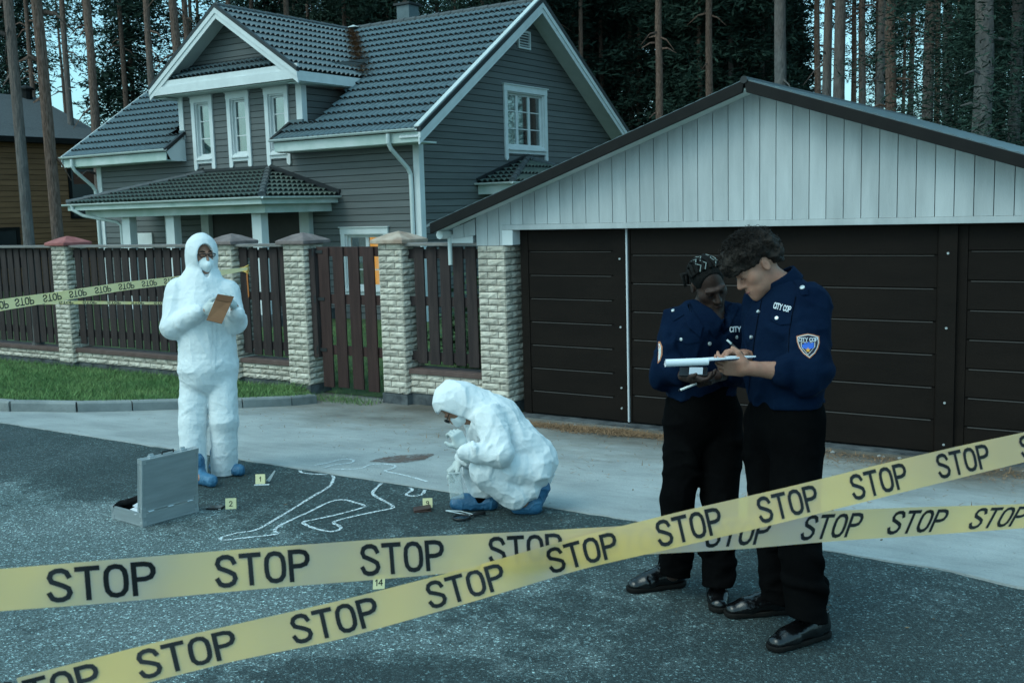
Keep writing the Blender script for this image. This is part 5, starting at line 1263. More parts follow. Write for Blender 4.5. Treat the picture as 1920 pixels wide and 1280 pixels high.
    zp = [(396, 548), (400, 575), (402, 605), (402, 640), (401, 670), (399, 700)]; L, Rr = [], []
    for i in range(41):
        t = i / 40 * (len(zp) - 1); k = min(int(t), len(zp) - 2); q = lerp(zp[k], zp[k + 1], t - k); a, b = hit(bv, q[0] - 3.2, q[1], .004), hit(bv, q[0] + 3.2, q[1], .004)
        if a is not None and b is not None: L.append(a); Rr.append(b)
    mb.add(L + Rr, [(i, i + 1, len(L) + i + 1, len(L) + i) for i in range(len(L) - 1)]); mb.build('zip_flap', MT['tyvek'], g, smooth=True)
    # respirator
    K = SDF([hc + fw * .08 - UP * .1, hc + fw * .2 + UP * .05], .10, .003); hf = unit(fw + RT * .12); A = frame(hf)
    K.ell(hc + hf * .058 - UP * .055, (.062, .058, .056), A, .01); K.cone(hc + hf * .098 - UP * .015, hc + hf * .116 - UP * .062, .010, .012, .03); K.cone(hc + hf * .116 - UP * .062, hc + hf * .09 - UP * .1, .012, .012, .03); K.cut(hc + hf * .055, -hf); K.build('mask', MT['mask'], o, 1)
    # spectacles
    g_ = MB(); l, f, u = A
    for s_ in (-1, 1):
        ring = [hc + l * (s_ * .033 + .024 * math.cos(a)) + f * .112 + u * (.008 + .013 * math.sin(a)) for a in np.linspace(0, 6.283, 15)]
        g_.tube(ring, .0036, 6, False); g_.tube([hc + l * s_ * .059 + f * .114 + u * .016, hc + l * s_ * .078 + f * .06 + u * .014, hc + l * s_ * .082 - f * .01 + u * .01], .003, 6)
    g_.tube([hc + l * -.009 + f * .119 + u * .014, hc + l * .009 + f * .119 + u * .014], .003, 6); sp = g_.build('glasses', MT['black_plastic'], o)
    bw = MB()
    for s_ in (-1, 1): bw.tube([at(s_ * .012, .098, .032), at(s_ * .030, .099, .037), at(s_ * .048, .085, .033)], [.004, .005, .002], 6)
    bw.build('eyebrow', MT['hair_black'], o)
    # shoe covers
    for f_, dirv in ((Rf, unit(RT * .72 - AW * .69)), (Lf, unit(RT * .86 - AW * .5))):
        B = SDF([f_ - dirv * .12, f_ + dirv * .22 + UP * .15], .08, .005); B.cone(f_ - dirv * .06 + UP * .048, f_ + dirv * .165 + UP * .040, .052, .042, .02); B.cone(f_ + UP * .06 - dirv * .03, f_ + UP * .15 - dirv * .03, .056, .060, .03)
        B.crease(.006, 26, True, 3); B.cut(f_ + UP * .004, (0, 0, -1)); B.build('shoe_cover', MT['cover_blue'], o, 1)
    return o, Q
st, QS = stander()
# brown envelope between the hands
MT['kraft'] = mk('brown_kraft_paper', (.20, .085, .038), (.26, .12, .055), 6, .75, .1, 60)
e = [QS(408, 551, -.30), QS(439, 556, -.26), QS(416, 607, -.34), QS(387, 600, -.36)]; c = sum(e) / 4
nrm = unit(np.cross(e[1] - e[0], e[3] - e[0])); ev = thing('envelope', c, 'brown paper envelope held in both gloved hands of the standing suited person', 'envelope')
mb = MB(); mb.prism(e, nrm * .008); mb.build('packet', MT['kraft'], ev, bevel=.002)
mb = MB(); f4 = [lerp(e[0], e[1], .02), lerp(e[0], e[1], .98), lerp(lerp(e[0], e[1], .98), lerp(e[3], e[2], .98), .22), lerp(lerp(e[0], e[1], .02), lerp(e[3], e[2], .02), .22)]; sg = -1 if np.dot(nrm, c - CAM) > 0 else 1
mb.prism([q + nrm * (-.0015 if sg < 0 else .0085) for q in f4], nrm * sg * .001); mb.build('flap', mk('kraft_flap', (.17, .07, .03), rough=.75), ev)

# ================================================================== crouching forensic examiner
def croucher():
    Z0 = 6.62
    def Q(px, py, d=0.0): return P(px, py, Z0 + d)
    W = -RT                                                       # faces picture left
    hip = Q(994, 868, .02); chest = Q(934, 806, .02); neck = Q(896, 774, .0); hc = Q(853, 757, -.02)
    hf = unit(W * .36 - UP * .92 - AW * .10); hu = unit(W * .92 + UP * .36)
    nS, nE, nW = Q(922, 790, -.16), Q(938, 852, -.27), Q(868, 838, -.26)          # near (left) arm
    fS, fE, fW = Q(898, 790, .16), Q(908, 862, .10), Q(862, 866, -.04)            # far (right) arm
    nH, nK, nA = Q(1000, 880, -.09), Q(908, 884, -.18), Q(980, 940, -.11); nF = on_ground(985, 962)
    fH, fK, fA = Q(1000, 885, .10), Q(894, 868, .08), Q(906, 925, .05); fF = on_ground(890, 955)
    allp = [hip, chest, neck, hc, nS, nE, nW, fS, fE, fW, nH, nK, nA, nF, fH, fK, fA, fF]
    S = SDF(allp, .24, .0055); at = head(S, hc, hf, hu, 1.0)
    S.cone(hc - hu * .05, neck, .052, .058, .02); S.cone(chest, hip, .12, .13, .06, 1.2, AW); S.cone(nS, fS, .05, None, .06); S.cone(neck, chest, .07, .12, .05)
    for a, b, c, f_, d in ((nH, nK, nA, nF, W), (fH, fK, fA, fF, W)):
        S.cone(a, b, .070, .045, .03); S.cone(b, c, .045, .030, .02); S.cone(c, f_ + UP * .05 + d * .07, .034, .030, .02)
    for a, b, c in ((nS, nE, nW), (fS, fE, fW)): S.cone(a, b, .045, .040, .02); S.cone(b, c, .040, .028, .02)
    nd = unit(UP * .88 + W * .40); fd = unit(W * .75 - UP * .62 - AW * .25)
    h1 = (nW, nd, W * .5 + AW * .6, -AW, (10, 52, 58, 62, 64)); h2 = (fW, fd, -UP * .6 - W * .4, -AW, (20, 42, 45, 48, 50))
    hand(S, *h1, k=.98); hand(S, *h2, k=.98)
    o = person(S, MT['skin_mid'], on_ground(940, 960), 'person crouching in a white hooded coverall and blue shoe covers, holding a clear bag', 'people')
    for h_ in (h1, h2):
        G = SDF([h_[0] - h_[1] * .07, h_[0] + h_[1] * .2], .09, .0035); hand(G, *h_, k=1.0, grow=.002); G.cone(h_[0] - h_[1] * .03, h_[0] - h_[1] * .07, .034, .036, .006); G.build('glove', MT['glove'], o, 1)
    C = SDF(allp, .26, .0046)
    C.cone(chest, hip, .148, .140, .08, 1.15, AW); C.cone(hip, hip + W * .03, .142, None, .05, 1.15, AW); C.cone(nS, fS, .078, None, .07); C.cone(neck, chest, .095, .135, .08)
    C.ell(Q(972, 842, .02), (.135, .14, .155), (RT, AW, UP), .08)
    C.cone(fH, fK, .105, .080, .03); C.cone(fK, lerp(fK, fA, .80), .080, .078, .02); C.cone(fS, fE, .075, .075, .03); C.cone(fE, fW - fd * .04, .072, .048, .02)
    C.cone(nH, nK, .108, .078, .012); C.cone(nK, lerp(nK, nA, .80), .078, .072, .010); C.cone(lerp(nH, nA, .6), lerp(nK, nA, .75), .07, .065, .03)
    C.cone(nS, nE, .082, .072, .014); C.cone(nE, nW - nd * .03, .072, .048, .010)
    bunch(C, nS, nE, .082, .074, 4, .010, 81, .3, 1.05, .6); bunch(C, nE, nW, .074, .052, 4, .009, 82, -.05, .8, .6); bunch(C, nH, nK, .108, .080, 4, .010, 83, .2, 1.0, .6); bunch(C, nK, nA, .078, .072, 3, .010, 84, .1, .8, .6)
    bunch(C, chest, hip, .165, .155, 6, .011, 85, -.1, 1.0, .9); bunch(C, hc + hu * .02, neck, .12, .11, 5, .010, 86, .1, 1.2, .8); bunch(C, fK, fA, .08, .078, 4, .012, 87, .1, .7)
    C.crease(.007, 5.5, True, 4, (1.5, 1.5, .7), band=.03); C.crease(.0045, 9, True, 5, (.8, .8, 1.7), band=.03); C.crease(.002, 22, True, 6, band=.03)
    C.box(fA - UP * .105, (RT, AW, UP), (.13, .13, .10), .004, .003, True)
    A = frame(hf, hu)
    C.ell(hc + hu * .022 - hf * .012, (.108, .122, .122), A, .02); C.cone(hc - hu * .05 - hf * .05, neck + UP * .01, .102, .108, .06); C.cone(neck + UP * .02, chest + UP * .06, .10, .12, .08)
    C.crease(.016, 5.0, True, 4, (1.3, 1.3, .9)); C.crease(.006, 13, True, 5)
    C.ell(hc + hf * .08 - hu * .01, (.078, .10, .098), A, .010, True); C.box(hc + hf * .118 - hu * .03, A, (.17, .062, .10), .01, .012, True)
    g = C.build('coverall', MT['tyvek'], o, 3)
    K = SDF([hc + hf * .08 - hu * .1, hc + hf * .2 + hu * .05], .10, .003)
    K.ell(hc + hf * .060 - hu * .056, (.062, .058, .056), A, .01); K.cone(hc + hf * .098 - hu * .022, hc + hf * .116 - hu * .060, .012, .014, .03); K.cut(hc + hf * .035, -hf); K.build('mask', MT['mask'], o, 1)
    g_ = MB(); l, f, u = A
    for s_ in (-1, 1):
        ring = [hc + l * (s_ * .033 + .025 * math.cos(a)) + f * .118 + u * (.008 + .017 * math.sin(a)) for a in np.linspace(0, 6.283, 15)]
        g_.tube(ring, .0034, 6, False); g_.tube([hc + l * s_ * .058 + f * .116 + u * .014, hc + l * s_ * .078 + f * .06 + u * .014, hc + l * s_ * .082 - f * .01 + u * .01], .003, 6)
    g_.tube([hc + l * -.009 + f * .120 + u * .012, hc + l * .009 + f * .120 + u * .012], .003, 6); g_.build('glasses', MT['black_plastic'], o)
    # black sock and boot shaft above the far shoe cover
    B = SDF([fF - W * .1, fF + UP * .2], .12, .005); B.cone(fF + UP * .06 - W * .03, fA + UP * .05, .050, .058, .02); B.crease(.004, 18, False, 8); B.build('boot', MT['trouser'], o, 1)
    B = SDF([fF - W * .16, fF + W * .2 + UP * .1], .08, .005); B.cone(fF - W * .10 + UP * .044, fF + W * .11 + UP * .042, .050, .046, .02); B.cone(fF + W * .02 + UP * .05, fF + W * .06 + UP * .055, .052, .05, .02); B.crease(.006, 26, True, 3); B.cut(fF + UP * .004, (0, 0, -1)); B.build('shoe_cover', MT['cover_blue'], o, 1)
    # near shoe: on its toes, heel lifted
    hl = nF - W * .10 + UP * .155
    B = SDF([nF + W * .08, hl], .1, .005); B.cone(nF + W * .045 + UP * .042, nF - W * .05 + UP * .05, .046, .050, .02); B.cone(nF - W * .05 + UP * .05, hl, .050, .050, .03); B.cone(hl, hl + UP * .03 + W * .03, .05, .055, .02); B.crease(.007, 24, True, 6); B.cut(nF + UP * .004, (0, 0, -1)); B.build('shoe_cover', MT['cover_blue'], o, 1)
    return o, Q
cr, QC = croucher()
# clear zip bag hanging from the far hand
def film(name, c, a, rough=.2):
    m = bpy.data.materials.new(name); m.use_nodes = True; n, l = nodes(m); b = n['Principled BSDF']; b.inputs['Base Color'].default_value = (*c, 1); b.inputs['Roughness'].default_value = rough
    t = n.new('ShaderNodeBsdfTransparent'); mx = n.new('ShaderNodeMixShader'); mx.inputs[0].default_value = a; l.new(t.outputs[0], mx.inputs[1]); l.new(b.outputs[0], mx.inputs[2]); l.new(mx.outputs[0], n['Material Output'].inputs[0]); return m
MT['film'] = film('clear_plastic_film', (.6, .68, .68), .34)
tl, tr, br, bl = QC(839, 886, -.13), QC(864, 884, -.13), QC(871, 934, -.12), QC(844, 937, -.12)
bg_ = thing('evidence_bag', (tl + tr) / 2, 'clear plastic evidence bag hanging from the crouching person\'s hand', 'bag')
mb = MB(); nu, nv = 8, 12; vs = []
for sd in (-1, 1):
    for j in range(nv + 1):
        for i in range(nu + 1):
            u, v = i / nu, j / nv; p = lerp(lerp(tl, tr, u), lerp(bl, br, u), v); bul = .010 * math.sin(math.pi * u) * math.sin(math.pi * min(1, v * 1.05)) + .002
            vs.append(p + AW * sd * (bul + RNG.normal(0, .0012)))
m_ = (nu + 1) * (nv + 1); fs = [(s_ * m_ + j * (nu + 1) + i, s_ * m_ + j * (nu + 1) + i + 1, s_ * m_ + (j + 1) * (nu + 1) + i + 1, s_ * m_ + (j + 1) * (nu + 1) + i) for s_ in (0, 1) for j in range(nv) for i in range(nu)]
edge = [j * (nu + 1) for j in range(nv + 1)] + [nv * (nu + 1) + i for i in range(1, nu + 1)] + [j * (nu + 1) + nu for j in range(nv - 1, -1, -1)]
fs += [(edge[i], edge[i + 1], m_ + edge[i + 1], m_ + edge[i]) for i in range(len(edge) - 1)]
mb.add(vs, fs); mb.build('pouch', MT['film'], bg_, smooth=True)
mb = MB(); mb.beam(lerp(tl, bl, .03), lerp(tr, br, .03), UP, .022, .006); mb.build('zip_strip', film('zip_strip_plastic', (.65, .7, .7), .7), bg_)
# ================================================================== uniformed pair
def shoe(S, heel, d, L=.29, k=1.0):
    """leather derby: heel block, vamp, toe cap; heel = ground point under the heel"""
    d = unit([d[0], d[1], 0]); sd = np.cross(UP, d)
    S.cone(heel + UP * .050, heel + d * .06 + UP * .050, .040 * k, .042 * k, .02); S.cone(heel + d * .05 + UP * .055, heel + d * (L - .10) + UP * .045, .044 * k, .040 * k, .02, 1.08, sd)
    S.cone(heel + d * (L - .12) + UP * .040, heel + d * (L - .044) + UP * .031, .040 * k, .032 * k, .02, 1.22, sd); S.cone(heel + d * .01 + UP * .07, heel + UP * .12 + d * .015, .042, .044, .02); S.cone(heel + d * .06 + UP * .095, heel + d * .13 + UP * .065, .034, .030, .03)
    return S
def shoe_parts(o, heel, d, L=.29):
    d = unit([d[0], d[1], 0]); sd = np.cross(UP, d)
    S = SDF([heel - d * .06, heel + d * (L + .02) + UP * .14], .07, .004); shoe(S, heel, d, L); S.crease(.0025, 30, True, 2, where=lambda p: np.clip(1 - np.abs((p - heel) @ d - .17) / .06, 0, 1)); S.cut(heel + UP * .022, (0, 0, -1)); S.cut(heel + UP * .128, (0, 0, 1)); s = S.build('shoe', MT['leather'], o, 1)
    B = SDF([heel - d * .06, heel + d * (L + .02)], .07, .004); B.cone(heel + UP * .02, heel + d * .12 + UP * .02, .045, .043, .02); B.cone(heel + d * .12 + UP * .02, heel + d * (L - .052) + UP * .02, .046, .049, .02); B.cut(heel + UP * .027, (0, 0, 1)); B.cut(heel + UP * .003, (0, 0, -1)); B.build('sole', MT['sole'], s, 1)
    K = SDF([heel + UP * .06, heel + UP * .26], .08, .005); K.cone(heel + UP * .085 + d * .060, heel + UP * .24 + d * .02, .046, .047, .01); K.build('sock', MT['trouser'], o, 1)
    m = MB()
    for i in range(4):
        c = heel + d * (.085 + .022 * i) + UP * (.128 - .016 * i); m.tube([c - sd * .022, c + UP * .006, c + sd * .022], .0028, 5)
    m.tube([heel + d * .085 + UP * .135, heel + d * .10 + UP * .140 + sd * .025, heel + d * .11 + UP * .125 + sd * .03], .003, 5); m.build('lace', MT['black_plastic'], s)
    return s
MT['patch_edge'] = plain('orange_tan_embroidery', (.42, .17, .09), .8); MT['patch_dark'] = plain('navy_embroidery', (.012, .014, .03), .8); MT['patch_white'] = plain('white_embroidery', (.62, .62, .60), .8)
MT['patch_blue'] = plain('bright_blue_embroidery', (.03, .12, .50), .8); MT['patch_gold'] = plain('gold_embroidery', (.62, .30, .04), .7); MT['button'] = plain('silver_snap_button', (.55, .58, .58), .35, .5)
MT['lettering'] = plain('white_embroidered_lettering', (.55, .60, .64), .8)
MT['paper'] = mk('white_paper', (.72, .74, .78), (.78, .80, .83), 5, .7)

def cop_m():
    Z0 = 4.60
    def Q(px, py, d=0.0): return P(px, py, Z0 + d)
    W = -RT; fw = unit(W * .93 - AW * .30)
    hip = Q(1470, 768); waist = Q(1466, 715); chest = Q(1472, 610, .02); neck = Q(1481, 530, .02); hc = Q(1420, 500, -.01)
    nS, nE, nW = Q(1522, 572, -.10), Q(1512, 700, -.20), Q(1402, 690, -.24); fS, fE, fW = Q(1428, 570, .16), Q(1425, 690, .18), Q(1400, 668, -.02)
    nH, nK, nA = Q(1492, 790, -.06), Q(1492, 965, -.14), Q(1515, 1140, -.16); fH, fK, fA = Q(1440, 790, .09), Q(1447, 960, .08), Q(1468, 1118, .10)
    nG = on_ground(1530, 1196); fG = on_ground(1475, 1147); nD, fD = unit(W * .88 - AW * .48), unit(W * .99 - AW * .12)
    hf = unit(W * .82 - UP * .55 - AW * .16); hu = unit(UP * .84 + W * .54)
    allp = [hip, chest, neck, hc, nS, nE, nW, fS, fE, fW, nH, nK, nA, fH, fK, fA, nG + nD * .2, fG + fD * .2]
    S = SDF(allp, .20, .0038); at = head(S, hc, hf, hu, 1.0)
    nk = unit(UP * .84 + W * .54); Kc = Q(1462, 522, .0); S.cone(hc - hu * .06 - hf * .02, Kc - nk * .06, .055, .058, .025); S.cone(Kc - nk * .06, chest, .058, .11, .03, 1.1, AW); S.cone(chest, hip, .12, .12, .05, 1.2, AW); S.cone(nS, fS, .05, None, .05)
    for a, b, c, f_, d in ((nH, nK, nA, nG, nD), (fH, fK, fA, fG, fD)): S.cone(a, b, .078, .055, .03); S.cone(b, c, .053, .034, .02)
    S.cone(nS, nE, .047, .041, .02); S.cone(nE, lerp(nE, nW, .35), .042, .044, .02); S.cone(lerp(nE, nW, .3), nW, .044, .027, .02); S.cone(fS, fE, .046, .040, .02); S.cone(fE, fW, .042, .028, .02)
    nd = unit(W * .98 + UP * .10); fd = unit(W * .80 + UP * .25 - AW * .2)
    h1 = (nW, nd, UP * .35 + AW * .7, UP, (20, 34, 36, 40, 42)); h2 = (fW, fd, -UP * .7 - AW * .2, -AW, (20, 42, 50, 60, 62))
    hand(S, *h1, k=1.0); tips = hand(S, *h2, k=1.0)
    o = person(S, MT['skin_light'], on_ground(1480, 1180), 'person with curly dark hair and navy uniform shirt, seen in profile, writing on a notepad', 'people')
    # shirt
    C = SDF([hip, chest, neck, nS, nE, fS, fE], .24, .0055)
    C.cone(Kc - nk * .070, chest, .078, .138, .06, 1.2, AW); C.cone(chest, waist, .142, .140, .06, 1.2, AW); C.cone(waist, hip + UP * .05, .142, .136, .05, 1.2, AW); C.cone(nS + W * .01, fS, .072, None, .06)
    cuff = lerp(nE, nW, .34); C.cone(nS, nE + UP * .02, .082, .084, .025); C.cone(nE, cuff, .082, .060, .02); C.cone(fS, fE, .08, .082, .04); C.cone(fE, lerp(fE, fW, .5), .085, .055, .03)
    C.ell(lerp(nE, hip, .5) + RT * .02, (.085, .09, .12), (RT, AW, UP), .06)
    bunch(C, nS, nE, .084, .086, 5, .016, 91, .3, 1.1, .7); bunch(C, nE, cuff, .084, .064, 3, .014, 92, 0, .8); bunch(C, chest, hip, .155, .155, 6, .016, 93, .15, 1.0, .8); bunch(C, fS, fE, .08, .082, 4, .014, 94, .3, 1)
    C.crease(.014, 4.6, True, 11, (1.3, 1.3, .7)); C.crease(.009, 8, True, 14, (1, 1, 1)); C.crease(.003, 20, False, 12)
    C.cone(Kc - nk * .02, Kc + nk * .12, .066, .076, .01, sub=True)
    C.cut(hip + UP * .030, (0, 0, -1)); sh = C.build('shirt', MT['navy'], o, 1)
    B = SDF([cuff], .14, .004); ud_ = unit(nW - nE); B.cone(cuff - ud_ * .022, cuff + ud_ * .018, .069, .066, .004); B.crease(.003, 20, False, 3); B.cone(cuff - ud_ * .03, cuff + ud_ * .09, .050, .050, .004, sub=True); B.cut(cuff + ud_ * .026, ud_); B.cut(cuff - ud_ * .028, -ud_); B.build('rolled_cuff', MT['navy'], sh, 1)
    K = SDF([Kc], .16, .0035); K.cone(Kc - nk * .055, Kc + nk * .02, .092, .078, .01); K.cone(Kc - nk * .12, Kc + nk * .10, .068, .067, .004, sub=True); K.cut(Kc + nk * .014, nk); K.cut(Kc - nk * .045, -nk); K.build('collar', MT['navy'], sh, 1)
    # trousers, belt
    T = SDF([hip, nH, nK, nA, fH, fK, fA, nG, fG], .22, .0055)
    T.cone(hip + UP * .06, hip - UP * .06, .136, .138, .04, 1.2, AW); T.cone(nH, nK, .112, .090, .05); T.cone(nK, nA - UP * .13, .086, .072, .03); T.cone(fH, fK, .108, .088, .05); T.cone(fK, fA - UP * .13, .083, .070, .03)
    bunch(T, nK, nA, .088, .078, 6, .014, 95, .25, .95, .35); bunch(T, fK, fA, .085, .075, 6, .014, 96, .25, .95, .35); bunch(T, nH, nK, .112, .09, 4, .014, 97, -.1, 1.0, .6); bunch(T, fH, fK, .108, .088, 4, .014, 98, -.1, 1.0, .6)
    T.crease(.014, 5, True, 21, (1.2, 1.2, .5)); T.crease(.010, 8, True, 22, (.8, .8, 1.6), where=lambda p: np.clip((.35 - p[:, 2]) / .2, 0, 1)); T.cut(hip + UP * .065, UP)
    for a_, d_, o_ in ((nA, nD, .150), (fA, fD, .125)): T.box(a_ - UP * o_ + d_ * .01, frame(unit(d_ + UP * .25), unit(UP - d_ * .25)), (.14, .15, .10), .004, .003, True)
    T.build('trousers', MT['trouser'], o, 1)
    b = SDF([hip], .3, .0055); b.cone(hip + UP * .020, hip + UP * .021, .140, None, .01, 1.15, AW); b.cut(hip + UP * .036, UP); b.cut(hip - UP * .004, -UP); b.build('belt', MT['sole'], o, 1)
    shoe_parts(o, nG - nD * .03, nD, .30); shoe_parts(o, fG - fD * .0, fD, .30)
    # curly hair: lumpy cap plus loose curls
    l, f, u = frame(hf, hu); H = SDF([hc], .22, .004); A = (l, f, u)
    H.ell(at(0, -.020, .065), (.094, .118, .088), A, .02); H.ell(at(0, .065, .092), (.080, .062, .056), A, .04); H.ell(at(0, -.085, .02), (.074, .045, .062), A, .04); H.ell(at(0, .100, .060), (.066, .034, .046), A, .03)
    H.crease(.016, 26, False, 31, band=.05); H.crease(.010, 60, False, 32)
    H.ell(at(0, .085, -.024), (.088, .080, .055), A, .01, True); H.ell(at(0, -.01, -.075), (.11, .10, .065), A, .01, True)
    for s_ in (-1, 1): H.ell(at(s_ * .085, -.012, -.005), (.03, .030, .040), A, .008, True)
    hr = H.build('hair', MT['hair_brown'], o, 0)
    mb = MB(); rg = np.random.default_rng(9)
    for i in range(2300):
        th = rg.uniform(0, 6.283); ph = rg.uniform(-.15, 1.5); dvec = l * math.cos(th) * math.cos(ph) * .95 + f * math.sin(th) * math.cos(ph) * 1.2 + u * math.sin(ph) * .95
        if dvec @ f > .5 and dvec @ u < .08: continue
        c0 = at(0, .005, .060) + dvec * rg.uniform(.080, .118); a1 = unit(rg.normal(0, 1, 3)); a2 = unit(np.cross(a1, rg.normal(0, 1, 3))); rr = rg.uniform(.006, .017); n_ = 8; sw = rg.uniform(2.0, 5)
        mb.tube([c0 + (a1 * math.cos(t) + a2 * math.sin(t)) * rr + np.cross(a1, a2) * .003 * t for t in np.linspace(0, sw, n_)], .00105, 3, False)
    mb.build('curls', MT['hair_brown'], hr, smooth=True)
    bw = MB(); bw.tube([at(.014, .097, .031), at(.032, .097, .036), at(.050, .083, .030)], [.004, .005, .003], 6); bw.tube([at(-.014, .097, .031), at(-.032, .097, .036), at(-.050, .083, .030)], [.004, .005, .003], 6); bw.build('eyebrow', MT['hair_brown'], o)
    for s_ in (-1, 1):
        e_ = MB(); e_.tube([at(s_ * .019, .0955, .004), at(s_ * .031, .0985, .000), at(s_ * .044, .0915, .003)], [.0012, .0022, .0012], 6); e_.build('eyelash', MT['black_plastic'], o)
    e_ = MB(); e_.tube([at(-.024, .0905, -.067), at(-.010, .1015, -.066), at(.010, .1015, -.066), at(.024, .0905, -.067)], [.002, .0046, .0046, .002], 7); e_.build('lips', skin('lips_rose', (.24, .085, .07), (.28, .10, .085)), o)
    # insignia and buttons on the shirt
    bv = bvh_of(sh)
    shield = [(1515, 625), (1526, 627), (1536, 630), (1537, 642), (1534, 653), (1528, 663), (1518, 672), (1506, 663), (1498, 652), (1494, 641), (1493, 630), (1504, 627)]
    sc_ = lambda k, pl, c=(1515, 646): [(c[0] + (x - c[0]) * k, c[1] + (y - c[1]) * k) for x, y in pl]
    pt = lay_poly(bv, resub(shield, 3), 'sleeve_patch', MT['patch_edge'], sh, .004, 5); lay_poly(bv, resub(sc_(.91, shield), 3), 'patch_field', MT['patch_white'], pt, .0055, 5); lay_poly(bv, resub(sc_(.85, shield), 3), 'patch_field', MT['patch_dark'], pt, .0065, 5)
    inner = [(1503, 642), (1527, 642), (1527, 650), (1515, 664), (1503, 650)]; lay_poly(bv, resub(sc_(1.10, inner, (1515, 651)), 4), 'patch_field', MT['patch_white'], pt, .0072, 5); lay_poly(bv, resub(inner, 4), 'patch_field', MT['patch_dark'], pt, .0078, 5)
    sky_ = [(1504, 652), (1504, 645), (1508, 645), (1508, 642), (1511, 642), (1511, 645), (1514, 645), (1514, 641), (1518, 641), (1518, 644), (1522, 644), (1522, 642), (1526, 642), (1526, 652), (1515, 655)]; lay_poly(bv, resub(sky_, 2), 'patch_skyline', MT['patch_blue'], pt, .0085, 4)
    star = [(1515 + (5.5 if i % 2 == 0 else 2.3) * math.sin(i * math.pi / 5), 656 - (5.5 if i % 2 == 0 else 2.3) * math.cos(i * math.pi / 5)) for i in range(10)]; lay_poly(bv, star, 'patch_star', MT['patch_gold'], pt, .0092, 2)
    lay_text(bv, 'CITY COP', 1498, 639.5, 1533, 639.5, 6.2, 'patch_lettering', MT['lettering'], pt, .10, .009)
    flap = [(1446, 583), (1484, 591), (1482, 607), (1463, 609), (1443, 598)]; lay_poly(bv, resub(flap, 6), 'pocket_flap', MT['navy'], sh, .007, 5)
    for pl_ in ([(1424, 560), (1418, 590), (1411, 630), (1404, 690), (1399, 738)],): lay_line(bv, pl_, 7, 'placket', MT['navy'], sh, .004); lay_line(bv, [(1428, 562), (1422, 592), (1415, 632), (1408, 692), (1403, 738)], .8, 'stitching', MT['trouser'], sh, .0055)
    lay_poly(bv, resub([(1486, 522), (1496, 520), (1514, 540), (1516, 552), (1503, 553)], 5), 'epaulette', MT['navy'], sh, .007, 5)
    lay_line(bv, [(1492, 556), (1486, 585), (1480, 620), (1478, 660)], 1.1, 'sleeve_seam', MT['trouser'], sh, .003)
    lay_text(bv, 'CITY COP', 1450, 577, 1481, 585, 10, 'name_lettering', MT['lettering'], sh, .11, .005)
    for x, y, r in ((1505, 541, 4.6), (1457, 597, 3.6), (1423, 585, 3), (1410, 632, 3.2), (1398, 726, 3)): lay_disc(bv, x, y, r, 'button', MT['button'], sh, .009)
    return o, Q, tips
cm, QM, ptips = cop_m()

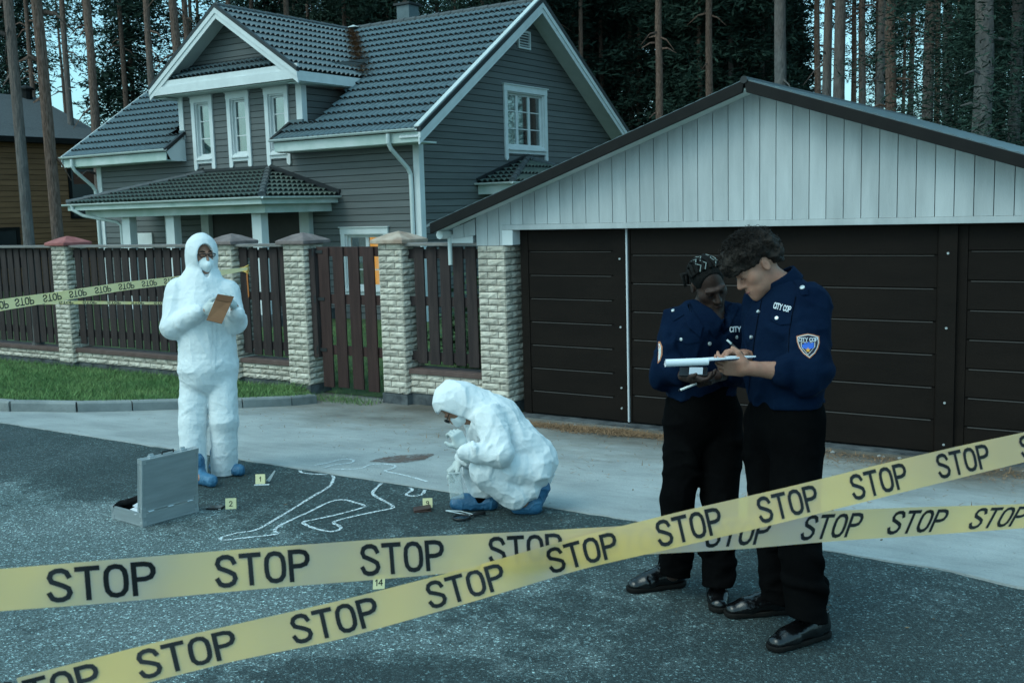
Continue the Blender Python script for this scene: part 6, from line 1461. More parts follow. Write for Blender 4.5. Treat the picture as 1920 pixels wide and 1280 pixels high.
def cop_f():
    Z0 = 5.02
    def Q(px, py, d=0.0): return P(px, py, Z0 + d)
    W = -RT; fw = unit(RT * .30 - AW * .95); lt, _, _ = frame(fw)
    hip = Q(1318, 770); waist = Q(1318, 712); chest = Q(1322, 622); neck = Q(1326, 582, .02); hc = Q(1328, 533, -.05)
    rS, rE, rW = Q(1272, 606, .0), Q(1254, 690, -.06), Q(1292, 706, -.24); lS, lE, lW = Q(1386, 602, .04), Q(1396, 690, .0), Q(1334, 708, -.20)
    rH, rK, rA = Q(1290, 780, -.0), Q(1272, 930, -.05), Q(1262, 1076, .06); lH, lK, lA = Q(1352, 780, .0), Q(1352, 940, -.06), Q(1345, 1090, -.06)
    rG = on_ground(1270, 1098); lG = on_ground(1342, 1112); rD, lD = unit(W * .95 - AW * .25), unit(-AW * .95 + W * .12)
    hf = unit(-AW * .78 - UP * .46 + RT * .26); hu = unit(UP * .86 - AW * .36 - RT * .20)
    allp = [hip, chest, neck, hc, rS, rE, rW, lS, lE, lW, rH, rK, rA, lH, lK, lA, rG + rD * .2, lG + lD * .2]
    S = SDF(allp, .20, .0038); at = head(S, hc, hf, hu, .98, True)
    S.cone(hc - hu * .05 - hf * .01, neck - UP * .02, .048, .056, .02); S.cone(neck, chest, .06, .105, .05, 1.3, lt); S.cone(chest, hip, .11, .12, .05, 1.25, lt); S.cone(rS, lS, .045, None, .05)
    for a, b, c, f_, d in ((rH, rK, rA, rG, rD), (lH, lK, lA, lG, lD)): S.cone(a, b, .076, .052, .03); S.cone(b, c, .050, .034, .02)
    for a, b, c in ((rS, rE, rW), (lS, lE, lW)): S.cone(a, b, .042, .037, .02); S.cone(b, c, .037, .025, .02)
    rd = unit(RT * .62 - AW * .45 - UP * .05); ld = unit(-RT * .75 - AW * .25 - UP * .15)
    h1 = (rW, rd, UP * .9, -RT * .3 - AW * .9, (15, 26, 28, 30, 34)); h2 = (lW, ld, UP * .8 - AW * .3, -AW, (15, 36, 38, 40, 42))
    hand(S, *h1, k=.92); tips = hand(S, *h2, k=.92)
    o = person(S, MT['skin_dark'], on_ground(1300, 1115), 'person with braided hair and navy uniform shirt, facing the camera with bowed head', 'people')
    C = SDF([hip, chest, neck, rS, rE, lS, lE], .22, .0055)
    C.cone(neck - UP * .03, chest, .080, .125, .06, 1.3, lt); C.cone(chest, waist, .126, .118, .06, 1.3, lt); C.cone(waist, hip + UP * .075, .118, .118, .05, 1.25, lt); C.cone(rS, lS, .060, None, .05); C.cut(hip + UP * .085, (0, 0, -1))
    C.cone(rS, rE, .070, .074, .02); C.cone(rE, lerp(rE, rW, .45), .073, .052, .02); C.cone(lS, lE, .070, .074, .025); C.cone(lE, lerp(lE, lW, .45), .072, .052, .02)
    C.ell(chest + fw * .07 - UP * .02 + lt * .07, (.07, .06, .075), frame(fw), .06); C.ell(chest + fw * .07 - UP * .02 - lt * .07, (.07, .06, .075), frame(fw), .06)
    bunch(C, rS, rE, .072, .076, 5, .014, 101, .3, 1.1, .6); bunch(C, lS, lE, .072, .076, 4, .014, 102, .3, 1.1, .6); bunch(C, chest, waist, .145, .14, 5, .014, 103, .2, 1.2, .8)
    C.crease(.013, 5, True, 41, (1.3, 1.3, .7)); C.crease(.008, 9, True, 43); C.crease(.003, 20, False, 42)
    C.cone(neck + fw * .05 + UP * .04, neck + fw * .17 - UP * .075, .055, .022, .01, sub=True); C.cone(neck + UP * .01, neck + UP * .12 + fw * .03, .056, .07, .01, sub=True)
    sh = C.build('shirt', MT['navy'], o, 1)
    bvc = bvh_of(sh)
    for pl_ in ([(1291, 556), (1298, 580), (1318, 612), (1313, 632), (1290, 612), (1279, 580)], [(1372, 552), (1366, 582), (1330, 614), (1338, 634), (1368, 612), (1384, 578)]): lay_poly(bvc, resub(pl_, 5), 'collar', MT['navy'], sh, .012, 4)
    lay_line(bvc, [(1324, 616), (1326, 650), (1326, 690), (1324, 728)], 8, 'placket', MT['navy'], sh, .004)
    for pl_ in ([(1256, 588), (1288, 572), (1292, 584), (1262, 602)],): lay_poly(bvc, resub(pl_, 5), 'epaulette', MT['navy'], sh, .006, 4)
    T = SDF([hip, rH, rK, rA, lH, lK, lA], .2, .0055)
    T.cone(hip + UP * .12, hip - UP * .04, .120, .140, .05, 1.25, lt); T.cone(rH, rK, .102, .075, .04); T.cone(rK, rA - UP * .11, .075, .062, .012); T.cone(lH, lK, .102, .075, .012); T.cone(lK, lA - UP * .11, .075, .062, .012)
    bunch(T, rK, rA, .088, .070, 6, .013, 105, .3, .95, .35); bunch(T, lK, lA, .086, .070, 6, .013, 106, .3, .95, .35); bunch(T, rH, rK, .112, .088, 4, .013, 107, -.1, 1.0, .6); bunch(T, lH, lK, .112, .086, 4, .013, 108, -.1, 1.0, .6)
    T.crease(.013, 5, True, 51, (1.2, 1.2, .5)); T.crease(.008, 9, True, 52, (.8, .8, 1.4)); T.cut(hip + UP * .13, UP)
    for a_, d_, o_ in ((rA, rD, .098), (lA, lD, .122)): T.box(a_ - UP * o_ + d_ * .01, frame(unit(d_ + UP * .2), unit(UP - d_ * .2)), (.14, .15, .10), .004, .003, True)
    T.build('trousers', MT['trouser'], o, 1)
    shoe_parts(o, rG, rD, .27); shoe_parts(o, lG, lD, .27)
    for s_ in (-1, 1):
        e_ = MB(); e_.tube([at(s_ * .019, .0955, .004), at(s_ * .031, .0985, .000), at(s_ * .044, .0915, .003)], [.0012, .0022, .0012], 6); e_.build('eyelash', MT['black_plastic'], o)
    e_ = MB(); e_.tube([at(-.024, .0905, -.067), at(-.010, .1015, -.066), at(.010, .1015, -.066), at(.024, .0905, -.067)], [.002, .0046, .0046, .002], 7); e_.build('lips', skin('lips_dark', (.045, .017, .015), (.06, .024, .02)), o)
    # braids: cornrows swept back with pale partings between
    l, f, u = frame(hf, hu); A = (l, f, u); H = SDF([hc], .18, .004)
    H.ell(at(0, -.020, .040), np.array([.080, .100, .090]) * .96, A, .01); H.ell(at(0, .125, .030), (.10, .085, .115), A, .01, True); H.ell(at(0, -.01, -.095), (.1, .1, .07), A, .01, True)
    for s_ in (-1, 1): H.ell(at(s_ * .085, -.012, -.005), (.03, .028, .036), A, .006, True)
    hr = H.build('hair', MT['hair_black'], o, 1)
    mb = MB(); pl = MB()
    def skull(a, b): # a: side angle, b: front->back angle
        dvec = l * math.sin(a) + (f * math.cos(b) + u * math.sin(b)) * math.cos(a); q = np.array([dvec @ l / .080, dvec @ f / .100, dvec @ u / .090]); return at(0, -.020, .040) + dvec * (.96 / np.linalg.norm(q))
    for i in range(9):
        a = (i - 4) * .27
        pts = [skull(a + .10 * math.sin(b * 3 + i), b) + unit(skull(a, b) - at(0, -.02, .04)) * .003 for b in np.linspace(.98, 2.9, 26)]
        mb.tube(pts, [.0085 + .0022 * (k % 2) for k in range(26)], 7)
        if i < 8:
            a = a + .135; zz = [skull(a + .10 * (1 if k % 2 else -1), b) + unit(skull(a, b) - at(0, -.02, .04)) * .0105 for k, b in enumerate(np.linspace(1.0, 2.2, 5))]
            if i in (2, 3, 5, 6): pl.tube(zz, .0026, 5)
    for i in range(5):
        p0 = skull((i - 2) * .4, 2.9); mb.tube([p0, p0 - UP * .03 - f * .02, p0 - UP * .07 - f * .01], [.009, .009, .006], 6)
    for q_ in (-1, 1): mb.tube([skull(q_ * 1.15, 2.2), skull(q_ * 1.2, 2.2) + l * q_ * .03 - f * .02, skull(q_ * 1.2, 2.3) + l * q_ * .02 - UP * .05], [.012, .012, .006], 7)
    mb.build('braids', MT['hair_black'], hr, smooth=True); pl.build('hair_partings', plain('pale_braid_thread', (.20, .24, .23), .8), hr)
    bv = bvh_of(sh)
    lay_text(bv, 'CITY COP', 1369, 622, 1411, 621, 9, 'name_lettering', MT['lettering'], sh, .11, .004)
    for pl_ in ([(1267, 622), (1312, 626), (1312, 640), (1290, 645), (1267, 638)], [(1366, 626), (1408, 626), (1408, 640), (1388, 646), (1366, 640)]): lay_poly(bv, resub(pl_, 5), 'pocket_flap', MT['navy'], sh, .005, 5)
    for x, y, r in ((1262, 583, 3.2), (1278, 636, 3.2), (1330, 644, 3.6), (1412, 576, 4), (1380, 632, 3.2)): lay_disc(bv, x, y, r, 'button', MT['button'], sh, .006)
    pe = [(1234, 640), (1238, 640), (1242, 650), (1242, 664), (1238, 676), (1233, 682), (1234, 660)]
    a_ = lay_poly(bv, resub(pe, 3), 'sleeve_patch', MT['patch_edge'], sh, .004, 3); lay_poly(bv, resub([(1236.5 + (x - 1237) * .55, 660 + (y - 660) * .8) for x, y in pe], 3), 'patch_field', MT['patch_white'], a_, .006, 3)
    return o, Q, tips
cf, QF, ftips = cop_f()
# notepad on a dark board, its front pages rolled over
zp = 4.26
a, b = P(1326, 679, zp), P(1412, 672, zp + .10); dx = unit(b - a); back = unit(AW * .92 + RT * .2 - UP * .10); back = unit(back - dx * back.dot(dx)); nb_ = unit(np.cross(dx, back)); nb_ = nb_ if nb_[2] > 0 else -nb_
npd = thing('notepad', (a + b) / 2, 'white notepad with pages rolled over, on a dark blue board in the curly-haired person\'s hand', 'notepad')
L = P(1250, 682, zp - .02); mb = MB(); mb.prism([lerp(a, L, .25), b, b + back * .19, lerp(a, L, .25) + back * .19], nb_ * .004); mb.build('board', plain('dark_blue_card', (.012, .02, .06), .5), npd)
mb = MB(); mb.prism([q + nb_ * .005 for q in (lerp(a, L, .1), b + dx * .015, b + dx * .02 + back * .185, lerp(a, L, .1) + back * .185)], nb_ * .006); mb.build('pages', MT['paper'], npd)
mb = MB(); n_ = 16; c0, c1 = P(1247, 681, zp - .03), P(1327, 678, zp); rr = .0165; ax = unit(c1 - c0); r1 = unit(UP - ax * ax[2]); r2 = np.cross(ax, r1); vs = []
for i in range(n_ + 6):
    th = 2 * math.pi * i / n_; r_ = rr * (1 - .02 * i); vs += [c0 + (r1 * math.cos(th) + r2 * math.sin(th)) * r_, c1 + (r1 * math.cos(th) + r2 * math.sin(th)) * r_]
mb.add(vs, [(2 * i, 2 * i + 1, 2 * i + 3, 2 * i + 2) for i in range(n_ + 5)]); mb.build('rolled_pages', MT['paper'], npd, smooth=True)
# pens
pn = thing('pen', P(1374, 650, 4.5), 'black pen in the writing hand of the curly-haired person', 'pen'); p0, p1 = P(1394, 664, 4.40), P(1363, 637, 4.42)
mb = MB(); mb.tube([p0, lerp(p0, p1, .12), lerp(p0, p1, .72)], [.0015, .0042, .0045], 8); mb.build('barrel', MT['black_plastic'], pn, smooth=True)
mb = MB(); mb.tube([lerp(p0, p1, .72), p1], [.0046, .0042], 8); mb.build('cap', plain('pale_pen_cap', (.45, .5, .5), .4), pn, smooth=True)
pn = thing('pen', P(1286, 727, 4.75), 'white pen sticking out under the hands of the person with braids', 'pen'); p0, p1 = P(1275, 731, 4.72), P(1306, 719, 4.74)
mb = MB(); mb.tube([p0, p1], .0055, 8); mb.build('barrel', plain('white_plastic', (.7, .72, .7), .4), pn, smooth=True)
mb = MB(); mb.tube([p0 - (p1 - p0) * .10, p0], [.002, .0055], 8); mb.build('tip', MT['black_plastic'], pn, smooth=True)
# phone cradled in the other pair of hands
ph = thing('phone', P(1306, 692, 4.74), 'dark phone with a pale screen in the hands of the person with braids', 'phone')
c = P(1300, 697, 4.76); u_, v_ = unit(RT * .95 - AW * .2), unit(AW * .85 + RT * .2 + UP * .35); v_ = unit(v_ - u_ * u_.dot(v_)); n_ = np.cross(u_, v_); n_ = n_ if n_[2] > 0 else -n_
mb = MB(); mb.obox(c, u_, v_, n_, .062, .036, .005); mb.build('body', MT['black_plastic'], ph, bevel=.003)
mb = MB(); mb.obox(c + n_ * .0058 + u_ * .012, u_, v_, n_, .03, .030, .0004); mb.build('screen', plain('pale_screen', (.45, .5, .55), .2), ph)
# ================================================================== evidence and props on the ground
def frame_on_ground(px, py):
    return on_ground(px, py)
# chalk body outline
MT['chalk'] = film('chalk', (.72, .78, .80), 1.0, .95)
_n, _l = nodes(MT['chalk']); _t = _n.new('ShaderNodeTexNoise'); _t.inputs['Scale'].default_value = 120; _t.inputs['Detail'].default_value = 4; _tc = _n.new('ShaderNodeTexCoord'); _l.new(_tc.outputs['Object'], _t.inputs['Vector'])
_r = _n.new('ShaderNodeValToRGB'); _r.color_ramp.elements[0].position = .40; _r.color_ramp.elements[1].position = .56; _l.new(_t.outputs[0], _r.inputs[0]); _l.new(_r.outputs[0], _n['Mix Shader'].inputs[0])
def zc(x, y): return (400 + x / 4.174, 820 + y / 4.174)
road_line = [(705, 250), (672, 260), (690, 278), (800, 289), (948, 293), (935, 350), (900, 395), (770, 465), (640, 550), (520, 620), (340, 730), (200, 745), (80, 775), (45, 798), (95, 806), (250, 785), (460, 765), (515, 750), (472, 735), (500, 700), (620, 640), (760, 580), (870, 520), (960, 490), (1030, 487), (1110, 510), (1195, 535), (1175, 550), (950, 610), (780, 645), (690, 662), (730, 690), (830, 725), (940, 741), (1005, 715), (985, 690), (930, 672), (965, 650), (1130, 610), (1300, 575), (1420, 553), (1390, 525), (1310, 485), (1240, 445), (1260, 410), (1310, 365), (1350, 332), (1430, 335), (1500, 365), (1540, 395), (1565, 412), (1500, 445), (1530, 460), (1620, 458), (1655, 425), (1675, 345)]
drive_a = [(790, 218), (880, 205), (990, 172), (1060, 168), (1100, 178), (1095, 192), (1060, 203), (940, 215), (870, 235)]
drive_b = [(905, 246), (1060, 250), (1170, 243), (1195, 225), (1230, 212), (1300, 207), (1400, 213), (1432, 226), (1400, 246), (1320, 262), (1450, 285), (1560, 312), (1672, 345)]
ck = thing('chalk_outline', on_ground(600, 930), 'white chalk outline of a fallen body drawn across asphalt and concrete', 'chalk outline')
def smooth_line(p, it=2):
    p = [np.array(q, float) for q in p]
    for _ in range(it):
        o = [p[0]]
        for a, b in zip(p[:-1], p[1:]): o += [a * .75 + b * .25, a * .25 + b * .75]
        p = o + [p[-1]]
    return p
def chalk(pl, off, name):
    pts = [on_ground(*zc(*q), off) for q in smooth_line(pl)]; pts = [p + UP * .003 for p in pts]; mb = MB(); L, Rr = [], []
    for i, p in enumerate(pts):
        t = unit(pts[min(i + 1, len(pts) - 1)] - pts[max(i - 1, 0)]); n = np.cross(UP, t); h = .0105 + RNG.uniform(-.002, .003); L.append(p + n * h); Rr.append(p - n * h)
    mb.add(L + Rr, [(i, i + 1, len(L) + i + 1, len(L) + i) for i in range(len(L) - 1)]); return mb.build(name, MT['chalk'], ck)
chalk(road_line, .001, 'body_line'); chalk(drive_a, .013, 'arm_line'); chalk(drive_b, .013, 'head_line')
# dried stain on the concrete
poly = [(693, 865), (715, 858), (745, 854), (790, 851), (818, 851), (805, 857), (795, 862), (770, 866), (735, 868)]
poly = smooth_line(poly + poly[:1], 2)[:-1]
MT['stain'] = film('dried_brown_stain', (.17, .105, .085), .7, .6)
_n, _l = nodes(MT['stain']); _t = _n.new('ShaderNodeTexNoise'); _t.inputs['Scale'].default_value = 9; _t.inputs['Detail'].default_value = 9; _t.inputs['Roughness'].default_value = .75; _tc = _n.new('ShaderNodeTexCoord'); _l.new(_tc.outputs['Object'], _t.inputs['Vector'])
_r = _n.new('ShaderNodeValToRGB'); _r.color_ramp.elements[0].position = .34; _r.color_ramp.elements[1].position = .56; _r.color_ramp.elements[1].color = (.8, .8, .8, 1); _l.new(_t.outputs[0], _r.inputs[0]); _l.new(_r.outputs[0], _n['Mix Shader'].inputs[0])
poly = [(x + RNG.normal(0, .7), y + RNG.normal(0, .35)) for x, y in resub(poly, 3)]; pts = [on_ground(x, y, .013) + UP * .003 for x, y in poly]
mb = MB(); mb.add([sum(pts) / len(pts)] + pts, [(0, 1 + i, 1 + (i + 1) % len(pts)) for i in range(len(pts))]); tag(mb.build('blood_stain', MT['stain']), 'dark dried reddish brown stain on the pale concrete', 'stain')
# numbered evidence markers (folded yellow cards)
MT['marker'] = mk('pale_yellow_card', (.70, .64, .36), (.76, .70, .42), 4, .6); MT['ink'] = plain('black_ink', (.006, .006, .007), .7)
def marker(txt, px, py, wpx, hpx, rot, label, lean=.0):
    g = on_ground(px, py); Z = float(np.dot(g - CAM, _f)); w = wpx * Z / FPX; h = hpx * Z / FPX * 1.0; c, s = math.cos(rot), math.sin(rot); u = RT * c + AW * s; b = -RT * s + AW * c
    t = thing('evidence_marker', g, label, 'evidence marker', 'numbered evidence markers'); D = h * .42
    top = g + UP * h * .97 + b * D * .5 + u * lean; fr = [g - u * w / 2, g + u * w / 2, top + u * w / 2, top - u * w / 2]; bk = [g - u * w / 2 + b * D, g + u * w / 2 + b * D, top + u * w / 2, top - u * w / 2]
    n1 = unit(np.cross(fr[1] - fr[0], fr[3] - fr[0])); n1 = n1 if n1 @ b < 0 else -n1
    mb = MB(); mb.prism([q + UP * .001 for q in fr], -n1 * .002); mb.prism([q + UP * .001 - n1 * .0 + b * .003 for q in bk], b * .002); mb.build('card', MT['marker'], t)
    Q, W = text_ribbons(txt, .075); hh = .44; sx = hh * h / w; mb = MB()
    for q in Q:
        pts = [lerp(lerp(fr[0], fr[1], .5 + (v[0] - W / 2) * sx), lerp(fr[3], fr[2], .5 + (v[0] - W / 2) * sx), .28 + v[1] * hh) + n1 * .0015 + UP * .001 for v in q]; mb.add(pts, [(0, 1, 2, 3)])
    mb.build('number', MT['ink'], t); return t
marker('1', 488, 907, 18, 18, .0, 'pale yellow evidence marker with number 1 behind the folding knife')
marker('2', 433, 954, 20, 20, .08, 'pale yellow evidence marker with number 2 beside the black phone')
marker('9', 802, 952, 18, 18, .05, 'pale yellow evidence marker with number 9 behind the brown wallet')
marker('14', 710, 1104, 22, 25, .12, 'pale yellow evidence marker with number 14 between the two barrier tapes', .006)
def flat_box(px, py, a, wd, dp, h, lift=0):
    g = on_ground(px, py); u = RT * math.cos(a) + AW * math.sin(a); v = -RT * math.sin(a) + AW * math.cos(a); return g + UP * (h / 2 + .001 + lift), u, v
# folding knife at marker 1, its blade raised
c, u, v = flat_box(491, 904, .05, .1, .02, .016); kn = thing('folding_knife', c, 'grey folding knife with raised pale blade lying at marker 1', 'knife')
mb = MB(); mb.obox(c, u, v, UP, .045, .011, .008); mb.build('handle', plain('grey_handle', (.20, .23, .24), .4), kn, bevel=.003)
p0 = c + u * .045; p1 = p0 + u * .055 + UP * .07; mb = MB(); mb.prism([p0 - UP * .006, p0 + u * .012 - UP * .004, p1, p1 - u * .008 + UP * .004, p0 - u * .008 + UP * .010], v * .003); mb.build('blade', plain('bright_steel', (.62, .68, .7), .3, .4), kn)
c, u, v = flat_box(491, 909, .0, .1, .01, .004); ru = thing('ruler', c, 'short white scale ruler on the asphalt in front of the folding knife', 'ruler')
mb = MB(); mb.obox(c, u, v, UP, .052, .010, .002); mb.build('strip', plain('white_scale', (.66, .72, .74), .5), ru)
mb = MB()
for i in range(9): mb.obox(c + u * (-.045 + .011 * i) - v * .004 + UP * .0025, u, v, UP, .0012, .005, .0004)
mb.build('ticks', MT['ink'], ru)
# phone at marker 2
c, u, v = flat_box(404, 953, -.12, .1, .06, .012); p_ = thing('phone', c, 'black mobile phone lying left of marker 2', 'phone')
mb = MB(); mb.obox(c, u, v, UP, .052, .034, .006); mb.build('body', MT['black_plastic'], p_, bevel=.004)
mb = MB(); mb.obox(c + UP * .0066, u, v, UP, .046, .030, .0004); mb.build('screen', plain('black_glass', (.012, .016, .018), .08, spec=.6), p_)
mb = MB(); mb.obox(c + u * .042 - v * .0345, u, v, UP, .008, .0006, .003); mb.build('port', MT['screw'], p_)
# wallet at marker 9
MT['wallet'] = cloth('brown_leather', (.045, .022, .018), (.07, .035, .028), .5, .4, 60, spec=.4)
c, u, v = flat_box(792, 957, .15, .1, .08, .01); wl = thing('wallet', c, 'brown leather wallet lying open-edged in front of marker 9', 'wallet')
mb = MB(); mb.obox(c - UP * .001, u, v, UP, .056, .042, .0045); mb.build('lower_flap', MT['wallet'], wl, bevel=.003)
mb = MB(); u2 = unit(u + UP * .10); mb.obox(c + UP * .0115, u2, v, np.cross(u2, v), .055, .041, .005); mb.build('upper_flap', MT['wallet'], wl, bevel=.003)
# tweezers and magnifier by the crouching examiner's foot
a, b = on_ground(836, 962), on_ground(890, 967); tw = thing('tweezers', (a + b) / 2, 'long thin pale tweezers lying above the magnifying glass', 'tweezers')
sd = unit(np.cross(UP, b - a)); mb = MB(); mb.tube([a + UP * .018 + sd * .001, lerp(a, b, .5) + UP * .022 + sd * .006, b + UP * .006 + sd * .006], .0032, 6); mb.build('arm', plain('pale_steel', (.6, .66, .68), .35, .3), tw)
mb = MB(); mb.tube([a + UP * .018 - sd * .001, lerp(a, b, .5) + UP * .010 - sd * .006, b + UP * .004 - sd * .010], .0032, 6); mb.build('arm', plain('pale_steel', (.6, .66, .68), .35, .3), tw)
c = on_ground(865, 973) + UP * .006; h_ = on_ground(905, 966) + UP * .008; mg = thing('magnifying_glass', c, 'black-rimmed magnifying glass lying by the blue shoe cover', 'magnifying glass'); hd_ = unit(h_ - c)
ring = [c + RT * .052 * math.cos(t) + AW * .052 * math.sin(t) + UP * .006 for t in np.linspace(0, 6.2832, 33)]; mb = MB(); mb.tube(ring, .007, 8, False); mb.build('rim', MT['black_plastic'], mg, smooth=True)
mb = MB(); n_ = 24; vs = [c + UP * .010] + [c + (RT * math.cos(t) + AW * math.sin(t)) * .048 + UP * .005 for t in np.linspace(0, 6.2832, n_, endpoint=False)]; mb.add(vs, [(0, 1 + i, 1 + (i + 1) % n_) for i in range(n_)]); mb.build('lens', glass_mat('magnifier_lens', .35), mg, smooth=True)
mb = MB(); mb.tube([c + hd_ * .056 + UP * .006, c + hd_ * .075 + UP * .006, c + hd_ * .09 + UP * .008, c + hd_ * .16 + UP * .008, c + hd_ * .165 + UP * .008], [.005, .005, .010, .011, .006], 10); mb.build('handle', MT['black_plastic'], mg, smooth=True)
# pale cartridge cases near marker 14
for i, (x, y, r) in enumerate(((733, 1083, .3), (752, 1081, .1), (727, 1079, 1.0))):
    c, u, v = flat_box(x, y, r, .03, .008, .008); o = MB(); o.tube([c - u * .016, c + u * .010, c + u * .012, c + u * .018], [.0055, .0055, .004, .0038], 10); tag(o.build('cartridge_case', plain('pale_metal', (.6, .64, .62), .3, .5), None, True), ['pale cartridge case nearest to marker 14, lower one', 'pale cartridge case farthest right of marker 14', 'pale cartridge case just under the upper tape edge'][i], 'cartridge case', 'cartridge cases by marker 14')
# aluminium case
MT['alu'] = mk('brushed_aluminium_panel', (.34, .37, .38), (.42, .45, .46), 4, .42, .15, 150, metal=.55, stretch=(1, 1, 8)); MT['alu_edge'] = mk('aluminium_profile', (.50, .53, .54), (.58, .61, .62), 6, .3, metal=.7); MT['lining'] = cloth('black_case_lining', (.008, .008, .009), (.014, .014, .015), .9, .4, 40)
H0, H1, H2 = on_ground(268, 988), on_ground(381, 962), on_ground(207, 977)
eu = unit([*(H1 - H0)[:2], 0]); _e2 = unit([*(H2 - H0)[:2], 0]); eu = unit(eu + np.array([_e2[1], -_e2[0], 0])); ev_ = np.array([-eu[1], eu[0], 0]); ev_ = ev_ if ev_ @ (H2 - H0) > 0 else -ev_
LW, LD, BH = float(np.linalg.norm(H1 - H0)), .34, .080
cs = thing('aluminium_case', H0 + eu * LW / 2 + ev_ * LD / 2, 'open aluminium equipment case with black lining and raised lid', 'case')
def cp(a, b, z): return H0 + eu * a + ev_ * b + UP * z
def shell(org, ax, ay, az, W_, D_, H_, nm, parent):
    """open tray with walls, edge profiles and ball corners"""
    mb = MB(); t = .006
    def q(a, b, c): return org + ax * a + ay * b + az * c
    def bx(m, a0, a1, b0, b1, c0, c1): m.obox(q((a0 + a1) / 2, (b0 + b1) / 2, (c0 + c1) / 2), ax, ay, az, (a1 - a0) / 2, (b1 - b0) / 2, (c1 - c0) / 2)
    bx(mb, 0, W_, 0, D_, 0, t); bx(mb, 0, W_, 0, t, t, H_); bx(mb, 0, W_, D_ - t, D_, t, H_); bx(mb, 0, t, t, D_ - t, t, H_); bx(mb, W_ - t, W_, t, D_ - t, t, H_)
    o = mb.build(nm, MT['alu'], parent); e = MB(); w_ = .007
    for (a0, a1, b0, b1, c0, c1) in ((-.002, W_ + .002, -.002, w_, -.002, w_), (-.002, W_ + .002, D_ - w_, D_ + .002, -.002, w_), (-.002, w_, w_, D_ - w_, -.002, w_), (W_ - w_, W_ + .002, w_, D_ - w_, -.002, w_), (-.002, W_ + .002, -.0025, w_, H_ - w_, H_ + .002), (-.002, W_ + .002, D_ - w_, D_ + .0025, H_ - w_, H_ + .002), (-.0025, w_, w_, D_ - w_, H_ - w_, H_ + .002), (W_ - w_, W_ + .0025, w_, D_ - w_, H_ - w_, H_ + .002), (-.0022, w_, -.0022, w_, w_, H_ - w_), (W_ - w_, W_ + .0022, -.0022, w_, w_, H_ - w_), (-.0022, w_, D_ - w_, D_ + .0022, w_, H_ - w_), (W_ - w_, W_ + .0022, D_ - w_, D_ + .0022, w_, H_ - w_)): bx(e, a0, a1, b0, b1, c0, c1)
    e.build('edge_profile', MT['alu_edge'], o)
    k = MB()
    for a in (0, W_):
        for b in (0, D_):
            for c in (0, H_):
                s_ = lambda z, m_: .011 if z == 0 else m_ - .011
                k = MB(); k.obox(q(s_(a, W_), s_(b, D_), s_(c, H_)), ax, ay, az, .0145, .0145, .0145); k.build('corner_cap', MT['alu_edge'], o)
    pass
    l_ = MB(); bx(l_, t + .001, W_ - t - .001, t + .001, D_ - t - .001, t + .001, t + .012); bx(l_, t + .001, W_ - t - .001, t + .001, t + .006, t + .013, H_ - .012); bx(l_, t + .001, W_ - t - .001, D_ - t - .006, D_ - t - .001, t + .013, H_ - .012); l_.build('lining', MT['lining'], o)
    return o, q
base, qb = shell(cp(0, 0, .004), eu, ev_, UP, LW, LD, BH, 'base', cs)
ang = R(97); la = ev_ * math.cos(ang) + UP * math.sin(ang); ln = np.cross(eu, la); ln = ln if ln @ ev_ > 0 else -ln       # lid opens away from the tray, back to the viewer
LT = .33
lid, ql = shell(cp(0, -.002, BH + .012), eu, la, ln, LW, LT, .042, 'lid', cs)
for a in (.22, .78):
    mb = MB(); mb.obox(ql(LW * a, LT + .004, .035), eu, la, ln, .02, .004, .016); mb.obox(ql(LW * a, LT + .012, .04), eu, la, ln, .014, .006, .006); mb.build('latch', MT['alu_edge'], lid)
mb = MB(); mb.tube([ql(LW * .40, LT + .004, .03), ql(LW * .40, LT + .018, .03), ql(LW * .60, LT + .018, .03), ql(LW * .60, LT + .004, .03)], .005, 8); mb.build('handle', MT['black_plastic'], lid)
for a in (.15, .5, .85):
    mb = MB(); mb.tube([cp(LW * (a - .05), -.004, BH + .007), cp(LW * (a + .05), -.004, BH + .007)], .006, 8); mb.build('hinge', MT['alu_edge'], base)
mb = MB(); mb.beam(cp(LW - .012, .07, BH), ql(LW - .012, .10, .05), eu, .004, .012); mb.build('lid_stay', MT['alu_edge'], cs)
F_ = SDF([cp(-.03, LD + .06, 0), cp(.2, LD - .1, .14)], .06, .005); F_.cone(cp(.06, LD - .03, BH + .008), cp(.16, LD - .10, BH + .03), .018, .026, .03, 1.6, eu); F_.cone(cp(.03, LD - .03, BH + .008), cp(.05, LD + .035, .025), .012, .010, .02, 2.0, eu); F_.crease(.008, 20, True, 2); fl = F_.build('fabric_pouch', MT['lining'], None, 1); fl.parent = cs
_off = base_of(cs); _co = np.empty(len(fl.data.vertices) * 3); fl.data.vertices.foreach_get('co', _co); fl.data.vertices.foreach_set('co', (_co.reshape(-1, 3) - _off).ravel())
pg_ = thing('paper_sheets', cp(.05, .12, BH), 'white papers sticking up inside the open aluminium case', 'papers')
for k in range(3):
    c = cp(.05 + .03 * k, .11 + .015 * k, BH - .01 + .006 * k); u3 = unit(eu + ev_ * (.3 * k - .2) + UP * .12); v3 = unit(ev_ - u3 * u3.dot(ev_) + UP * .25 * (k - .5)); v3 = unit(v3 - u3 * u3.dot(v3))
    mb = MB(); mb.obox(c, u3, v3, np.cross(u3, v3), .045, .06, .0006); mb.build('sheet', MT['paper'], pg_)
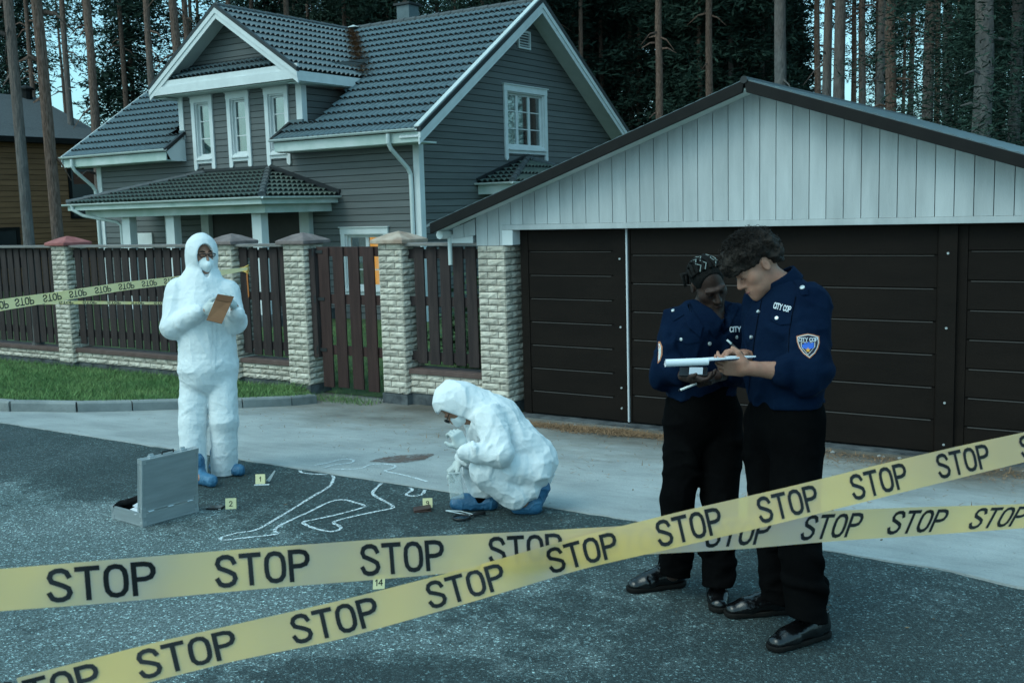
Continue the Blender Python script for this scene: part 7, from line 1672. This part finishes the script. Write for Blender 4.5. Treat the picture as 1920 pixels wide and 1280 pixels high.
# drifts of needles by the garage doors
pts = []
for _ in range(9000):
    x = RNG.choice([RNG.uniform(-6.2, -4.7), RNG.uniform(-5.9, -5.2), RNG.uniform(-5.2, -4.3)]); y = 9.60 - abs(RNG.normal(0, .22)) - .25 * abs(math.sin(x * 5)) * RNG.random()
    if vnoise(np.array([[x * 2.6, y * 4.0, 1.0]]))[0] < .46 + .1 * RNG.random(): continue
    pts.append((x, y, gz(y) + .014))
for _ in range(2600):
    x = RNG.uniform(-4.3, -.8); y = 9.6 - abs(RNG.normal(0, .4)); pts.append((x, y, gz(y) + .014))
for _ in range(900):
    x = RNG.uniform(-9, -1); y = RNG.uniform(6.5, 9.6); pts.append((x, y, gz(y) + .014))
needles('needle_litter', pts, 'rust-brown pine needles drifted along the foot of the garage doors', 'needles', .075, .0036)
MT['pebble'] = mk('grey_pebble', (.22, .22, .21), (.36, .36, .35), 30, .9)
for i in range(26):
    x = RNG.uniform(-6.0, -1.0); y = 9.66 - RNG.random() * .14; r = RNG.uniform(.010, .026); S_ = MB(); z = gz(y) + .012
    bmx = bmesh.new(); bmesh.ops.create_icosphere(bmx, subdivisions=1, radius=r)
    for v_ in bmx.verts: v_.co = Vector((v_.co.x * RNG.uniform(.8, 1.3), v_.co.y * RNG.uniform(.8, 1.3), v_.co.z * RNG.uniform(.5, .8)))
    S_.add([(v_.co.x, v_.co.y, v_.co.z) for v_ in bmx.verts], [tuple(v_.index for v_ in f_.verts) for f_ in bmx.faces]); bmx.free()
    o = S_.build('pebble', MT['pebble']); o.location = (x, y, z + r * .3); tag(o, 'small grey pebble at the foot of the garage doors', 'pebble', 'pebbles by the garage doors')
cone_sp = [(345, 985, .02)]
# fallen leaves and crumbs on drive and road (one loose scatter)
MT['leaf'] = mk('dry_leaf_bits', (.10, .06, .035), (.22, .16, .10), 30, .8, isl=.5)
mb = MB()
for i in range(240):
    y = RNG.uniform(3.2, 9.5); x = RNG.uniform(-11 + (9.5 - y) * .4, .5); g = np.array([x, y, gz(y) + (.015 if y > EDGE else .003)])
    if -10.6 < x < -9.0 and y > 5.6 and x < -9.0 - 0 and y > np.interp(x, [p[0] for p in kerb[:10]], [p[1] for p in kerb[:10]]) - .1: continue
    a = RNG.uniform(0, 6.28); u = np.array([math.cos(a), math.sin(a), RNG.uniform(-.2, .3)]); v = np.cross(UP, u); s_ = RNG.uniform(.005, .015); mb.add([g - u * s_, g + v * s_ * .4 + UP * .003, g + u * s_, g - v * s_ * .4], [(0, 1, 2, 3)])
o = mb.build('leaf_litter', MT['leaf']); o['kind'] = 'stuff'; tag(o, 'dry leaf crumbs scattered over drive and road', 'litter')

# ================================================================== barrier tapes
def tape_mat(name, c, tr, alpha, tc):
    m = bpy.data.materials.new(name); m.use_nodes = True; n, l = nodes(m); b = n['Principled BSDF']; b.inputs['Base Color'].default_value = (*c, 1); b.inputs['Roughness'].default_value = .33; b.inputs['Specular IOR Level'].default_value = .45
    t = n.new('ShaderNodeBsdfTranslucent'); t.inputs[0].default_value = (*tr, 1); m1 = n.new('ShaderNodeAddShader'); l.new(b.outputs[0], m1.inputs[0]); l.new(t.outputs[0], m1.inputs[1])
    p = n.new('ShaderNodeBsdfTransparent'); p.inputs[0].default_value = (*tc, 1); m2 = n.new('ShaderNodeMixShader'); m2.inputs[0].default_value = alpha; l.new(p.outputs[0], m2.inputs[1]); l.new(m1.outputs[0], m2.inputs[2]); l.new(m2.outputs[0], n['Material Output'].inputs[0]); return m
MT['tape'] = tape_mat('yellow_barrier_tape', (.68, .43, .075), (.22, .25, .46), .82, (1, .84, .10)); MT['tape_far'] = tape_mat('yellow_barrier_tape_far', (.80, .52, .12), (.18, .22, .22), .93, (1, .9, .4))
MT['tape_ink'] = plain('black_tape_print', (.008, .008, .009), .55)
def tape(name, key, label, cat_group, words, N=160, flip=False, letter_h=.68, wgap=None, skew=None, mat='tape', hw=.086):
    """key: rows (x, y_top, y_bottom, depth) describing where the strip runs; it becomes a real ribbon in space"""
    key = np.array(key, float); xs = np.linspace(key[0, 0], key[-1, 0], N)
    def cub(c):  # smooth interpolation through the rows
        return np.interp(xs, key[:, 0], key[:, c])
    def sm(a):
        for _ in range(12): a = np.concatenate([[a[0]], (a[:-2] + 2 * a[1:-1] + a[2:]) / 4, [a[-1]]])
        return a
    yt, yb, iz = sm(cub(1)), sm(cub(2)), sm(1 / np.maximum(cub(3), .1))
    cy = (yt + yb) / 2; sl = np.gradient(cy, xs); nrm = np.stack([sl, -np.ones_like(sl)], 1) / np.sqrt(1 + sl ** 2)[:, None]; hgt = (yb - yt) / np.sqrt(1 + sl ** 2)
    ripple = sm(RNG.normal(0, .014, N)) * 2.2
    def pt(x, v, lift=0):
        c = np.interp(x, xs, cy); n = np.array([np.interp(x, xs, nrm[:, 0]), np.interp(x, xs, nrm[:, 1])]); h = np.interp(x, xs, hgt); z = 1 / np.interp(x, xs, iz); q = np.array([x, c]) + n * h * (v - .5)
        return P(q[0], q[1], z + (v - .5) * np.interp(x, xs, ripple) - lift)
    t = thing(name, pt(xs[N // 2], .5), label, 'barrier tape', cat_group); mb = MB(); K = 5; vs = [pt(x, k / (K - 1)) for x in xs for k in range(K)]
    mb.add(vs, [(i * K + k, (i + 1) * K + k, (i + 1) * K + k + 1, i * K + k + 1) for i in range(N - 1) for k in range(K - 1)]); mb.build('strip', MT[mat], t, smooth=True)
    Q, W = text_ribbons('STOP', hw, .26); ltx = MB()
    for (cx, wpx, sk) in words:
        w_ = MB()
        for q in Q:
            p4 = []
            for (a, b) in q:
                v = .5 + (b - .5) * letter_h * (-1 if flip else 1); x = cx + (a / W - .5) * wpx + (b - .5) * sk; p4.append(pt(x, v, .0022))
            w_.add(p4, [(0, 1, 2, 3)])
        w_.build('lettering', MT['tape_ink'], t)
    return t, pt
tape('barrier_tape', [(40, 1268, 1342, 1.95), (300, 1201, 1273, 2.04), (440, 1170, 1238, 2.09), (630, 1127, 1200, 2.15), (870, 1066, 1132, 2.25), (1090, 1004, 1066, 2.33), (1290, 955, 1021, 2.385), (1480, 912, 976, 2.45), (1650, 870, 933, 2.52), (1810, 833, 893, 2.58), (1920, 810, 866, 2.62), (2000, 793, 846, 2.65)],
     'yellow STOP barrier tape rising steeply from lower left to right edge', 'foreground barrier tapes',
     [(92, 180, 0), (350, 176, 0), (627, 155, 0), (873, 138, 0), (1092, 124, 0), (1292, 116, 0), (1477, 107, 0), (1648, 100, 0), (1806, 93, 0), (1960, 90, 0)])
tape('barrier_tape', [(-60, 1070, 1150, 1.85), (0, 1066, 1145, 1.88), (190, 1050, 1131, 1.96), (490, 1026, 1103, 2.09), (755, 1007, 1082, 2.21), (985, 996, 1060, 2.31), (1190, 984, 1040, 2.39), (1390, 968, 1029, 2.47), (1560, 957, 1014, 2.54), (1720, 950, 1004, 2.60), (1870, 946, 993, 2.66), (1980, 942, 985, 2.70)],
     'yellow STOP barrier tape running nearly level, passing behind the steep one', 'foreground barrier tapes',
     [(190, 196, 0), (492, 170, 0), (754, 150, 0), (985, 132, 0), (1195, 122, 4), (1385, 112, 14), (1560, 104, 16), (1721, 100, 18), (1873, 96, 20)])
tape('barrier_tape', [(-40, 571, 594, 6.7), (0, 561, 583, 6.9), (120, 545, 563, 7.8), (230, 529, 545, 8.8), (330, 518, 532, 9.9), (400, 508, 519, 10.9), (440, 503, 512, 11.8), (464, 501, 506, 12.45)],
     'yellow tape with upside-down STOP print tied to the picket fence', 'tapes strung to the fence',
     [(-2, 34, 0), (46, 34, 0), (98, 33, 0), (146, 31, 0), (193, 29, 0), (237, 28, 0), (280, 27, 0), (320, 24, 0)], flip=True, letter_h=.62, mat='tape_far', hw=.09)
tape('barrier_tape', [(-40, 564, 573, 9.6), (0, 564, 572, 9.8), (150, 564, 570, 11.0), (310, 566, 571, 12.0), (430, 567, 571, 12.6)],
     'thin level yellow tape stretched along the fence behind the suited person', 'tapes strung to the fence',
     [(18, 30, 0), (70, 28, 0), (124, 26, 0), (168, 25, 0), (214, 24, 0), (258, 23, 0), (300, 22, 0)], flip=True, letter_h=.7, mat='tape_far', hw=.09)
kn_ = thing('tape_knot', on_y(462, 505, 9.86), 'bunched yellow tape knot with hanging end on the short picket panel', 'tape knot'); mb = MB(); c = on_y(462, 505, 9.86)
for i in range(5): mb.tube([c + np.array([-.10, -.02, -.02 + .01 * i]), c + np.array([-.02, -.025, .012 * (i - 2)]), c + np.array([.05, .0, .03 * (i - 2)])], [.004, .009, .006], 6)
mb.build('knot', MT['tape_far'], kn_, smooth=True)
mb = MB(); mb.prism([c + np.array([.0, -.012, 0]), c + np.array([.03, -.012, 0]), c + np.array([.035, -.010, -.36]), c + np.array([.012, -.010, -.38])], (0, .002, 0)); mb.build('loose_end', plain('orange_ribbon', (.40, .13, .03), .6), kn_)
